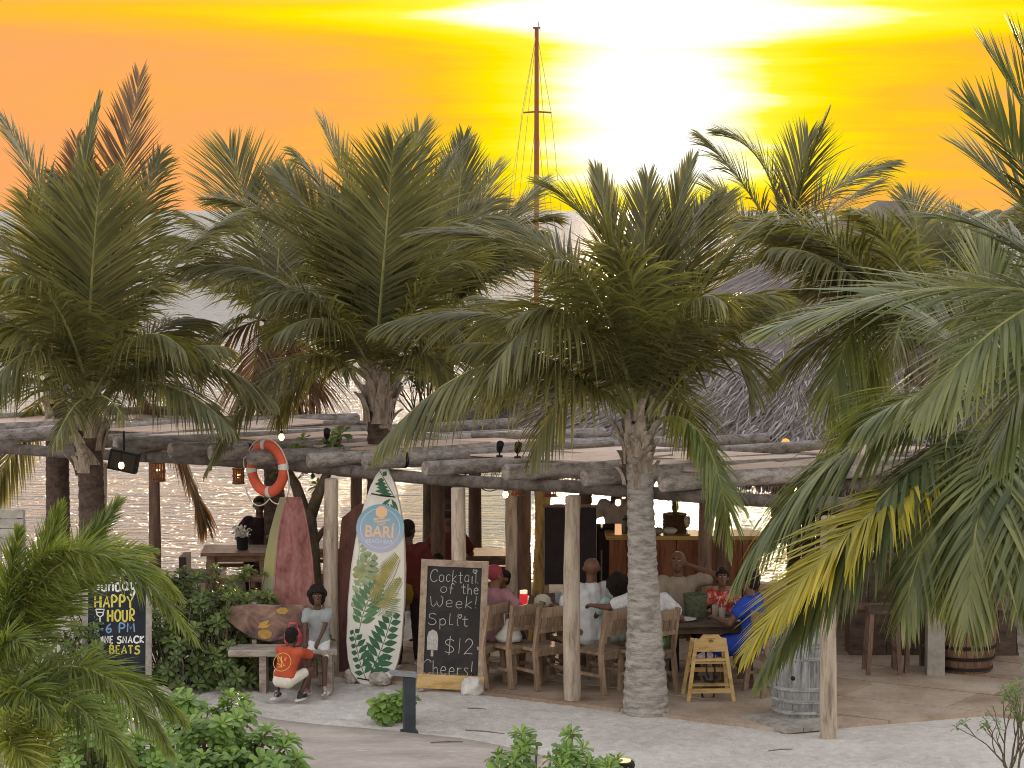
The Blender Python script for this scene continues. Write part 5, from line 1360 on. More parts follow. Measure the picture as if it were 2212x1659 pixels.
# ================================================================== TABLES AND CHAIRS
G_CH = 'wooden chairs round the bar tables'
def make_chair(label):
    t = thing('wooden_chair', label, 'chair', group=G_CH)
    w, d = 0.22, 0.21
    MB().box((0, 0, 0.445), (0.46, 0.44, 0.035)).build('seat', M_WOOD, t, local=True)
    MB().box((0, -d + .012, 0.40), (0.38, 0.022, 0.06)).build('apron', M_WOOD, t, local=True); MB().box((0, d - .012, 0.40), (0.38, 0.022, 0.06)).build('apron', M_WOOD, t, local=True)
    for s_ in (-1, 1):
        MB().bar((s_ * w * .95, d - .02, 0), (s_ * w * .92, d - .02, .428), .045, .045).build('leg', M_WOOD, t, local=True)
        mb = MB(); mb.bar((s_ * w, -d - .05, 0), (s_ * w * .97, -d + .01, .44), .04, .055); mb.bar((s_ * w * .97, -d + .01, .44), (s_ * w * .95, -d - .07, .93), .04, .05)
        mb.build('rear_leg', M_WOOD, t, local=True)
        MB().bar((s_ * w * .95, -d + .0, .2), (s_ * w * .95, d - .03, .2), .025, .035).build('stretcher', M_WOOD, t, local=True)
    MB().bar((-w + .01, -d - .062, .86), (w - .01, -d - .062, .86), .028, .11).build('top_rail', M_WOOD, t, local=True)
    MB().bar((-w + .01, -d - .035, .66), (w - .01, -d - .035, .66), .026, .05).build('lower_rail', M_WOOD, t, local=True)
    for k in range(4):
        x = -.135 + k * .09; MB().bar((x, -d - .038, .685), (x, -d - .056, .805), .075, .014, (0, 1, 0)).build('back_slat', M_WOOD, t, local=True)
    return t
chairs = [  # px of the near legs' middle, facing, label
    (1137, 1484, 40, 'wooden chair with a white cloth bag on its seat beside the red lantern table'),
    (1196, 1489, 36, 'empty wooden chair between the bag chair and the bleached post'),
    (1335, 1497, 44, 'wooden chair with slatted back between the bleached post and the ringed palm trunk'),
    (1432, 1500, 42, 'wooden chair of the woman in the green skirt, half behind the palm trunk'),
    (1262, 1470, 20, 'wooden chair under the bald man in the white t-shirt'),
    (1628, 1500, -70, 'wooden chair under the blue dress beside the grey barrel'),
    (1072, 1482, 60, 'wooden chair under the woman in the pink top behind the cocktail chalkboard'),
    (1478, 1448, 185, 'wooden chair of the bald man in the tan shirt at the back of the table'),
    (1562, 1452, 178, 'wooden chair of the girl in the red floral top'),
    (1352, 1478, 30, 'wooden chair of the child with round dark hair')]
proto = None; CH = []
for i, (px, py, rz, lab) in enumerate(chairs):
    if proto is None: o = proto = make_chair(lab)
    else: o = copy_tree(proto); o['label'] = lab
    g = ground(px, py, 0.03); rz = radians(rz); fwd = Vector((-sin(rz), cos(rz), 0))
    o.location = g + fwd * (0.26 if abs(rz) < 2 else -0.2); o.location.z = 0.033; o.rotation_euler = (0, 0, rz); CH.append(o)
# white cloth bag on the first chair
p = CH[0].location; wb = thing('cloth_bag', 'crumpled white cloth bag lying on a chair seat', 'bag', (p.x - 0.02, p.y, p.z + 0.464))
mb = MB(); rn = random.Random(9); mb.lathe([(0.03, 0), (0.13, .01), (0.15, .06), (0.11, .14), (0.06, .2), (0.03, .26)], 14); mb.v = [(x * rn.uniform(.85, 1.15), y * .75 * rn.uniform(.85, 1.15), z) for x, y, z in mb.v]
mb.build('bag_body', M_WHITE, wb, smooth=True, local=True); MB().tube([(-.05, 0, .2), (-.06, -.02, .32), (.03, -.02, .33), (.05, 0, .2)], .008, 6).build('bag_handle', M_WHITE, wb, smooth=True, local=True)

def table(name, label, c_, rz, L, D, H, mat, cat='table', group=None, planks=5, leg=0.08):
    t = thing(name, label, cat, (c_[0], c_[1], 0.03), rz, group)
    for k in range(planks):
        w_ = D / planks; MB().box((0, -D / 2 + w_ * (k + .5), H - .0225), (L, w_ - .006, .045)).build('top_plank', mat, t, local=True)
    for sx_ in (-1, 1):
        for sy_ in (-1, 1):
            MB().bar((sx_ * (L / 2 - .10), sy_ * (D / 2 - .09), 0), (sx_ * (L / 2 - .13), sy_ * (D / 2 - .12), H - .045), leg, leg, (0, 1, 0)).build('leg', mat, t, local=True)
    for sy_ in (-1, 1): MB().box((0, sy_ * (D / 2 - .12), H - .09), (L - .3, .03, .09)).build('apron', mat, t, local=True)
    return t
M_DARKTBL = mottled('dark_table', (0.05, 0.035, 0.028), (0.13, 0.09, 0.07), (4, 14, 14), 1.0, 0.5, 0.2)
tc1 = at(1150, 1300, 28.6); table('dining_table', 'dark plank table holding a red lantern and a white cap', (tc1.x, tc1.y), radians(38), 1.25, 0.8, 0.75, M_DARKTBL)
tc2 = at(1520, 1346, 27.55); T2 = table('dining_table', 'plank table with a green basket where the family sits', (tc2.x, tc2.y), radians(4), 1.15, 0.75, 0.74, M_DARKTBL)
# things on the tables
def on(px, Y, z=0.782): p = at(px, 1300, Y); return (p.x, Y, z)
p = on(1131, 28.45); ln = thing('lantern', 'small red glass lantern with a glowing candle on the table', 'lantern', p)
MB().lathe([(.035, 0), (.045, .01), (.048, .10), (.042, .12)], 16, cap=False).build('glass', flat('red_glass', (0.55, 0.01, 0.03), 0.15, 0.5, emit=(1, 0.05, 0.06), es=0.35), ln, smooth=True, local=True)
MB().lathe([(.043, .12), (.044, .155), (.03, .157)], 16).build('collar', flat('lantern_glow', (0.9, 0.6, 0.45), 0.5, emit=(1, 0.6, 0.4), es=0.8), ln, smooth='auto', local=True)
MB().lathe([(.015, .004), (.016, .06), (.004, .07)], 10).build('candle', flat('candle', (0.85, 0.6, 0.5), 0.5, emit=(1, 0.35, 0.2), es=2.5), ln, smooth='auto', local=True)
p = on(1172, 28.3); cp = thing('white_cap', 'off-white baseball cap with a dark emblem on the table', 'cap', p, radians(-20))
mb = MB(); mb.lathe([(.10, 0), (.102, .04), (.092, .085), (.065, .118), (.03, .132), (.004, .135)], 20); mb.build('crown', flat('cap_cloth', (0.62, 0.58, 0.50), 0.9, vary=0.08), cp, smooth=True, local=True)
MB().prism([(-.08, -.0), (.08, 0), (.085, .05), (.05, .11), (0, .125), (-.05, .11), (-.085, .05)], .008, Matrix.Translation((0, .06, .012)) @ Matrix.Rotation(radians(-84), 4, 'X')).build('visor', flat('cap_cloth', (0.62, 0.58, 0.50)), cp, local=True)
MB().prism([(-.02, -.02), (-.004, -.008), (.0, -.022), (.022, -.014), (.022, .016), (.006, .02), (.0, .004), (-.012, .02), (-.024, .01)], .004, Matrix.Translation((0.045, -.0985, .045)) @ Matrix.Rotation(radians(22), 4, 'Z')).build('emblem', M_BLACK, cp, local=True)
for k, (px, Y) in enumerate(((1205, 28.5), (1215, 28.35))):
    p = on(px, Y); gl_ = thing('drinking_glass', 'clear drinking glass beside the white cap' if k == 0 else 'pale menu holder glass next to the bleached post', 'glass', p)
    MB().lathe([(.028, 0), (.03, .005), (.036, .13), (.033, .13), (.027, .012), (.002, .012)], 14, cap=False).build('bowl', flat('pale_glass', (0.35, 0.42, 0.42), 0.15, 0.5), gl_, smooth='auto', local=True)
M_NAP = flat('paper', (0.66, 0.65, 0.66), 0.9)
p = on(1110, 28.5); o = MB().lathe([(.06, 0), (.075, .03), (.04, .06), (.01, .07)], 9).build('napkin', M_NAP, None, smooth=True); o.location = p; tag(o, 'crumpled white napkin beside the red lantern', 'napkin')
# green woven basket pot, drinks, plates on the family table
p = on(1502, 27.65, 0.772); bk_ = thing('woven_basket', 'green-grey woven basket on the family table', 'basket', p)
mb = MB(); prf = []
for i in range(13): z = .02 * i; prf.append((.115 + .02 * i / 12 + (.006 if i % 2 else 0), z))
mb.lathe(prf + [(.12, .24), (.11, .05)], 22, cap=False); mb.build('weave', mottled('green_wicker', (0.06, 0.075, 0.045), (0.15, 0.16, 0.10), (30, 30, 30), 1.0, 0.85, 0.5), bk_, smooth='auto', local=True)
MB().lathe([(.137, .232), (.143, .24), (.137, .25), (.128, .24)], 22, cap=False).build('rim', mottled('green_wicker', (0, 0, 0), (0, 0, 0)), bk_, smooth=True, local=True)
for k, (px, Y, lab) in enumerate(((1545, 27.55, 'iced drink with a straw in front of the girl in red'), (1590, 27.5, 'iced drink with mint at the table end'), (1560, 27.35, 'half full dark drink at the table edge'))):
    p = on(px, Y, 0.772); d_ = thing('iced_drink', lab, 'drink', p)
    MB().lathe([(.03, 0), (.033, .005), (.04, .14), (.036, .14), (.03, .01)], 14, cap=False).build('tumbler', flat('tumbler', (0.42, 0.36, 0.30), 0.15, 0.5), d_, smooth='auto', local=True)
    MB().lathe([(.002, .012), (.029, .012), (.034, .10), (.002, .10)], 14, cap=False).build('liquid', flat('cola', (0.16, 0.04, 0.03), 0.3), d_, smooth='auto', local=True)
    MB().tube([(0, 0, .02), (.03, -.01, .17), (.06, -.02, .24)] if k == 0 else [(0, 0, .02), (-.01, .01, .19)], .004, 6).build('straw', flat('straw_pink', (0.7, 0.42, 0.36)), d_, smooth=True, local=True)
for k, (px, Y, lab) in enumerate(((1480, 27.35, 'white plate at the palm side of the family table'), (1592, 27.3, 'white plate at the barrel side of the family table'))):
    o = MB().lathe([(.0, .004), (.06, .004), (.10, .012), (.125, .024), (.125, .018), (.08, 0), (.0, 0)], 22, cap=False).build('plate', M_NAP, None, smooth=True); o.location = on(px, Y, 0.772); tag(o, lab, 'plate')

# --- child's high chair
g = ground(1533, 1521); hc = thing('high_chair', 'pale wooden child high chair with safety straps at the end of the table', 'high chair', (g.x, g.y + 0.22, 0.0), radians(4))
def hbar(name, a, b, w_, h_, up=(0, 1, 0), mat=None): MB().bar(a, b, w_, h_, up).build(name, mat or M_PALEWOOD, hc, local=True)
for s_ in (-1, 1):
    hbar('rear_leg', (s_ * .25, -.22, 0), (s_ * .15, -.14, .70), .04, .03); hbar('leg', (s_ * .25, .22, 0), (s_ * .16, .10, .66), .04, .03)
    hbar('arm_rail', (s_ * .16, -.16, .62), (s_ * .165, .13, .62), .03, .035, (0, 0, 1)); hbar('seat_rail', (s_ * .19, -.17, .42), (s_ * .19, .16, .42), .03, .03, (0, 0, 1))
MB().prism([(-.172, .56), (.172, .56), (.158, .66), (.085, .745), (-.085, .745), (-.158, .66)], .02, Matrix.Translation((0, -.168, 0)), .004).build('back_panel', M_PALEWOOD, hc, local=True)
mb = MB()
for l in ([(-.05, .70), (.05, .70)], [(-.028, .685), (.028, .685)], [(0, .705), (0, .66)], [(-.03, .668), (.03, .672)]): ribbon(mb, l, .008, -.1795)
mb.build('burnt_mark', flat('burnt_mark', (0.16, 0.08, 0.03), 0.8), hc, local=True)
MB().box((0, 0, .435), (.36, .32, .018)).build('seat', M_PALEWOOD, hc, local=True)
hbar('cross_rail', (-.185, -.165, .47), (.185, -.165, .47), .02, .03, (0, 0, 1)); hbar('foot_rail', (-.215, -.225, .145), (.215, -.225, .145), .02, .05, (0, 0, 1)); hbar('foot_rest', (-.21, -.10, .19), (.21, -.10, .19), .10, .018, (0, 0, 1)); hbar('cross_rail', (-.21, .19, .30), (.21, .19, .30), .02, .05, (0, 0, 1))
for x_ in (-.05, .05): MB().tube([(x_, -.13, .60), (x_ * .8, -.14, .45), (x_ * .9, -.18, .34), (x_ * .5, -.2, .28)], .010, 6).build('strap', M_BLACK, hc, smooth=True, local=True)
MB().tube([(-.08, -.19, .30), (-.06, -.21, .25), (.02, -.21, .24), (.07, -.19, .30)], .016, 8).build('buckle_strap', M_BLACK, hc, smooth=True, local=True)
MB().tube([(-.07, .02, .13), (-.06, .0, .03), (0, -.02, .01), (.06, 0, .03), (.07, .02, .13)], .011, 8).build('hanging_strap', M_BLACK, hc, smooth=True, local=True)
o = MB().lathe([(.02, 0), (.10, .01), (.11, .04), (.05, .07)], 10).build('pink_cloth', mottled('pink_print', (0.35, 0.2, 0.26), (0.66, 0.58, 0.64), (22, 22, 22), 1.0, 0.9, 0.2), None, smooth=True)
o.location = (g.x - 0.02, g.y + 0.24, 0.446); tag(o, 'folded pink and white printed cloth on the high chair seat', 'cloth')

# ================================================================== SHORE SIDE FURNITURE
G_PT = 'picnic tables by the water'
def picnic(label, px, Y, rz, L):
    p = at(px, 1200, Y); t = table('picnic_table', label, (p.x, Y), rz, L, 0.8, 0.74, M_TABLE, group=G_PT, planks=4, leg=.11)
    for sy_ in (-1, 1): MB().box((0, sy_ * .68, .44), (L, .26, .05)).build('bench_plank', M_TABLE, t, local=True)
    for sx_ in (-1, 1): MB().bar((sx_ * (L / 2 - .25), -.72, .36), (sx_ * (L / 2 - .25), .72, .36), .05, .08).build('bench_bearer', M_TABLE, t, local=True)
    return t
picnic('brown picnic table holding a potted flower by the water', 515, 33.2, radians(3), 0.95)
picnic('long brown picnic table by the water behind the cocktail chalkboard', 1000, 32.9, radians(0), 1.7)
picnic('brown picnic table glimpsed behind the upright red boat', 690, 33.6, radians(-2), 0.8)
p = at(524, 1183, 33.1); fp = thing('flower_pot', 'dark pot of small white flowers on the picnic table', 'plant pot', (p.x, 33.1, 0.772))
MB().lathe([(.05, 0), (.075, .01), (.085, .16), (.09, .17), (.075, .165), (.06, .12)], 16).build('pot', M_BLACK, fp, smooth='auto', local=True)
mb = MB(); rn = random.Random(61)
for k in range(60):
    th = rn.uniform(0, 6.28); e = Vector((cos(th) * rn.uniform(.02, .14), sin(th) * rn.uniform(.02, .14), rn.uniform(.2, .32))); mb.tint = rn.random(); mb.tube([(0, 0, .14), e * .6 + Vector((0, 0, .08)), e], [.004, .003, .002], 4, False); mb.ball(e, rn.uniform(.010, .018), 5, 4)
o = mb.build('blossom', flat('white_blossom', (0.62, 0.60, 0.55), 0.8), fp, local=True, fix=False); o['kind'] = 'stuff'
# low dark lounge seat and sleeper ledge at the shore
p = at(440, 1226, 33.5); lg = thing('low_lounger', 'low dark lounge seat at the shore edge left of the picnic table', 'lounger', (p.x, 33.5, 0))
MB().box((0, 0, .36), (.55, .5, .12)).build('cushion', flat('dark_cushion', (0.05, 0.035, 0.035), 0.9), lg, local=True); MB().box((-.25, 0, .50), (.10, .5, .3)).build('backrest', flat('dark_cushion', (0.05, 0.035, 0.035)), lg, local=True)
for s_ in (-1, 1): MB().box((s_ * .2, 0, .15), (.06, .4, .30)).build('leg', M_TABLE, lg, local=True)
p = at(400, 1246, 34.2); kb = thing('stone_kerb', 'pale stone kerb along the shore edge', 'kerb', (p.x, 34.3, 0))
for k in range(9): MB().box((-2.2 + k * .55 , 0, .10), (.53, .3, .28)).build('kerb_stone', M_ROCK, kb, local=True)
p = at(1082, 1250, 33.6); lg2 = thing('driftwood_log', 'grey driftwood log lying at the shore below the long picnic table', 'log', (p.x, 34.6, 0))
log_tube((p.x - .5, 34.6, .35), (p.x + .3, 34.5, .28), .14, seed=71).build('log', M_LOG, lg2, smooth='auto')
MB().box((p.x - .1, 34.55, 0.08), (.5, .16, .2)).build('chock', M_LOG, lg2)
# grey plank stand at the far left edge
p = at(18, 1180, 24.5); gs = thing('plank_stand', 'grey weathered plank stand at the left behind the plume palm', 'stand', (p.x, 24.5, 0))
top = at(18, 1092, 24.5).z
for k in range(4): MB().box((0, 0, top - .08 - k * .095), (.30, .05, .085)).build('plank', M_FRAMEG, gs, local=True)
MB().box((.12, .045, top / 2 - .03), (.08, .04, top - .04)).build('upright', M_FRAMEG, gs, local=True); MB().box((-.12, .045, top / 2 - .03), (.08, .04, top - .04)).build('upright', M_FRAMEG, gs, local=True)

# ================================================================== BAR
p = at(1400, 1152, 31.6); br = thing('bar_counter', 'red-brown wooden bar counter lit along its top edge', 'bar counter', (at(1480, 1200, 31.6).x, 31.6, 0))
x0, x1 = at(1318, 1152, 31.6).x, at(1640, 1152, 31.6).x
n = 9
for k in range(n):
    a = lerp(x0, x1, k / n); b_ = lerp(x0, x1, (k + 1) / n); MB().box(((a + b_) / 2, 31.6, .57), (b_ - a - .008, .06, 1.08)).build('front_board', M_REDWOOD, br)
MB().box(((x0 + x1) / 2, 31.66, .57), (x1 - x0, .02, 1.06)).build('backing_panel', M_REDWOOD, br)
MB().box(((x0 + x1) / 2, 31.85, 1.135), (x1 - x0 + .1, .62, .05)).build('counter_top', M_PALEWOOD, br)
for xx in (x0 + .03, x1 - .03): MB().box((xx, 31.9, .56), (.05, .5, 1.1)).build('end_panel', M_REDWOOD, br)
bxp = at(1352, 1140, 31.8); o = MB().lathe([(.05, 0), (.055, .02), (.055, .16), (.05, .18), (.025, .2), (.024, .23)], 14).build('green_jar', flat('dark_green_glass', (0.04, 0.06, 0.045), 0.25, 0.5), None, smooth='auto'); o.location = (bxp.x, 31.8, 1.161); tag(o, 'dark green jar on the bar counter', 'jar')
bxp = at(1335, 1140, 31.75); o = MB().box((0, 0, .065), (.085, .085, .13), None, .94).build('lamp_box', flat('lit_box', (0.8, 0.5, 0.3), 0.6, emit=(1, .55, .3), es=0.5), None); o.location = (bxp.x, 31.7, 1.161); tag(o, 'small glowing orange box lamp on the bar counter', 'lamp')
bxp = at(1458, 1140, 31.9); pp_ = thing('woven_planter', 'brown woven planter with tall grass on the bar', 'planter', (bxp.x, 31.95, 1.161))
mb = MB(); mb.lathe([(.15 + .008 * (i % 2), .02 * i) for i in range(13)] + [(.13, .24), (.12, .1)], 18); mb.build('basket', mottled('brown_wicker', (0.06, 0.035, 0.025), (0.16, 0.095, 0.06), (30, 30, 30), 1.0, 0.8, 0.5), pp_, smooth='auto', local=True)
mb = MB(); rn = random.Random(64)
for k in range(40):
    th = rn.uniform(0, 6.28); r_ = rn.uniform(.0, .08); L = rn.uniform(.25, .45); lean = rn.uniform(0, .18); mb.tint = rn.random()
    leaflet(mb, Vector((r_ * cos(th), r_ * sin(th), .2)), Vector((cos(th) * lean, sin(th) * lean, 1)).normalized(), L, .014, .1, Vector((-sin(th), cos(th), 0)), rn)
o = mb.build('grass_blades', L_GREEN, pp_, local=True, fix=False); o['kind'] = 'stuff'
bxp = at(1485, 1180, 31.62); wg = thing('wine_glass', 'half full white wine glass standing on the bar edge', 'wine glass', (bxp.x, 31.68, 1.161))
MB().lathe([(.036, 0), (.036, .004), (.006, .008), (.005, .09), (.02, .10), (.04, .14), (.043, .18), (.034, .235), (.032, .235), (.04, .18), (.03, .115), (.002, .10)], 18, cap=False).build('goblet', flat('goblet_glass', (0.6, 0.52, 0.42), 0.1, 0.6), wg, smooth=True, local=True)
MB().lathe([(.002, .102), (.028, .115), (.038, .16), (.002, .16)], 16, cap=False).build('wine', flat('white_wine', (0.72, 0.56, 0.26), 0.2), wg, smooth=True, local=True)
for k, (px, lab) in enumerate(((1420, 'pale bowl of fruit on the bar counter'), (1447, 'white folded towel on the bar counter'))):
    q = at(px, 1180, 31.7); o = MB().lathe([(.04, 0), (.09, .03), (.10, .06), (.05, .085), (.01, .09)], 14).build('fruit_bowl' if k == 0 else 'towel', M_FRAMEG if k == 0 else M_NAP, None, smooth=True); o.location = (q.x, 31.72, 1.161); tag(o, lab, 'bowl' if k == 0 else 'towel')
xa, xb = at(1288, 1200, 32.3).x, at(1375, 1200, 32.3).x; cbn = thing('gap_blocker', 'added black fridge behind the bar beside the menu board', 'blocker', ((xa + xb) / 2, 32.4, 0))  # added dark cabinet that blocks the bright sea gap behind the bar
MB().box((0, 0, .60), (xb - xa, .5, 1.16)).build('cabinet', M_BLACK, cbn, local=True); MB().box((0, -.262, .60), (xb - xa - .06, .02, 1.08)).build('door', flat('blocker_door', (.03, .028, .03), .4), cbn, local=True); MB().bar((xb * 0 - .2, -.285, .5), (-.2, -.285, .9), .02, .02).build('handle', M_FRAMEG, cbn, local=True)
# dark menu board / screen back on wooden uprights
p = at(1232, 1180, 29.9); mn = thing('menu_board', 'tall black menu board on wooden uprights behind the bleached post', 'menu board', (p.x, 29.9, 0))
zt, zb = at(1232, 1096, 29.9).z, at(1232, 1262, 29.9).z
MB().box((0, 0, (zt + zb) / 2), (.62, .04, zt - zb)).build('panel', flat('panel_black', (0.022, 0.018, 0.022), 0.8, vary=0.2), mn, local=True)
MB().box((0, .03, zt + .012), (.66, .08, .03)).build('top_rail', M_DARKPOST, mn, local=True)
for s_ in (-1, 1): MB().box((s_ * .29, .05, (zt - .1) / 2), (.06, .05, zt - .1)).build('upright', M_FRAME, mn, local=True)
# shelving and back wall of the hut
p = at(2000, 1200, 33.6); sh = thing('back_shelves', 'dark wooden shelving at the back of the thatched bar', 'shelves', (p.x, 34.2, 0))
wl = at(1700, 1200, 34.2).x; wr = at(2330, 1200, 34.2).x; k = 0; x = wl
while x < wr:
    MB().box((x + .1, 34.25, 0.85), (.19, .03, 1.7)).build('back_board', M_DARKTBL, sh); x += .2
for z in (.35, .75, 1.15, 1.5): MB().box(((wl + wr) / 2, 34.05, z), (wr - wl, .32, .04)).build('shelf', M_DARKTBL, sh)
rn = random.Random(66); G_BT = 'bottles on the back shelves'
bmesh_b = MB().lathe([(.035, 0), (.036, .01), (.036, .16), (.014, .21), (.013, .27), (.003, .272)], 10)
bms = [(bmesh_b.mesh('bottle', flat('bottle_' + nm, c_, .2, .5), True), nm) for nm, c_ in (('green', (.03, .07, .03)), ('amber', (.22, .09, .02)), ('clear', (.35, .36, .34)), ('brown', (.07, .03, .02)))]
for z in (.77, 1.17):
    x = wl + .3
    while x < wr - .2:
        bm_, nm = rn.choice(bms); o = link_mesh('bottle', bm_); o.location = (x, 34.03 + rn.uniform(-.06, .04), z + .001); tag(o, '%s glass bottle on the %s dark shelf of the thatched bar' % (nm, 'upper' if z > 1 else 'lower'), 'bottle', '%s bottles on the %s back shelf' % (nm, 'upper' if z > 1 else 'lower')); x += rn.uniform(.12, .34)
xa, xb = at(1835, 1300, 29.3).x, at(2340, 1300, 29.3).x
sc2 = thing('darkening_counter', 'added dark plank counter that darkens the interior behind the brown barrel', 'counter', ((xa + xb) / 2, 29.4, 0.03))  # added dark counter, stands in for the deep shade of the interior
x = xa
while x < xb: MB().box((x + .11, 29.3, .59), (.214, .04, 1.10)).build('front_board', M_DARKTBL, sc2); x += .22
MB().box(((xa + xb) / 2, 29.5, 1.17), (xb - xa + .1, .5, .05)).build('counter_top', M_TABLE, sc2); MB().box(((xa + xb) / 2, 29.268, .62), (xb - xa, .02, .09)).build('front_rail', M_TABLE, sc2)
MB().box((xa + .03, 29.52, .58), (.05, .4, 1.1)).build('end_panel', M_DARKTBL, sc2)
# high stools / side tables in the shade at the right
for i, (px, py, lab) in enumerate(((1905, 1452, 'tall brown stool in the shade behind the drooping fronds'), (1975, 1446, 'tall brown stool next to the square concrete post'))):
    g = ground(px, py, .03); st = thing('bar_stool', lab, 'stool', (g.x, g.y, .033), radians(15 * i), 'stools in the shade')
    MB().box((0, 0, .72), (.36, .36, .05)).build('seat', M_DARKTBL, st, local=True)
    for sx_ in (-1, 1):
        for sy_ in (-1, 1): MB().bar((sx_ * .18, sy_ * .18, 0), (sx_ * .14, sy_ * .14, .70), .05, .05, (0, 1, 0)).build('leg', M_DARKPOST, st, local=True)
        MB().bar((sx_ * .17, -.17, .25), (sx_ * .17, .17, .25), .03, .04).build('stretcher', M_DARKPOST, st, local=True)

# ================================================================== LIGHTS, SHADES, SPOTLIGHTS ON THE PERGOLA
M_BULB = flat('lit_bulb', (1, 0.7, 0.4), 0.3, emit=(1.0, 0.55, 0.18), es=9.0)
def bulb(px, py, Y, lab, drop=.12):
    p = at(px, py, Y); t = thing('string_bulb', lab, 'light bulb', p, group='warm string bulbs under the pergola')
    MB().lathe([(.004, -.055), (.024, -.045), (.034, -.018), (.03, .008), (.015, .028)], 12).build('glass', M_BULB, t, smooth=True, local=True)
    MB().lathe([(.016, .026), (.017, .06), (.008, .065)], 10).build('socket', M_BLACK, t, smooth='auto', local=True)
    MB().tube([(0, 0, .06), (0, 0, .06 + drop)], .005, 5).build('cord', M_BLACK, t, local=True)
for a in ((262, 1003, 28.9, 'warm bulb glowing under the black speaker by the left palm'), (341, 992, 30.2, 'warm bulb above the first rattan shade'), (513, 997, 30.0, 'warm bulb above the rattan shade near the lifebuoy'),
          (743, 999, 28.4, 'warm bulb by the log beam behind the lifebuoy'), (608, 942, 29.8, 'warm bulb on top of the roof sheets above the lifebuoy'), (982, 1030, 28.6, 'warm bulb beside the post behind the cocktail board'),
          (1092, 1066, 29.4, 'unshaded bulb against the sea beside the thin post'), (1208, 1062, 28.3, 'warm bulb left of the bleached post'), (1335, 1083, 29.0, 'bright bulb in front of the bartender'), (1508, 1010, 29.2, 'warm bulb behind the hanging palm frond'), (1533, 1070, 28.9, 'warm bulb beside the dark post'), (1715, 1083, 27.5, 'warm bulb half hidden in yellow-green leaflets'), (1715, 1052, 29.5, 'small warm bulb under the roof edge near the thatch')):
    bulb(*a)
M_RATTAN = mottled('rattan', (0.10, 0.045, 0.025), (0.26, 0.13, 0.075), (30, 30, 30), 1.0, 0.8, 0.4)
def shade(px, py, Y, h, r, lab):
    p = at(px, py, Y); t = thing('rattan_shade', lab, 'lamp shade', p, group='rattan lamp shades under the pergola')
    for k in range(14):
        a = 2 * pi * k / 14; MB().bar((r * cos(a), r * sin(a), -h / 2), (r * cos(a), r * sin(a), h / 2), .018, .006, (cos(a), sin(a), 0)).build('slat', M_RATTAN, t, local=True)
    for z in (-h / 2, 0, h / 2): MB().lathe([(r - .008, z - .012), (r + .010, z - .012), (r + .010, z + .012), (r - .008, z + .012)], 16, cap=False).build('hoop', M_RATTAN, t, smooth='auto', local=True)
    MB().tube([(0, 0, -.02), (0, 0, .02)], .02, 8).build('bulb', M_BULB, t, local=True); MB().tube([(0, 0, .02), (0, 0, h / 2 + .2)], .005, 5).build('cord', M_BLACK, t, local=True)
    MB().bar((-r, 0, h / 2), (r, 0, h / 2), .012, .006).build('cross_bar', M_RATTAN, t, local=True)
shade(341, 1018, 30.2, .22, .085, 'rattan lamp shade hanging beside the dead frond over the sea'); shade(515, 1028, 30.0, .17, .065, 'rattan lamp shade hanging below the log roof next to the lifebuoy')
shade(1120, 1050, 29.6, .2, .075, 'rattan lamp shade hanging in front of the paired dark posts'); shade(1356, 1062, 29.0, .2, .08, 'rattan lamp shade hanging before the bartender'); shade(1192, 1052, 29.4, .2, .08, 'rattan lamp shade hanging above the menu board')
# hanging cable between bulbs
mb = MB(); pts = [at(x, y, Y) for x, y, Y in ((1000, 1020, 28.2), (1050, 1060, 28.8), (1092, 1052, 29.4), (1150, 1058, 29.0), (1208, 1050, 28.3), (1270, 1040, 28.5), (1335, 1066, 29.0), (1420, 1060, 29.0), (1533, 1056, 28.9))]
tag(mb.tube(catmull(pts, 5), .006, 5).build('light_cable', M_BLACK, None, smooth=True), 'thin sagging cable that carries the warm bulbs under the beams', 'cable')
# black speaker by the left palm
p = at(268, 995, 29.3); spk = thing('black_speaker', 'black outdoor speaker hung under the log roof by the left palm', 'speaker', p)
MB().box((0, 0, 0), (.34, .2, .24), Matrix.Rotation(radians(12), 3, 'Y')).build('cabinet', M_BLACK, spk, local=True); MB().box((0, -.105, 0), (.28, .012, .19), Matrix.Rotation(radians(12), 3, 'Y')).build('grille', flat('grille', (0.035, 0.033, 0.032), 0.8), spk, local=True); MB().tube([(0, 0, .1), (0, 0, .35)], .012, 6).build('bracket', M_BLACK, spk, local=True)
def spot(px, py, Y, lab, up=1):
    p = at(px, py, Y); p.z = 2.585; t = thing('spotlight', lab, 'spotlight', p, group='small black spotlights on the roof')
    MB().box((0, 0, .012), (.07, .06, .022)).build('base', M_BLACK, t, local=True); MB().tube([(0, 0, .02), (0, 0, .09)], .01, 6).build('stem', M_BLACK, t, local=True)
    MB().tube([(0, .05, .07), (0, -.02, .10), (.01, -.09, .16)], [.028, .036, .042], 10).build('head', M_BLACK, t, smooth='auto', local=True)
spot(1079, 990, 27.3, 'small black spotlight on the front log left of its larger twin'); spot(1118, 988, 27.2, 'larger black spotlight tilted upward on the front log'); spot(232, 940, 30.2, 'black spotlight on the log roof by the left palm'); spot(706, 978, 28.9, 'black spotlight above the log beside the lifebuoy')
# round orange sign glimpsed at the thatch edge
p = at(1697, 957, 29.9); od = thing('orange_reflector', 'small round orange lamp at the thatch edge', 'lamp', p)
MB().ball((0, 0, 0), (.055, .03, .055), 14, 9).build('lens', flat('orange_lens', (0.9, .42, .06), .4, emit=(1, .45, .08), es=.6), od, smooth=True, local=True); MB().tube([(.03, .02, 0), (.09, .03, -.02)], .03, 8).build('housing', M_BLACK, od, smooth='auto', local=True)

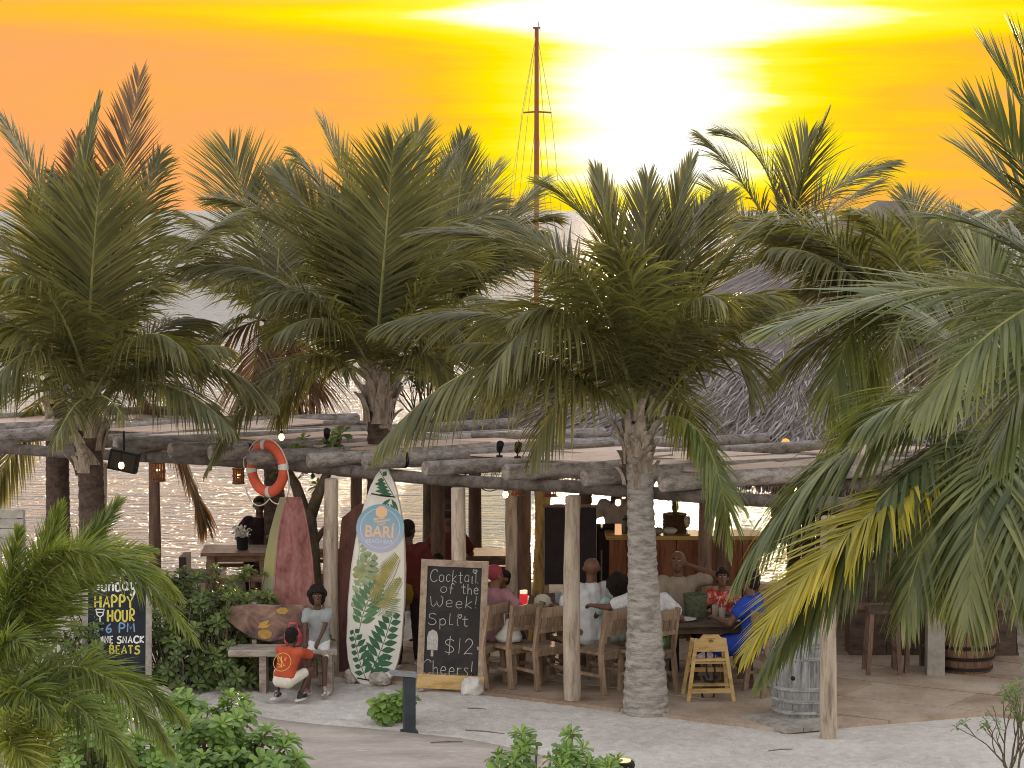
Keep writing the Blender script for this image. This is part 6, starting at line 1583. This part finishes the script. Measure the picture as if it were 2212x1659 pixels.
# ================================================================== SAILBOAT OFFSHORE
Ys = 88.0; mx = at(1159, 400, Ys).x; sea_z = -0.55
sl = thing('sailboat', 'moored sailboat whose tall bare brown mast rises against the glowing sky', 'sailboat', (mx, Ys, sea_z))
m_mast = flat('mast_brown', (0.26, 0.07, 0.03), 0.5)
zt = at(1159, 62, Ys).z - sea_z
MB().tube([(0, 0, .8), (0, 0, zt * .6), (0, 0, zt)], [.092, .088, .07], 10).build('mast', m_mast, sl, smooth='auto', local=True)
MB().box((0, 0, zt + .03), (.26, .2, .06)).build('masthead', m_mast, sl, local=True); MB().tube([(.06, 0, zt), (.06, 0, zt + .25)], .012, 5).build('antenna', m_mast, sl, local=True)
hull = MB(); secs = [(-4.6, 0.05, .9), (-3.4, .75, .85), (-1.5, 1.35, .8), (1, 1.5, .8), (3, 1.25, .85), (4.4, .9, .9)]
vs = []
for y, w_, t_ in secs: vs += [(-w_, y, t_ + .15), (-w_ * .8, y, 0.0), (0, y, -.35), (w_ * .8, y, 0.0), (w_, y, t_ + .15)]
hull.add(vs, [(i * 5 + e, i * 5 + e + 1, i * 5 + 6 + e, i * 5 + 5 + e) for i in range(5) for e in range(4)] + [(i * 5 + 4, i * 5, i * 5 + 5, i * 5 + 9) for i in range(5)] + [(25, 26, 27, 28, 29)])
hull.build('hull', flat('hull_white', (0.55, 0.53, 0.5), 0.4), sl, smooth='auto', local=True)
MB().box((0, .6, 1.15), (1.5, 2.6, .45), None, .85).build('cabin', flat('hull_white', (0.55, 0.53, 0.5)), sl, local=True)
MB().tube([(0, 0, 2.1), (.3, 3.6, 2.1)], .06, 8).build('boom', m_mast, sl, local=True)
zs = at(1159, 243, Ys).z - sea_z
MB().tube([(-.48, .12, zs), (0, 0, zs + .03), (.52, .12, zs)], .03, 6).build('spreader', m_mast, sl, local=True)
m_wire = flat('rigging_wire', (0.55, 0.38, 0.12), 0.5)
for x_, y_ in ((-1.35, .4), (1.35, .4), (-1.2, 2.0), (1.0, 3.5), (-1.9, -3.2)):
    MB().tube([(0, 0, zt - .1), (x_ * .38, y_ * .3, zs if abs(y_) < .5 else lerp(zt, .9, .4)), (x_, y_, .95)], .008, 4).build('stay', m_wire, sl, local=True)
for x_ in (-.9, .8): MB().tube([(0, 0, zs), (x_, .3, .95)], .008, 4).build('stay', m_wire, sl, local=True)
# drift sticks on the sand
M_STICK = mottled('drift_stick', (0.12, 0.09, 0.07), (0.25, 0.2, 0.16), (10, 10, 10))
for k, (x0_, y0_, x1_, y1_, lab) in enumerate(((1005, 1577, 1090, 1585, 'thin stick on the sand right of the lamp bollard'), (1660, 1622, 1712, 1618, 'short dark stick on the sand before the bleached right post'), (930, 1604, 1000, 1602, 'stick lying on the path edge by the lamp bollard'), (1010, 1530, 1050, 1532, 'short twig on the sand below the white rock'))):
    a, b_ = ground(x0_, y0_, .035), ground(x1_, y1_, .035); tag(MB().tube([a, a.lerp(b_, .5) + Vector((0, .01, .004)), b_], [.006, .007, .004], 6).build('stick', M_STICK, None, smooth=True), lab, 'stick')
# ================================================================== PEOPLE
TMP = bpy.data.scenes.new('workbench')
def remesh(mb, name, voxel, mats, parent, smooth_it=3, local=True):
    me = mb.mesh('tmp', mats, True, None if local else world_basis(parent).inverted())
    o = bpy.data.objects.new('tmp', me)
    r = o.modifiers.new('r', 'REMESH'); r.mode = 'VOXEL'; r.voxel_size = voxel; r.use_smooth_shade = True
    s_ = o.modifiers.new('s', 'SMOOTH'); s_.factor = 0.5; s_.iterations = smooth_it
    TMP.collection.objects.link(o); TMP.view_layers[0].update(); dg = TMP.view_layers[0].depsgraph; out = bpy.data.meshes.new_from_object(o.evaluated_get(dg))
    bpy.data.objects.remove(o); bpy.data.meshes.remove(me)
    out.name = name
    if not out.materials: out.materials.append(mats)
    out.polygons.foreach_set('use_smooth', [True] * len(out.polygons))
    return link_mesh(name, out, parent)
def folds(me, amp, seed):
    # soft cloth folds pushed along the surface
    ns = [(v.co.copy(), v.normal.copy()) for v in me.vertices]; out = []
    for c, n in ns: out += list(c + n * (noise.noise(Vector((c.x * 9 + seed, c.y * 9, c.z * 13))) * amp + noise.noise(Vector((c.x * 20, c.y * 20, c.z * 26 + seed))) * amp * .4))
    me.vertices.foreach_set('co', out); me.update()
def ik(a, b, l1, l2, pole):
    a, b = Vector(a), Vector(b); d = b - a; L = min(d.length, (l1 + l2) * .998); u = d.normalized(); b = a + u * L
    x = (l1 * l1 - l2 * l2 + L * L) / (2 * L); h = sqrt(max(0, l1 * l1 - x * x)); p = Vector(pole); p = p - u * p.dot(u)
    if p.length < 1e-4: p = Vector((0, 0, -1))
    return a + u * x + p.normalized() * h, b
SKIN = {k: mottled('skin_' + k, tuple(x * .85 for x in c), tuple(x * 1.12 for x in c), (6, 6, 6), 1.0, 0.5, 0.05, spec=0.35) for k, c in
        dict(dark=(0.085, 0.040, 0.026), brown=(0.14, 0.068, 0.045), tan=(0.24, 0.125, 0.085)).items()}
def cloth(name, c, **k): return flat('cloth_' + name, c, 0.9, 0.1, vary=0.14, nscale=9, bump=0.35, **k)
M_HAIR = mottled('hair', (0.012, 0.009, 0.008), (0.035, 0.022, 0.018), (40, 40, 40), 1.0, 0.8, 1.0, dist=0.03)
M_EYE = flat('eye', (0.5, 0.46, 0.42), 0.2); M_PUPIL = flat('pupil', (0.01, 0.008, 0.007), 0.2); M_LIP = flat('lip', (0.16, 0.055, 0.05), 0.45)

def person(label, loc, rotz, H=1.72, ph=0.53, lean=(0, .06), hands=None, feet=None, poleL=None, head=(0, 0), skin='brown', hair='short', shirt=None, sleeve=.55, legs=None, leglen=.5, shoes=None, hs=1.0, girth=1.0, face=False, low=-.03, knee=None, elbow=None, skirt=False, print_=None, hairmat=None, group=None):
    """local frame: +y forward, +x to the person's right, z up from the floor"""
    s = H / 1.72; t = thing('person', label, 'person', loc, rotz, group)
    B = MB(); P = Vector((0, 0, ph)); d = Vector((lean[0], lean[1], 1)).normalized(); X = Vector((1, 0, 0)); X = (X - d * X.dot(d)).normalized(); Fw = d.cross(X) * 1.0; Fw = Vector((-Fw.x, -Fw.y, -Fw.z)) if Fw.y < 0 else Fw
    sh = P + d * (.46 * s); nk = P + d * (.52 * s); g = girth * s
    hipL, hipR = P - X * .085 * s, P + X * .085 * s
    # trunk
    for q in (-1, 1):
        B.capsule(P + X * q * .055 * s, .095 * g, P + d * .18 * s + X * q * .045 * s, .085 * g); B.capsule(P + d * .18 * s + X * q * .045 * s, .085 * g, P + d * .38 * s + X * q * .075 * s, .088 * g); B.capsule(P + d * .38 * s + X * q * .075 * s, .085 * g, sh + X * q * .15 * s, .058 * s)
    B.capsule(P + d * .15 * s, .10 * g, P + d * .40 * s, .10 * g); B.capsule(sh - d * .02 * s, .07 * s, nk + d * .06 * s, .057 * s)
    # head
    hz = (Matrix.Rotation(head[0], 3, 'Z') @ Matrix.Rotation(-head[1], 3, 'X')); hc_ = nk + d * .06 * s + (hz @ Vector((0, .018, .098))) * s * hs
    def hp(x, y, z): return hc_ + (hz @ Vector((x, y, z))) * (s * hs)
    k = s * hs
    B.ball(hp(0, -.012, .025), (.082 * k, .098 * k, .092 * k), 14, 10); B.capsule(hp(0, .012, .015), .077 * k, hp(0, .030, -.062), .054 * k); B.capsule(hp(0, -.012, -.04), .062 * k, nk, .058 * s)
    B.capsule(hp(0, .084, .01), .011 * k, hp(0, .102, -.022), .017 * k); B.capsule(hp(-.03, .072, .032), .012 * k, hp(.03, .072, .032), .012 * k)
    for q in (-1, 1): B.ball(hp(q * .085, -.008, -.005), (.012 * k, .022 * k, .032 * k), 8, 6)
    # arms
    hands = hands or ((-.2, .35, ph + .18), (.2, .35, ph + .18)); A = []
    for q, hd in zip((-1, 1), hands):
        so = sh + X * q * .175 * s; pole = (elbow[0 if q < 0 else 1] if elbow else (q * .6, -.3, -.7)); el, hd = ik(so, hd, .285 * s, .25 * s, pole)
        B.capsule(so, .052 * g, el, .038 * g); B.capsule(el, .039 * g, hd, .026 * s); A.append((so, el, hd))
        fd = (hd - el).normalized(); side = fd.cross(Vector((0, 0, 1)))
        if side.length < .1: side = Vector((1, 0, 0))
        side.normalize(); nrm_ = side.cross(fd).normalized(); pc = hd + fd * .045 * s
        B.capsule(hd + side * .012 * s, .024 * s, pc + fd * .03 * s + side * .018 * s, .021 * s); B.capsule(hd - side * .012 * s, .024 * s, pc + fd * .03 * s - side * .018 * s, .021 * s)
        for f_, (o_, l_) in enumerate(((-.03, .055), (-.010, .066), (.011, .062), (.03, .048))):
            r0 = pc + fd * .04 * s + side * o_ * s; r1 = r0 + (fd * .8 - nrm_ * .45) * l_ * .55 * s; r2 = r1 + (fd * .3 - nrm_ * .95) * l_ * .5 * s
            B.capsule(r0, .0098 * s, r1, .009 * s, 7); B.capsule(r1, .009 * s, r2, .008 * s, 7)
        tb0 = hd + fd * .02 * s - side * q * .02 * s; tb1 = tb0 + (fd * .6 - side * q * .7) * .04 * s; B.capsule(tb0, .013 * s, tb1, .011 * s, 7); B.capsule(tb1, .011 * s, tb1 + (fd * .9 - nrm_ * .3) * .03 * s, .009 * s, 7)
    # legs
    feet = feet or ((-.11, .42 * s, .06), (.11, .42 * s, .06)); LG = []
    for q, ft_, hip in zip((-1, 1), feet, (hipL, hipR)):
        pole = knee[0 if q < 0 else 1] if knee else (q * .15, 1, .8); kn, an = ik(hip, ft_, .43 * s, .42 * s, pole)
        B.capsule(hip, .082 * g, kn, .054 * g); B.capsule(kn, .053 * g, kn.lerp(an, .35), .05 * g); B.capsule(kn.lerp(an, .35), .05 * g, an, .034 * s); LG.append((hip, kn, an))
        toe = an + Vector((q * .03, .15 * s, -.025 * s)); B.capsule(an + Vector((0, -.03 * s, -.02 * s)), .032 * s, toe, .026 * s)
    body = remesh(B, 'body', .0115, SKIN[skin], t, 2)
    # clothes
    if shirt:
        C = MB(); e = .024 * s
        for q in (-1, 1):
            C.capsule(P + X * q * .055 * s + d * low * s, .100 * g + e, P + d * .18 * s + X * q * .05 * s, .092 * g + e); C.capsule(P + d * .18 * s + X * q * .05 * s, .092 * g + e, P + d * .38 * s + X * q * .075 * s, .090 * g + e); C.capsule(P + d * .38 * s + X * q * .075 * s, .085 * g + e, sh + X * q * .15 * s, .058 * s + e)
        C.capsule(P + d * .1 * s, .10 * g + e, P + d * .41 * s, .10 * g + e)
        for so, el, hd in A:
            if sleeve <= 1: C.capsule(so, .054 * g + e, so.lerp(el, sleeve), .050 * g + e * 1.5)
            else: C.capsule(so, .054 * g + e, el, .042 * g + e); C.capsule(el, .042 * g + e, el.lerp(hd, sleeve - 1), .034 * g + e)
        sm = remesh(C, 'shirt', .013, shirt, t, 3)
        folds(sm.data, .008 * s, loc[0])
        if print_: print_(sm, P, d, X, s, g)
    if legs:
        C = MB(); e = .010 * s; C.capsule(P - X * .06 * s, .10 * g + e, P + X * .06 * s, .10 * g + e); C.capsule(P, .095 * g + e, P + d * .08 * s, .095 * g + e)
        for hip, kn, an in LG:
            if skirt: C.capsule(hip, .11 * g + e, hip.lerp(kn, min(1, leglen * 2)), .105 * g + e)
            elif leglen <= .5: C.capsule(hip, .083 * g + e, hip.lerp(kn, leglen * 2), .070 * g + e)
            else: C.capsule(hip, .083 * g + e, kn, .058 * g + e); C.capsule(kn, .058 * g + e, kn.lerp(an, leglen * 2 - 1), .045 * g + e)
        if skirt: C.capsule(LG[0][0].lerp(LG[0][1], .6), .11 * g, LG[1][0].lerp(LG[1][1], .6), .11 * g)
        lm = remesh(C, 'skirt' if skirt else ('shorts' if leglen <= .5 else 'trousers'), .013, legs, t, 3)
        folds(lm.data, .007 * s, loc[0])
    if shoes:
        for q, (hip, kn, an) in zip((-1, 1), LG):
            C = MB(); C.capsule(an + Vector((0, -.035 * s, -.025 * s)), .042 * s, an + Vector((q * .03, .15 * s, -.03 * s)), .035 * s); C.capsule(an + Vector((0, -.01, -.02 * s)), .044 * s, an + Vector((0, -.01, .03 * s)), .040 * s)
            so_ = remesh(C, 'shoe', .011, shoes, t, 2)
            MB().prism([(-.045 * s, -.08 * s), (.045 * s, -.08 * s), (.048 * s, .12 * s), (.0, .19 * s), (-.045 * s, .12 * s)], .02 * s, Matrix.Translation(an + Vector((q * .012, 0, -.058 * s))) @ Matrix.Rotation(radians(-90), 4, 'X') @ Matrix.Scale(-1, 4, (0, 0, 1))).build('sole', M_WHITE, so_, local=True)
    hm = hairmat or M_HAIR
    if hair in ('short', 'afro', 'curly', 'long', 'bun', 'crop'):
        C = MB(); r_ = dict(short=.018, crop=.012, afro=.075, curly=.052, long=.020, bun=.018)[hair] * k
        C.ball(hp(0, -.022, .045), (.075 * k + r_, .088 * k + r_, .075 * k + r_), 16, 11); C.ball(hp(0, -.05, .0), (.070 * k + r_, .055 * k + r_, .075 * k + r_ * .8), 14, 9)
        if hair in ('afro', 'curly'):
            rn = random.Random(int(abs(loc[0]) * 100)); RB = .138 if hair == 'afro' else .122
            for _ in range(46):
                a, b_ = rn.uniform(0, 6.28), rn.uniform(-.35, 1.5); C.ball(hp(cos(a) * cos(b_) * RB, -.03 + sin(a) * cos(b_) * RB, .045 + sin(b_) * RB), rn.uniform(.018, .040) * k, 6, 5)
        if hair == 'long': C.capsule(hp(0, -.07, .02), .075 * k, hp(0, -.10, -.26), .055 * k); C.capsule(hp(-.05, -.05, 0), .05 * k, hp(-.07, -.08, -.22), .035 * k)
        if hair == 'bun': C.ball(hp(0, -.09, .12), .045 * k, 10, 7)
        # keep the face clear
        hm_ = remesh(C, 'hair', .010, hm, t, 1)
        inv = hz.inverted()
        for v in hm_.data.vertices:
            q = inv @ (v.co - hc_) / k
            if q.y > .045 and q.z < .055: q.y = .045 - (q.y - .045) * .3; v.co = hc_ + hz @ (q * k)
    elif hair == 'scarf':
        C = MB(); C.ball(hp(0, -.02, .04), (.096 * k, .112 * k, .098 * k), 16, 11); C.ball(hp(0, -.09, .03), .05 * k, 10, 7); remesh(C, 'headscarf', .011, hm, t, 1)
    elif hair == 'cap':
        MB().lathe([(.088 * k, 0), (.09 * k, .03 * k), (.075 * k, .075 * k), (.03 * k, .098 * k), (.003, .1 * k)], 16, hp(0, -.015, .04)).build('cap', hm, t, smooth=True, local=True)
        MB().prism([(-.07 * k, .0), (.07 * k, 0), (.06 * k, .08 * k), (0, .1 * k), (-.06 * k, .08 * k)], .008, Matrix.Translation(hp(0, .06, .055)) @ Matrix.Rotation(radians(-80), 4, 'X')).build('visor', hm, t, local=True)
    if face:
        for q in (-1, 1):
            e_ = MB().ball(hp(q * .031, .085, .016), (.012 * k, .006 * k, .006 * k), 8, 6).build('eye', M_EYE, t, smooth=True, local=True); MB().ball(hp(q * .031, .0895, .016), .0045 * k, 8, 6).build('pupil', M_PUPIL, e_, smooth=True, local=True)
            MB().capsule(hp(q * .016, .090, .034), .0045 * k, hp(q * .047, .079, .037), .004 * k, 6).build('eyebrow', M_HAIR, t, smooth=True, local=True)
        MB().ball(hp(0, .083, -.056), (.024 * k, .010 * k, .009 * k), 10, 6).build('mouth', M_LIP, t, smooth=True, local=True)
    return t, dict(P=P, A=A, LG=LG, hp=hp, k=k, sh=sh, d=d, X=X, s=s)
def spot_at(px, py, Y): p = at(px, py, Y); return (p.x, Y, 0.03)
C_ = {n: cloth(n, c) for n, c in dict(white=(.62, .63, .66), grey=(.27, .285, .29), orange=(.44, .085, .045), cream=(.62, .58, .50), khaki=(.17, .12, .06), pink=(.36, .19, .23), navy=(.05, .055, .11),
      tan=(.32, .265, .215), mint=(.36, .46, .42), green=(.13, .22, .10), blue=(.025, .06, .34), dark=(.03, .02, .022), maroon=(.10, .025, .022), pale=(.50, .46, .43), scarf=(.30, .06, .07)).items()}
m_red = mottled('red_floral', (0.30, 0.02, 0.02), (0.42, 0.05, 0.04), (22, 22, 22), 1.0, 0.9, 0.1, c3=(0.62, 0.50, 0.42))
m_lace = mottled('white_lace', (0.48, 0.48, 0.52), (0.68, 0.68, 0.70), (28, 28, 28), 1.0, 0.9, 0.5)
M_SNEAK = mottled('black_white_shoe', (0.012, 0.012, 0.014), (0.03, 0.03, 0.03), (12, 12, 12), 1.0, 0.5, 0.1, c3=(0.6, 0.6, 0.6)); M_SNEAK2 = mottled('brown_white_shoe', (0.10, 0.05, 0.04), (0.3, 0.2, 0.18), (12, 12, 12), 1.0, 0.5, 0.1, c3=(0.65, 0.63, 0.6))

# --- girl sitting on the bench end (1.18 m tall), facing the camera
g = at(690, 1424, 27.3)
def sc_h(h): return h / 1.72
girl, gi = person('child with curly dark hair in a grey t-shirt and white shorts sitting on the bench', (g.x, 27.33, 0), radians(172), H=1.22, ph=.545, lean=(.03, .10), hs=1.12,
    hands=((-.04, .30, .56), (.10, .28, .57)), feet=((-.13, .36, .06), (.06, .30, .06)), knee=((-.2, 1, .6), (.1, 1, .6)), head=(radians(18), radians(-16)), skin='dark', hair='curly', shirt=C_['grey'], sleeve=.42, legs=C_['white'], leglen=.30, shoes=M_SNEAK2, face=True)
for q in (-1, 1):
    MB().ball(gi['hp'](q * .034, .075, .085), (.016, .012, .013), 8, 6).build('sunglass_lens', flat('pink_lens', (.30, .10, .14), .2, .6), girl, smooth=True, local=True)
# --- boy squatting with his back to the camera
def shirt_print(sm, P, d, X, s, g_):
    c_ = P + d * .25 * s - Vector((0, .0, 0)); nrm_ = Vector((0, -1, 0)); nrm_ = (nrm_ - d * nrm_.dot(d)).normalized(); off = .166 * g_
    m_y2 = flat('print_yellow', (.62, .36, .07), .8); m_o2 = flat('print_orange', (.72, .16, .06), .8)
    def put(x, z): return c_ + nrm_ * (off + .004 - .9 * x * x) + X * (-x) + d * z
    def strip(pts, w, mat):
        mb = MB(); q = [put(x, z) for x, z in pts]; n = len(q); vs = []
        for i in range(n):
            t_ = (q[min(i + 1, n - 1)] - q[max(0, i - 1)]).normalized(); b_ = t_.cross(nrm_).normalized() * (w / 2); vs += [q[i] - b_, q[i] + b_]
        mb.add(vs, [(2 * i, 2 * i + 1, 2 * i + 3, 2 * i + 2) for i in range(n - 1)]); mb.build('shirt_print', mat, sm, local=True, fix=False)
    strip([(.105 * cos(a / 24 * 2 * pi), .10 * sin(a / 24 * 2 * pi)) for a in range(25)], .007, m_y2)
    strip([(-.045, .035), (-.02, .035)], .04, m_o2)
    strip([(.08, .05), (.04, .0), (.06, .06), (.0, .0), (.03, .05), (-.03, -.03)], .008, m_y2); strip([(.05, -.02), (-.02, -.045), (.03, -.06), (-.05, -.03)], .008, m_y2); strip([(.02, .06), (-.01, -.06)], .008, m_y2)
g = ground(612, 1518)
person('child in an orange t-shirt with a round print squatting before the bench', (g.x, g.y + .02, 0), radians(-24), H=1.22, ph=.235, lean=(.06, .42), hs=1.12,
    hands=((-.02, .50, .40), (.16, .50, .44)), feet=((-.13, .10, .065), (.13, .14, .065)), knee=((-.5, 1, .9), (.6, 1, .7)), head=(radians(-8), radians(-2)), skin='dark', hair='short', shirt=C_['orange'], sleeve=.75, legs=C_['cream'], leglen=.34, shoes=M_SNEAK, print_=shirt_print, girth=1.08, low=.10)

# --- guests at the tables
person('bald person in a white t-shirt seated with back turned beside the bleached post', spot_at(1280, 1390, 27.75), radians(28), H=1.80, ph=.55, lean=(.02, .08), hands=((-.25, .42, .80), (.30, .36, .80)), head=(radians(-25), radians(-12)), skin='brown', hair='none', shirt=C_['white'], sleeve=.62, legs=C_['khaki'], leglen=.92, shoes=M_SNEAK2, girth=1.1)
person('child with round dark hair in a mint top seated beside the person in white', spot_at(1333, 1390, 27.6), radians(18), H=1.30, ph=.56, hs=1.08, hands=((-.15, .30, .74), (.15, .30, .74)), feet=((-.1, .36, .2), (.1, .36, .2)), head=(radians(12), radians(-8)), skin='dark', hair='afro', shirt=C_['mint'], sleeve=.5, legs=C_['white'], leglen=.45, shoes=M_SNEAK2)
person('person in a white lace blouse and green skirt seated half behind the palm trunk', spot_at(1398, 1400, 27.15), radians(-14), H=1.70, ph=.55, lean=(0, .10), hands=((-.62, .10, .90), (.38, .30, .62)), elbow=((0, -1, -.3), (.8, -.3, -.4)), head=(radians(20), radians(-8)), skin='brown', hair='short', shirt=m_lace, sleeve=.6, legs=C_['green'], leglen=.5, skirt=True, girth=1.22)
person('bald person in a tan t-shirt facing the beach with one arm raised', spot_at(1464, 1400, 28.25), radians(186), H=1.82, ph=.55, lean=(0, .02), hands=((-.17, .12, 1.22), (.22, .42, .80)), elbow=((-1, .2, -.5), (.7, -.3, -.6)), head=(radians(-22), radians(-6)), skin='brown', hair='none', shirt=C_['tan'], sleeve=.6, legs=C_['dark'], leglen=.95, face=True, girth=1.08)
gr, gd = person('child in a red floral top drinking through a straw at the table', spot_at(1558, 1400, 28.1), radians(184), H=1.34, ph=.57, hs=1.08, lean=(0, .10), hands=((-.10, .34, .86), (.16, .32, .84)), feet=((-.1, .36, .2), (.1, .36, .2)), head=(radians(-6), radians(-12)), skin='brown', hair='bun', shirt=m_red, sleeve=.6, legs=m_red, leglen=.4, skirt=True, face=True)
person('person in a royal blue dress seated side-on beside the grey barrel', spot_at(1630, 1410, 27.1), radians(62), H=1.66, ph=.55, lean=(0, .10), hands=((-.15, .40, .80), (.15, .38, .80)), head=(radians(10), radians(-5)), skin='brown', hair='short', shirt=C_['blue'], sleeve=.4, legs=C_['blue'], leglen=.5, skirt=True, girth=1.15)
person('person in a pink top and navy shorts with a red headscarf behind the chalkboard', spot_at(1062, 1390, 27.75), radians(-40), H=1.62, ph=.54, lean=(0, .12), hands=((-.12, .42, .80), (.2, .40, .80)), head=(radians(-10), radians(-8)), skin='tan', hair='scarf', hairmat=C_['scarf'], shirt=C_['pink'], sleeve=.5, legs=C_['navy'], leglen=.42, girth=1.15)
person('child in a dark maroon top seated behind the chair with the white bag', spot_at(1100, 1390, 28.1), radians(120), H=1.36, ph=.56, hs=1.08, lean=(0, .2), hands=((-.12, .32, .80), (.15, .30, .80)), feet=((-.1, .36, .2), (.1, .36, .2)), head=(radians(10), radians(-10)), skin='brown', hair='crop', shirt=C_['maroon'], sleeve=.9, legs=C_['dark'], leglen=.9)
person('person in dark maroon clothes standing behind the painted surfboard', spot_at(882, 1440, 28.7), radians(10), H=1.70, ph=.90, lean=(0, .0), hands=((-.26, .10, .80), (.22, .20, .95)), feet=((-.12, .0, .06), (.12, .03, .06)), knee=((0, 1, 0), (0, 1, 0)), head=(radians(-40), 0), skin='dark', hair='crop', shirt=C_['maroon'], sleeve=.6, legs=C_['dark'], leglen=.98, shoes=M_SNEAK)
o = MB().lathe([(.02, 0), (.10, .02), (.12, .12), (.10, .22), (.03, .25)], 14).build('yellow_pouch', cloth('mustard', (.20, .14, .02)), None, smooth=True); p = at(872, 1420, 28.45); o.location = (p.x, 28.40, .78); tag(o, 'dull yellow pouch held by the person behind the surfboard', 'pouch')
person('bartender in a pale t-shirt with long hair standing behind the bar counter', spot_at(1330, 1150, 33.2), radians(12), H=1.68, ph=.90, lean=(0, .03), hands=((-.34, .16, .92), (.36, .16, .92)), feet=((-.12, 0, .06), (.12, 0, .06)), knee=((0, 1, 0), (0, 1, 0)), head=(radians(15), radians(-12)), skin='tan', hair='long', hairmat=mottled('brown_hair', (.06, .03, .02), (.16, .085, .05), (30, 30, 6)), shirt=C_['pale'], sleeve=.5, legs=C_['dark'], leglen=.98, shoes=M_SNEAK)
person('person seated at the picnic table behind the flower pot, only dark hair showing', spot_at(562, 1180, 34.1), radians(180), H=1.7, ph=.55, hands=((-.2, .38, .84), (.2, .38, .84)), skin='brown', hair='short', shirt=C_['dark'], legs=C_['dark'], leglen=.9)
person('person in a dark cap seated at the long picnic table facing the sea', spot_at(968, 1180, 32.2), radians(4), H=1.74, ph=.55, hands=((-.2, .38, .84), (.2, .38, .84)), skin='brown', hair='cap', hairmat=C_['dark'], shirt=C_['maroon'], legs=C_['dark'], leglen=.9, girth=1.15)
person('child seated between the long picnic table and the cocktail chalkboard', spot_at(948, 1250, 30.2), radians(150), H=1.25, ph=.50, hs=1.1, hands=((-.15, .3, .7), (.15, .3, .7)), feet=((-.1, .34, .1), (.1, .34, .1)), skin='dark', hair='crop', shirt=C_['maroon'], legs=C_['dark'], leglen=.5)
for px, Y, lab in ((968, 32.2, 'round log stool under the person in the dark cap'), (948, 30.2, 'round log stool under the child by the chalkboard'), (562, 34.1, 'round log stool behind the flower pot table')):
    p = at(px, 1300, Y); o = MB().lathe([(.17, 0), (.18, .03), (.17, .42), (.15, .45), (0.01, .452)], 16).build('log_stool', M_DARKPOST, None, smooth='auto'); o.location = (p.x, Y, .0); tag(o, lab, 'stool', 'round log stools')
bpy.data.scenes.remove(TMP)
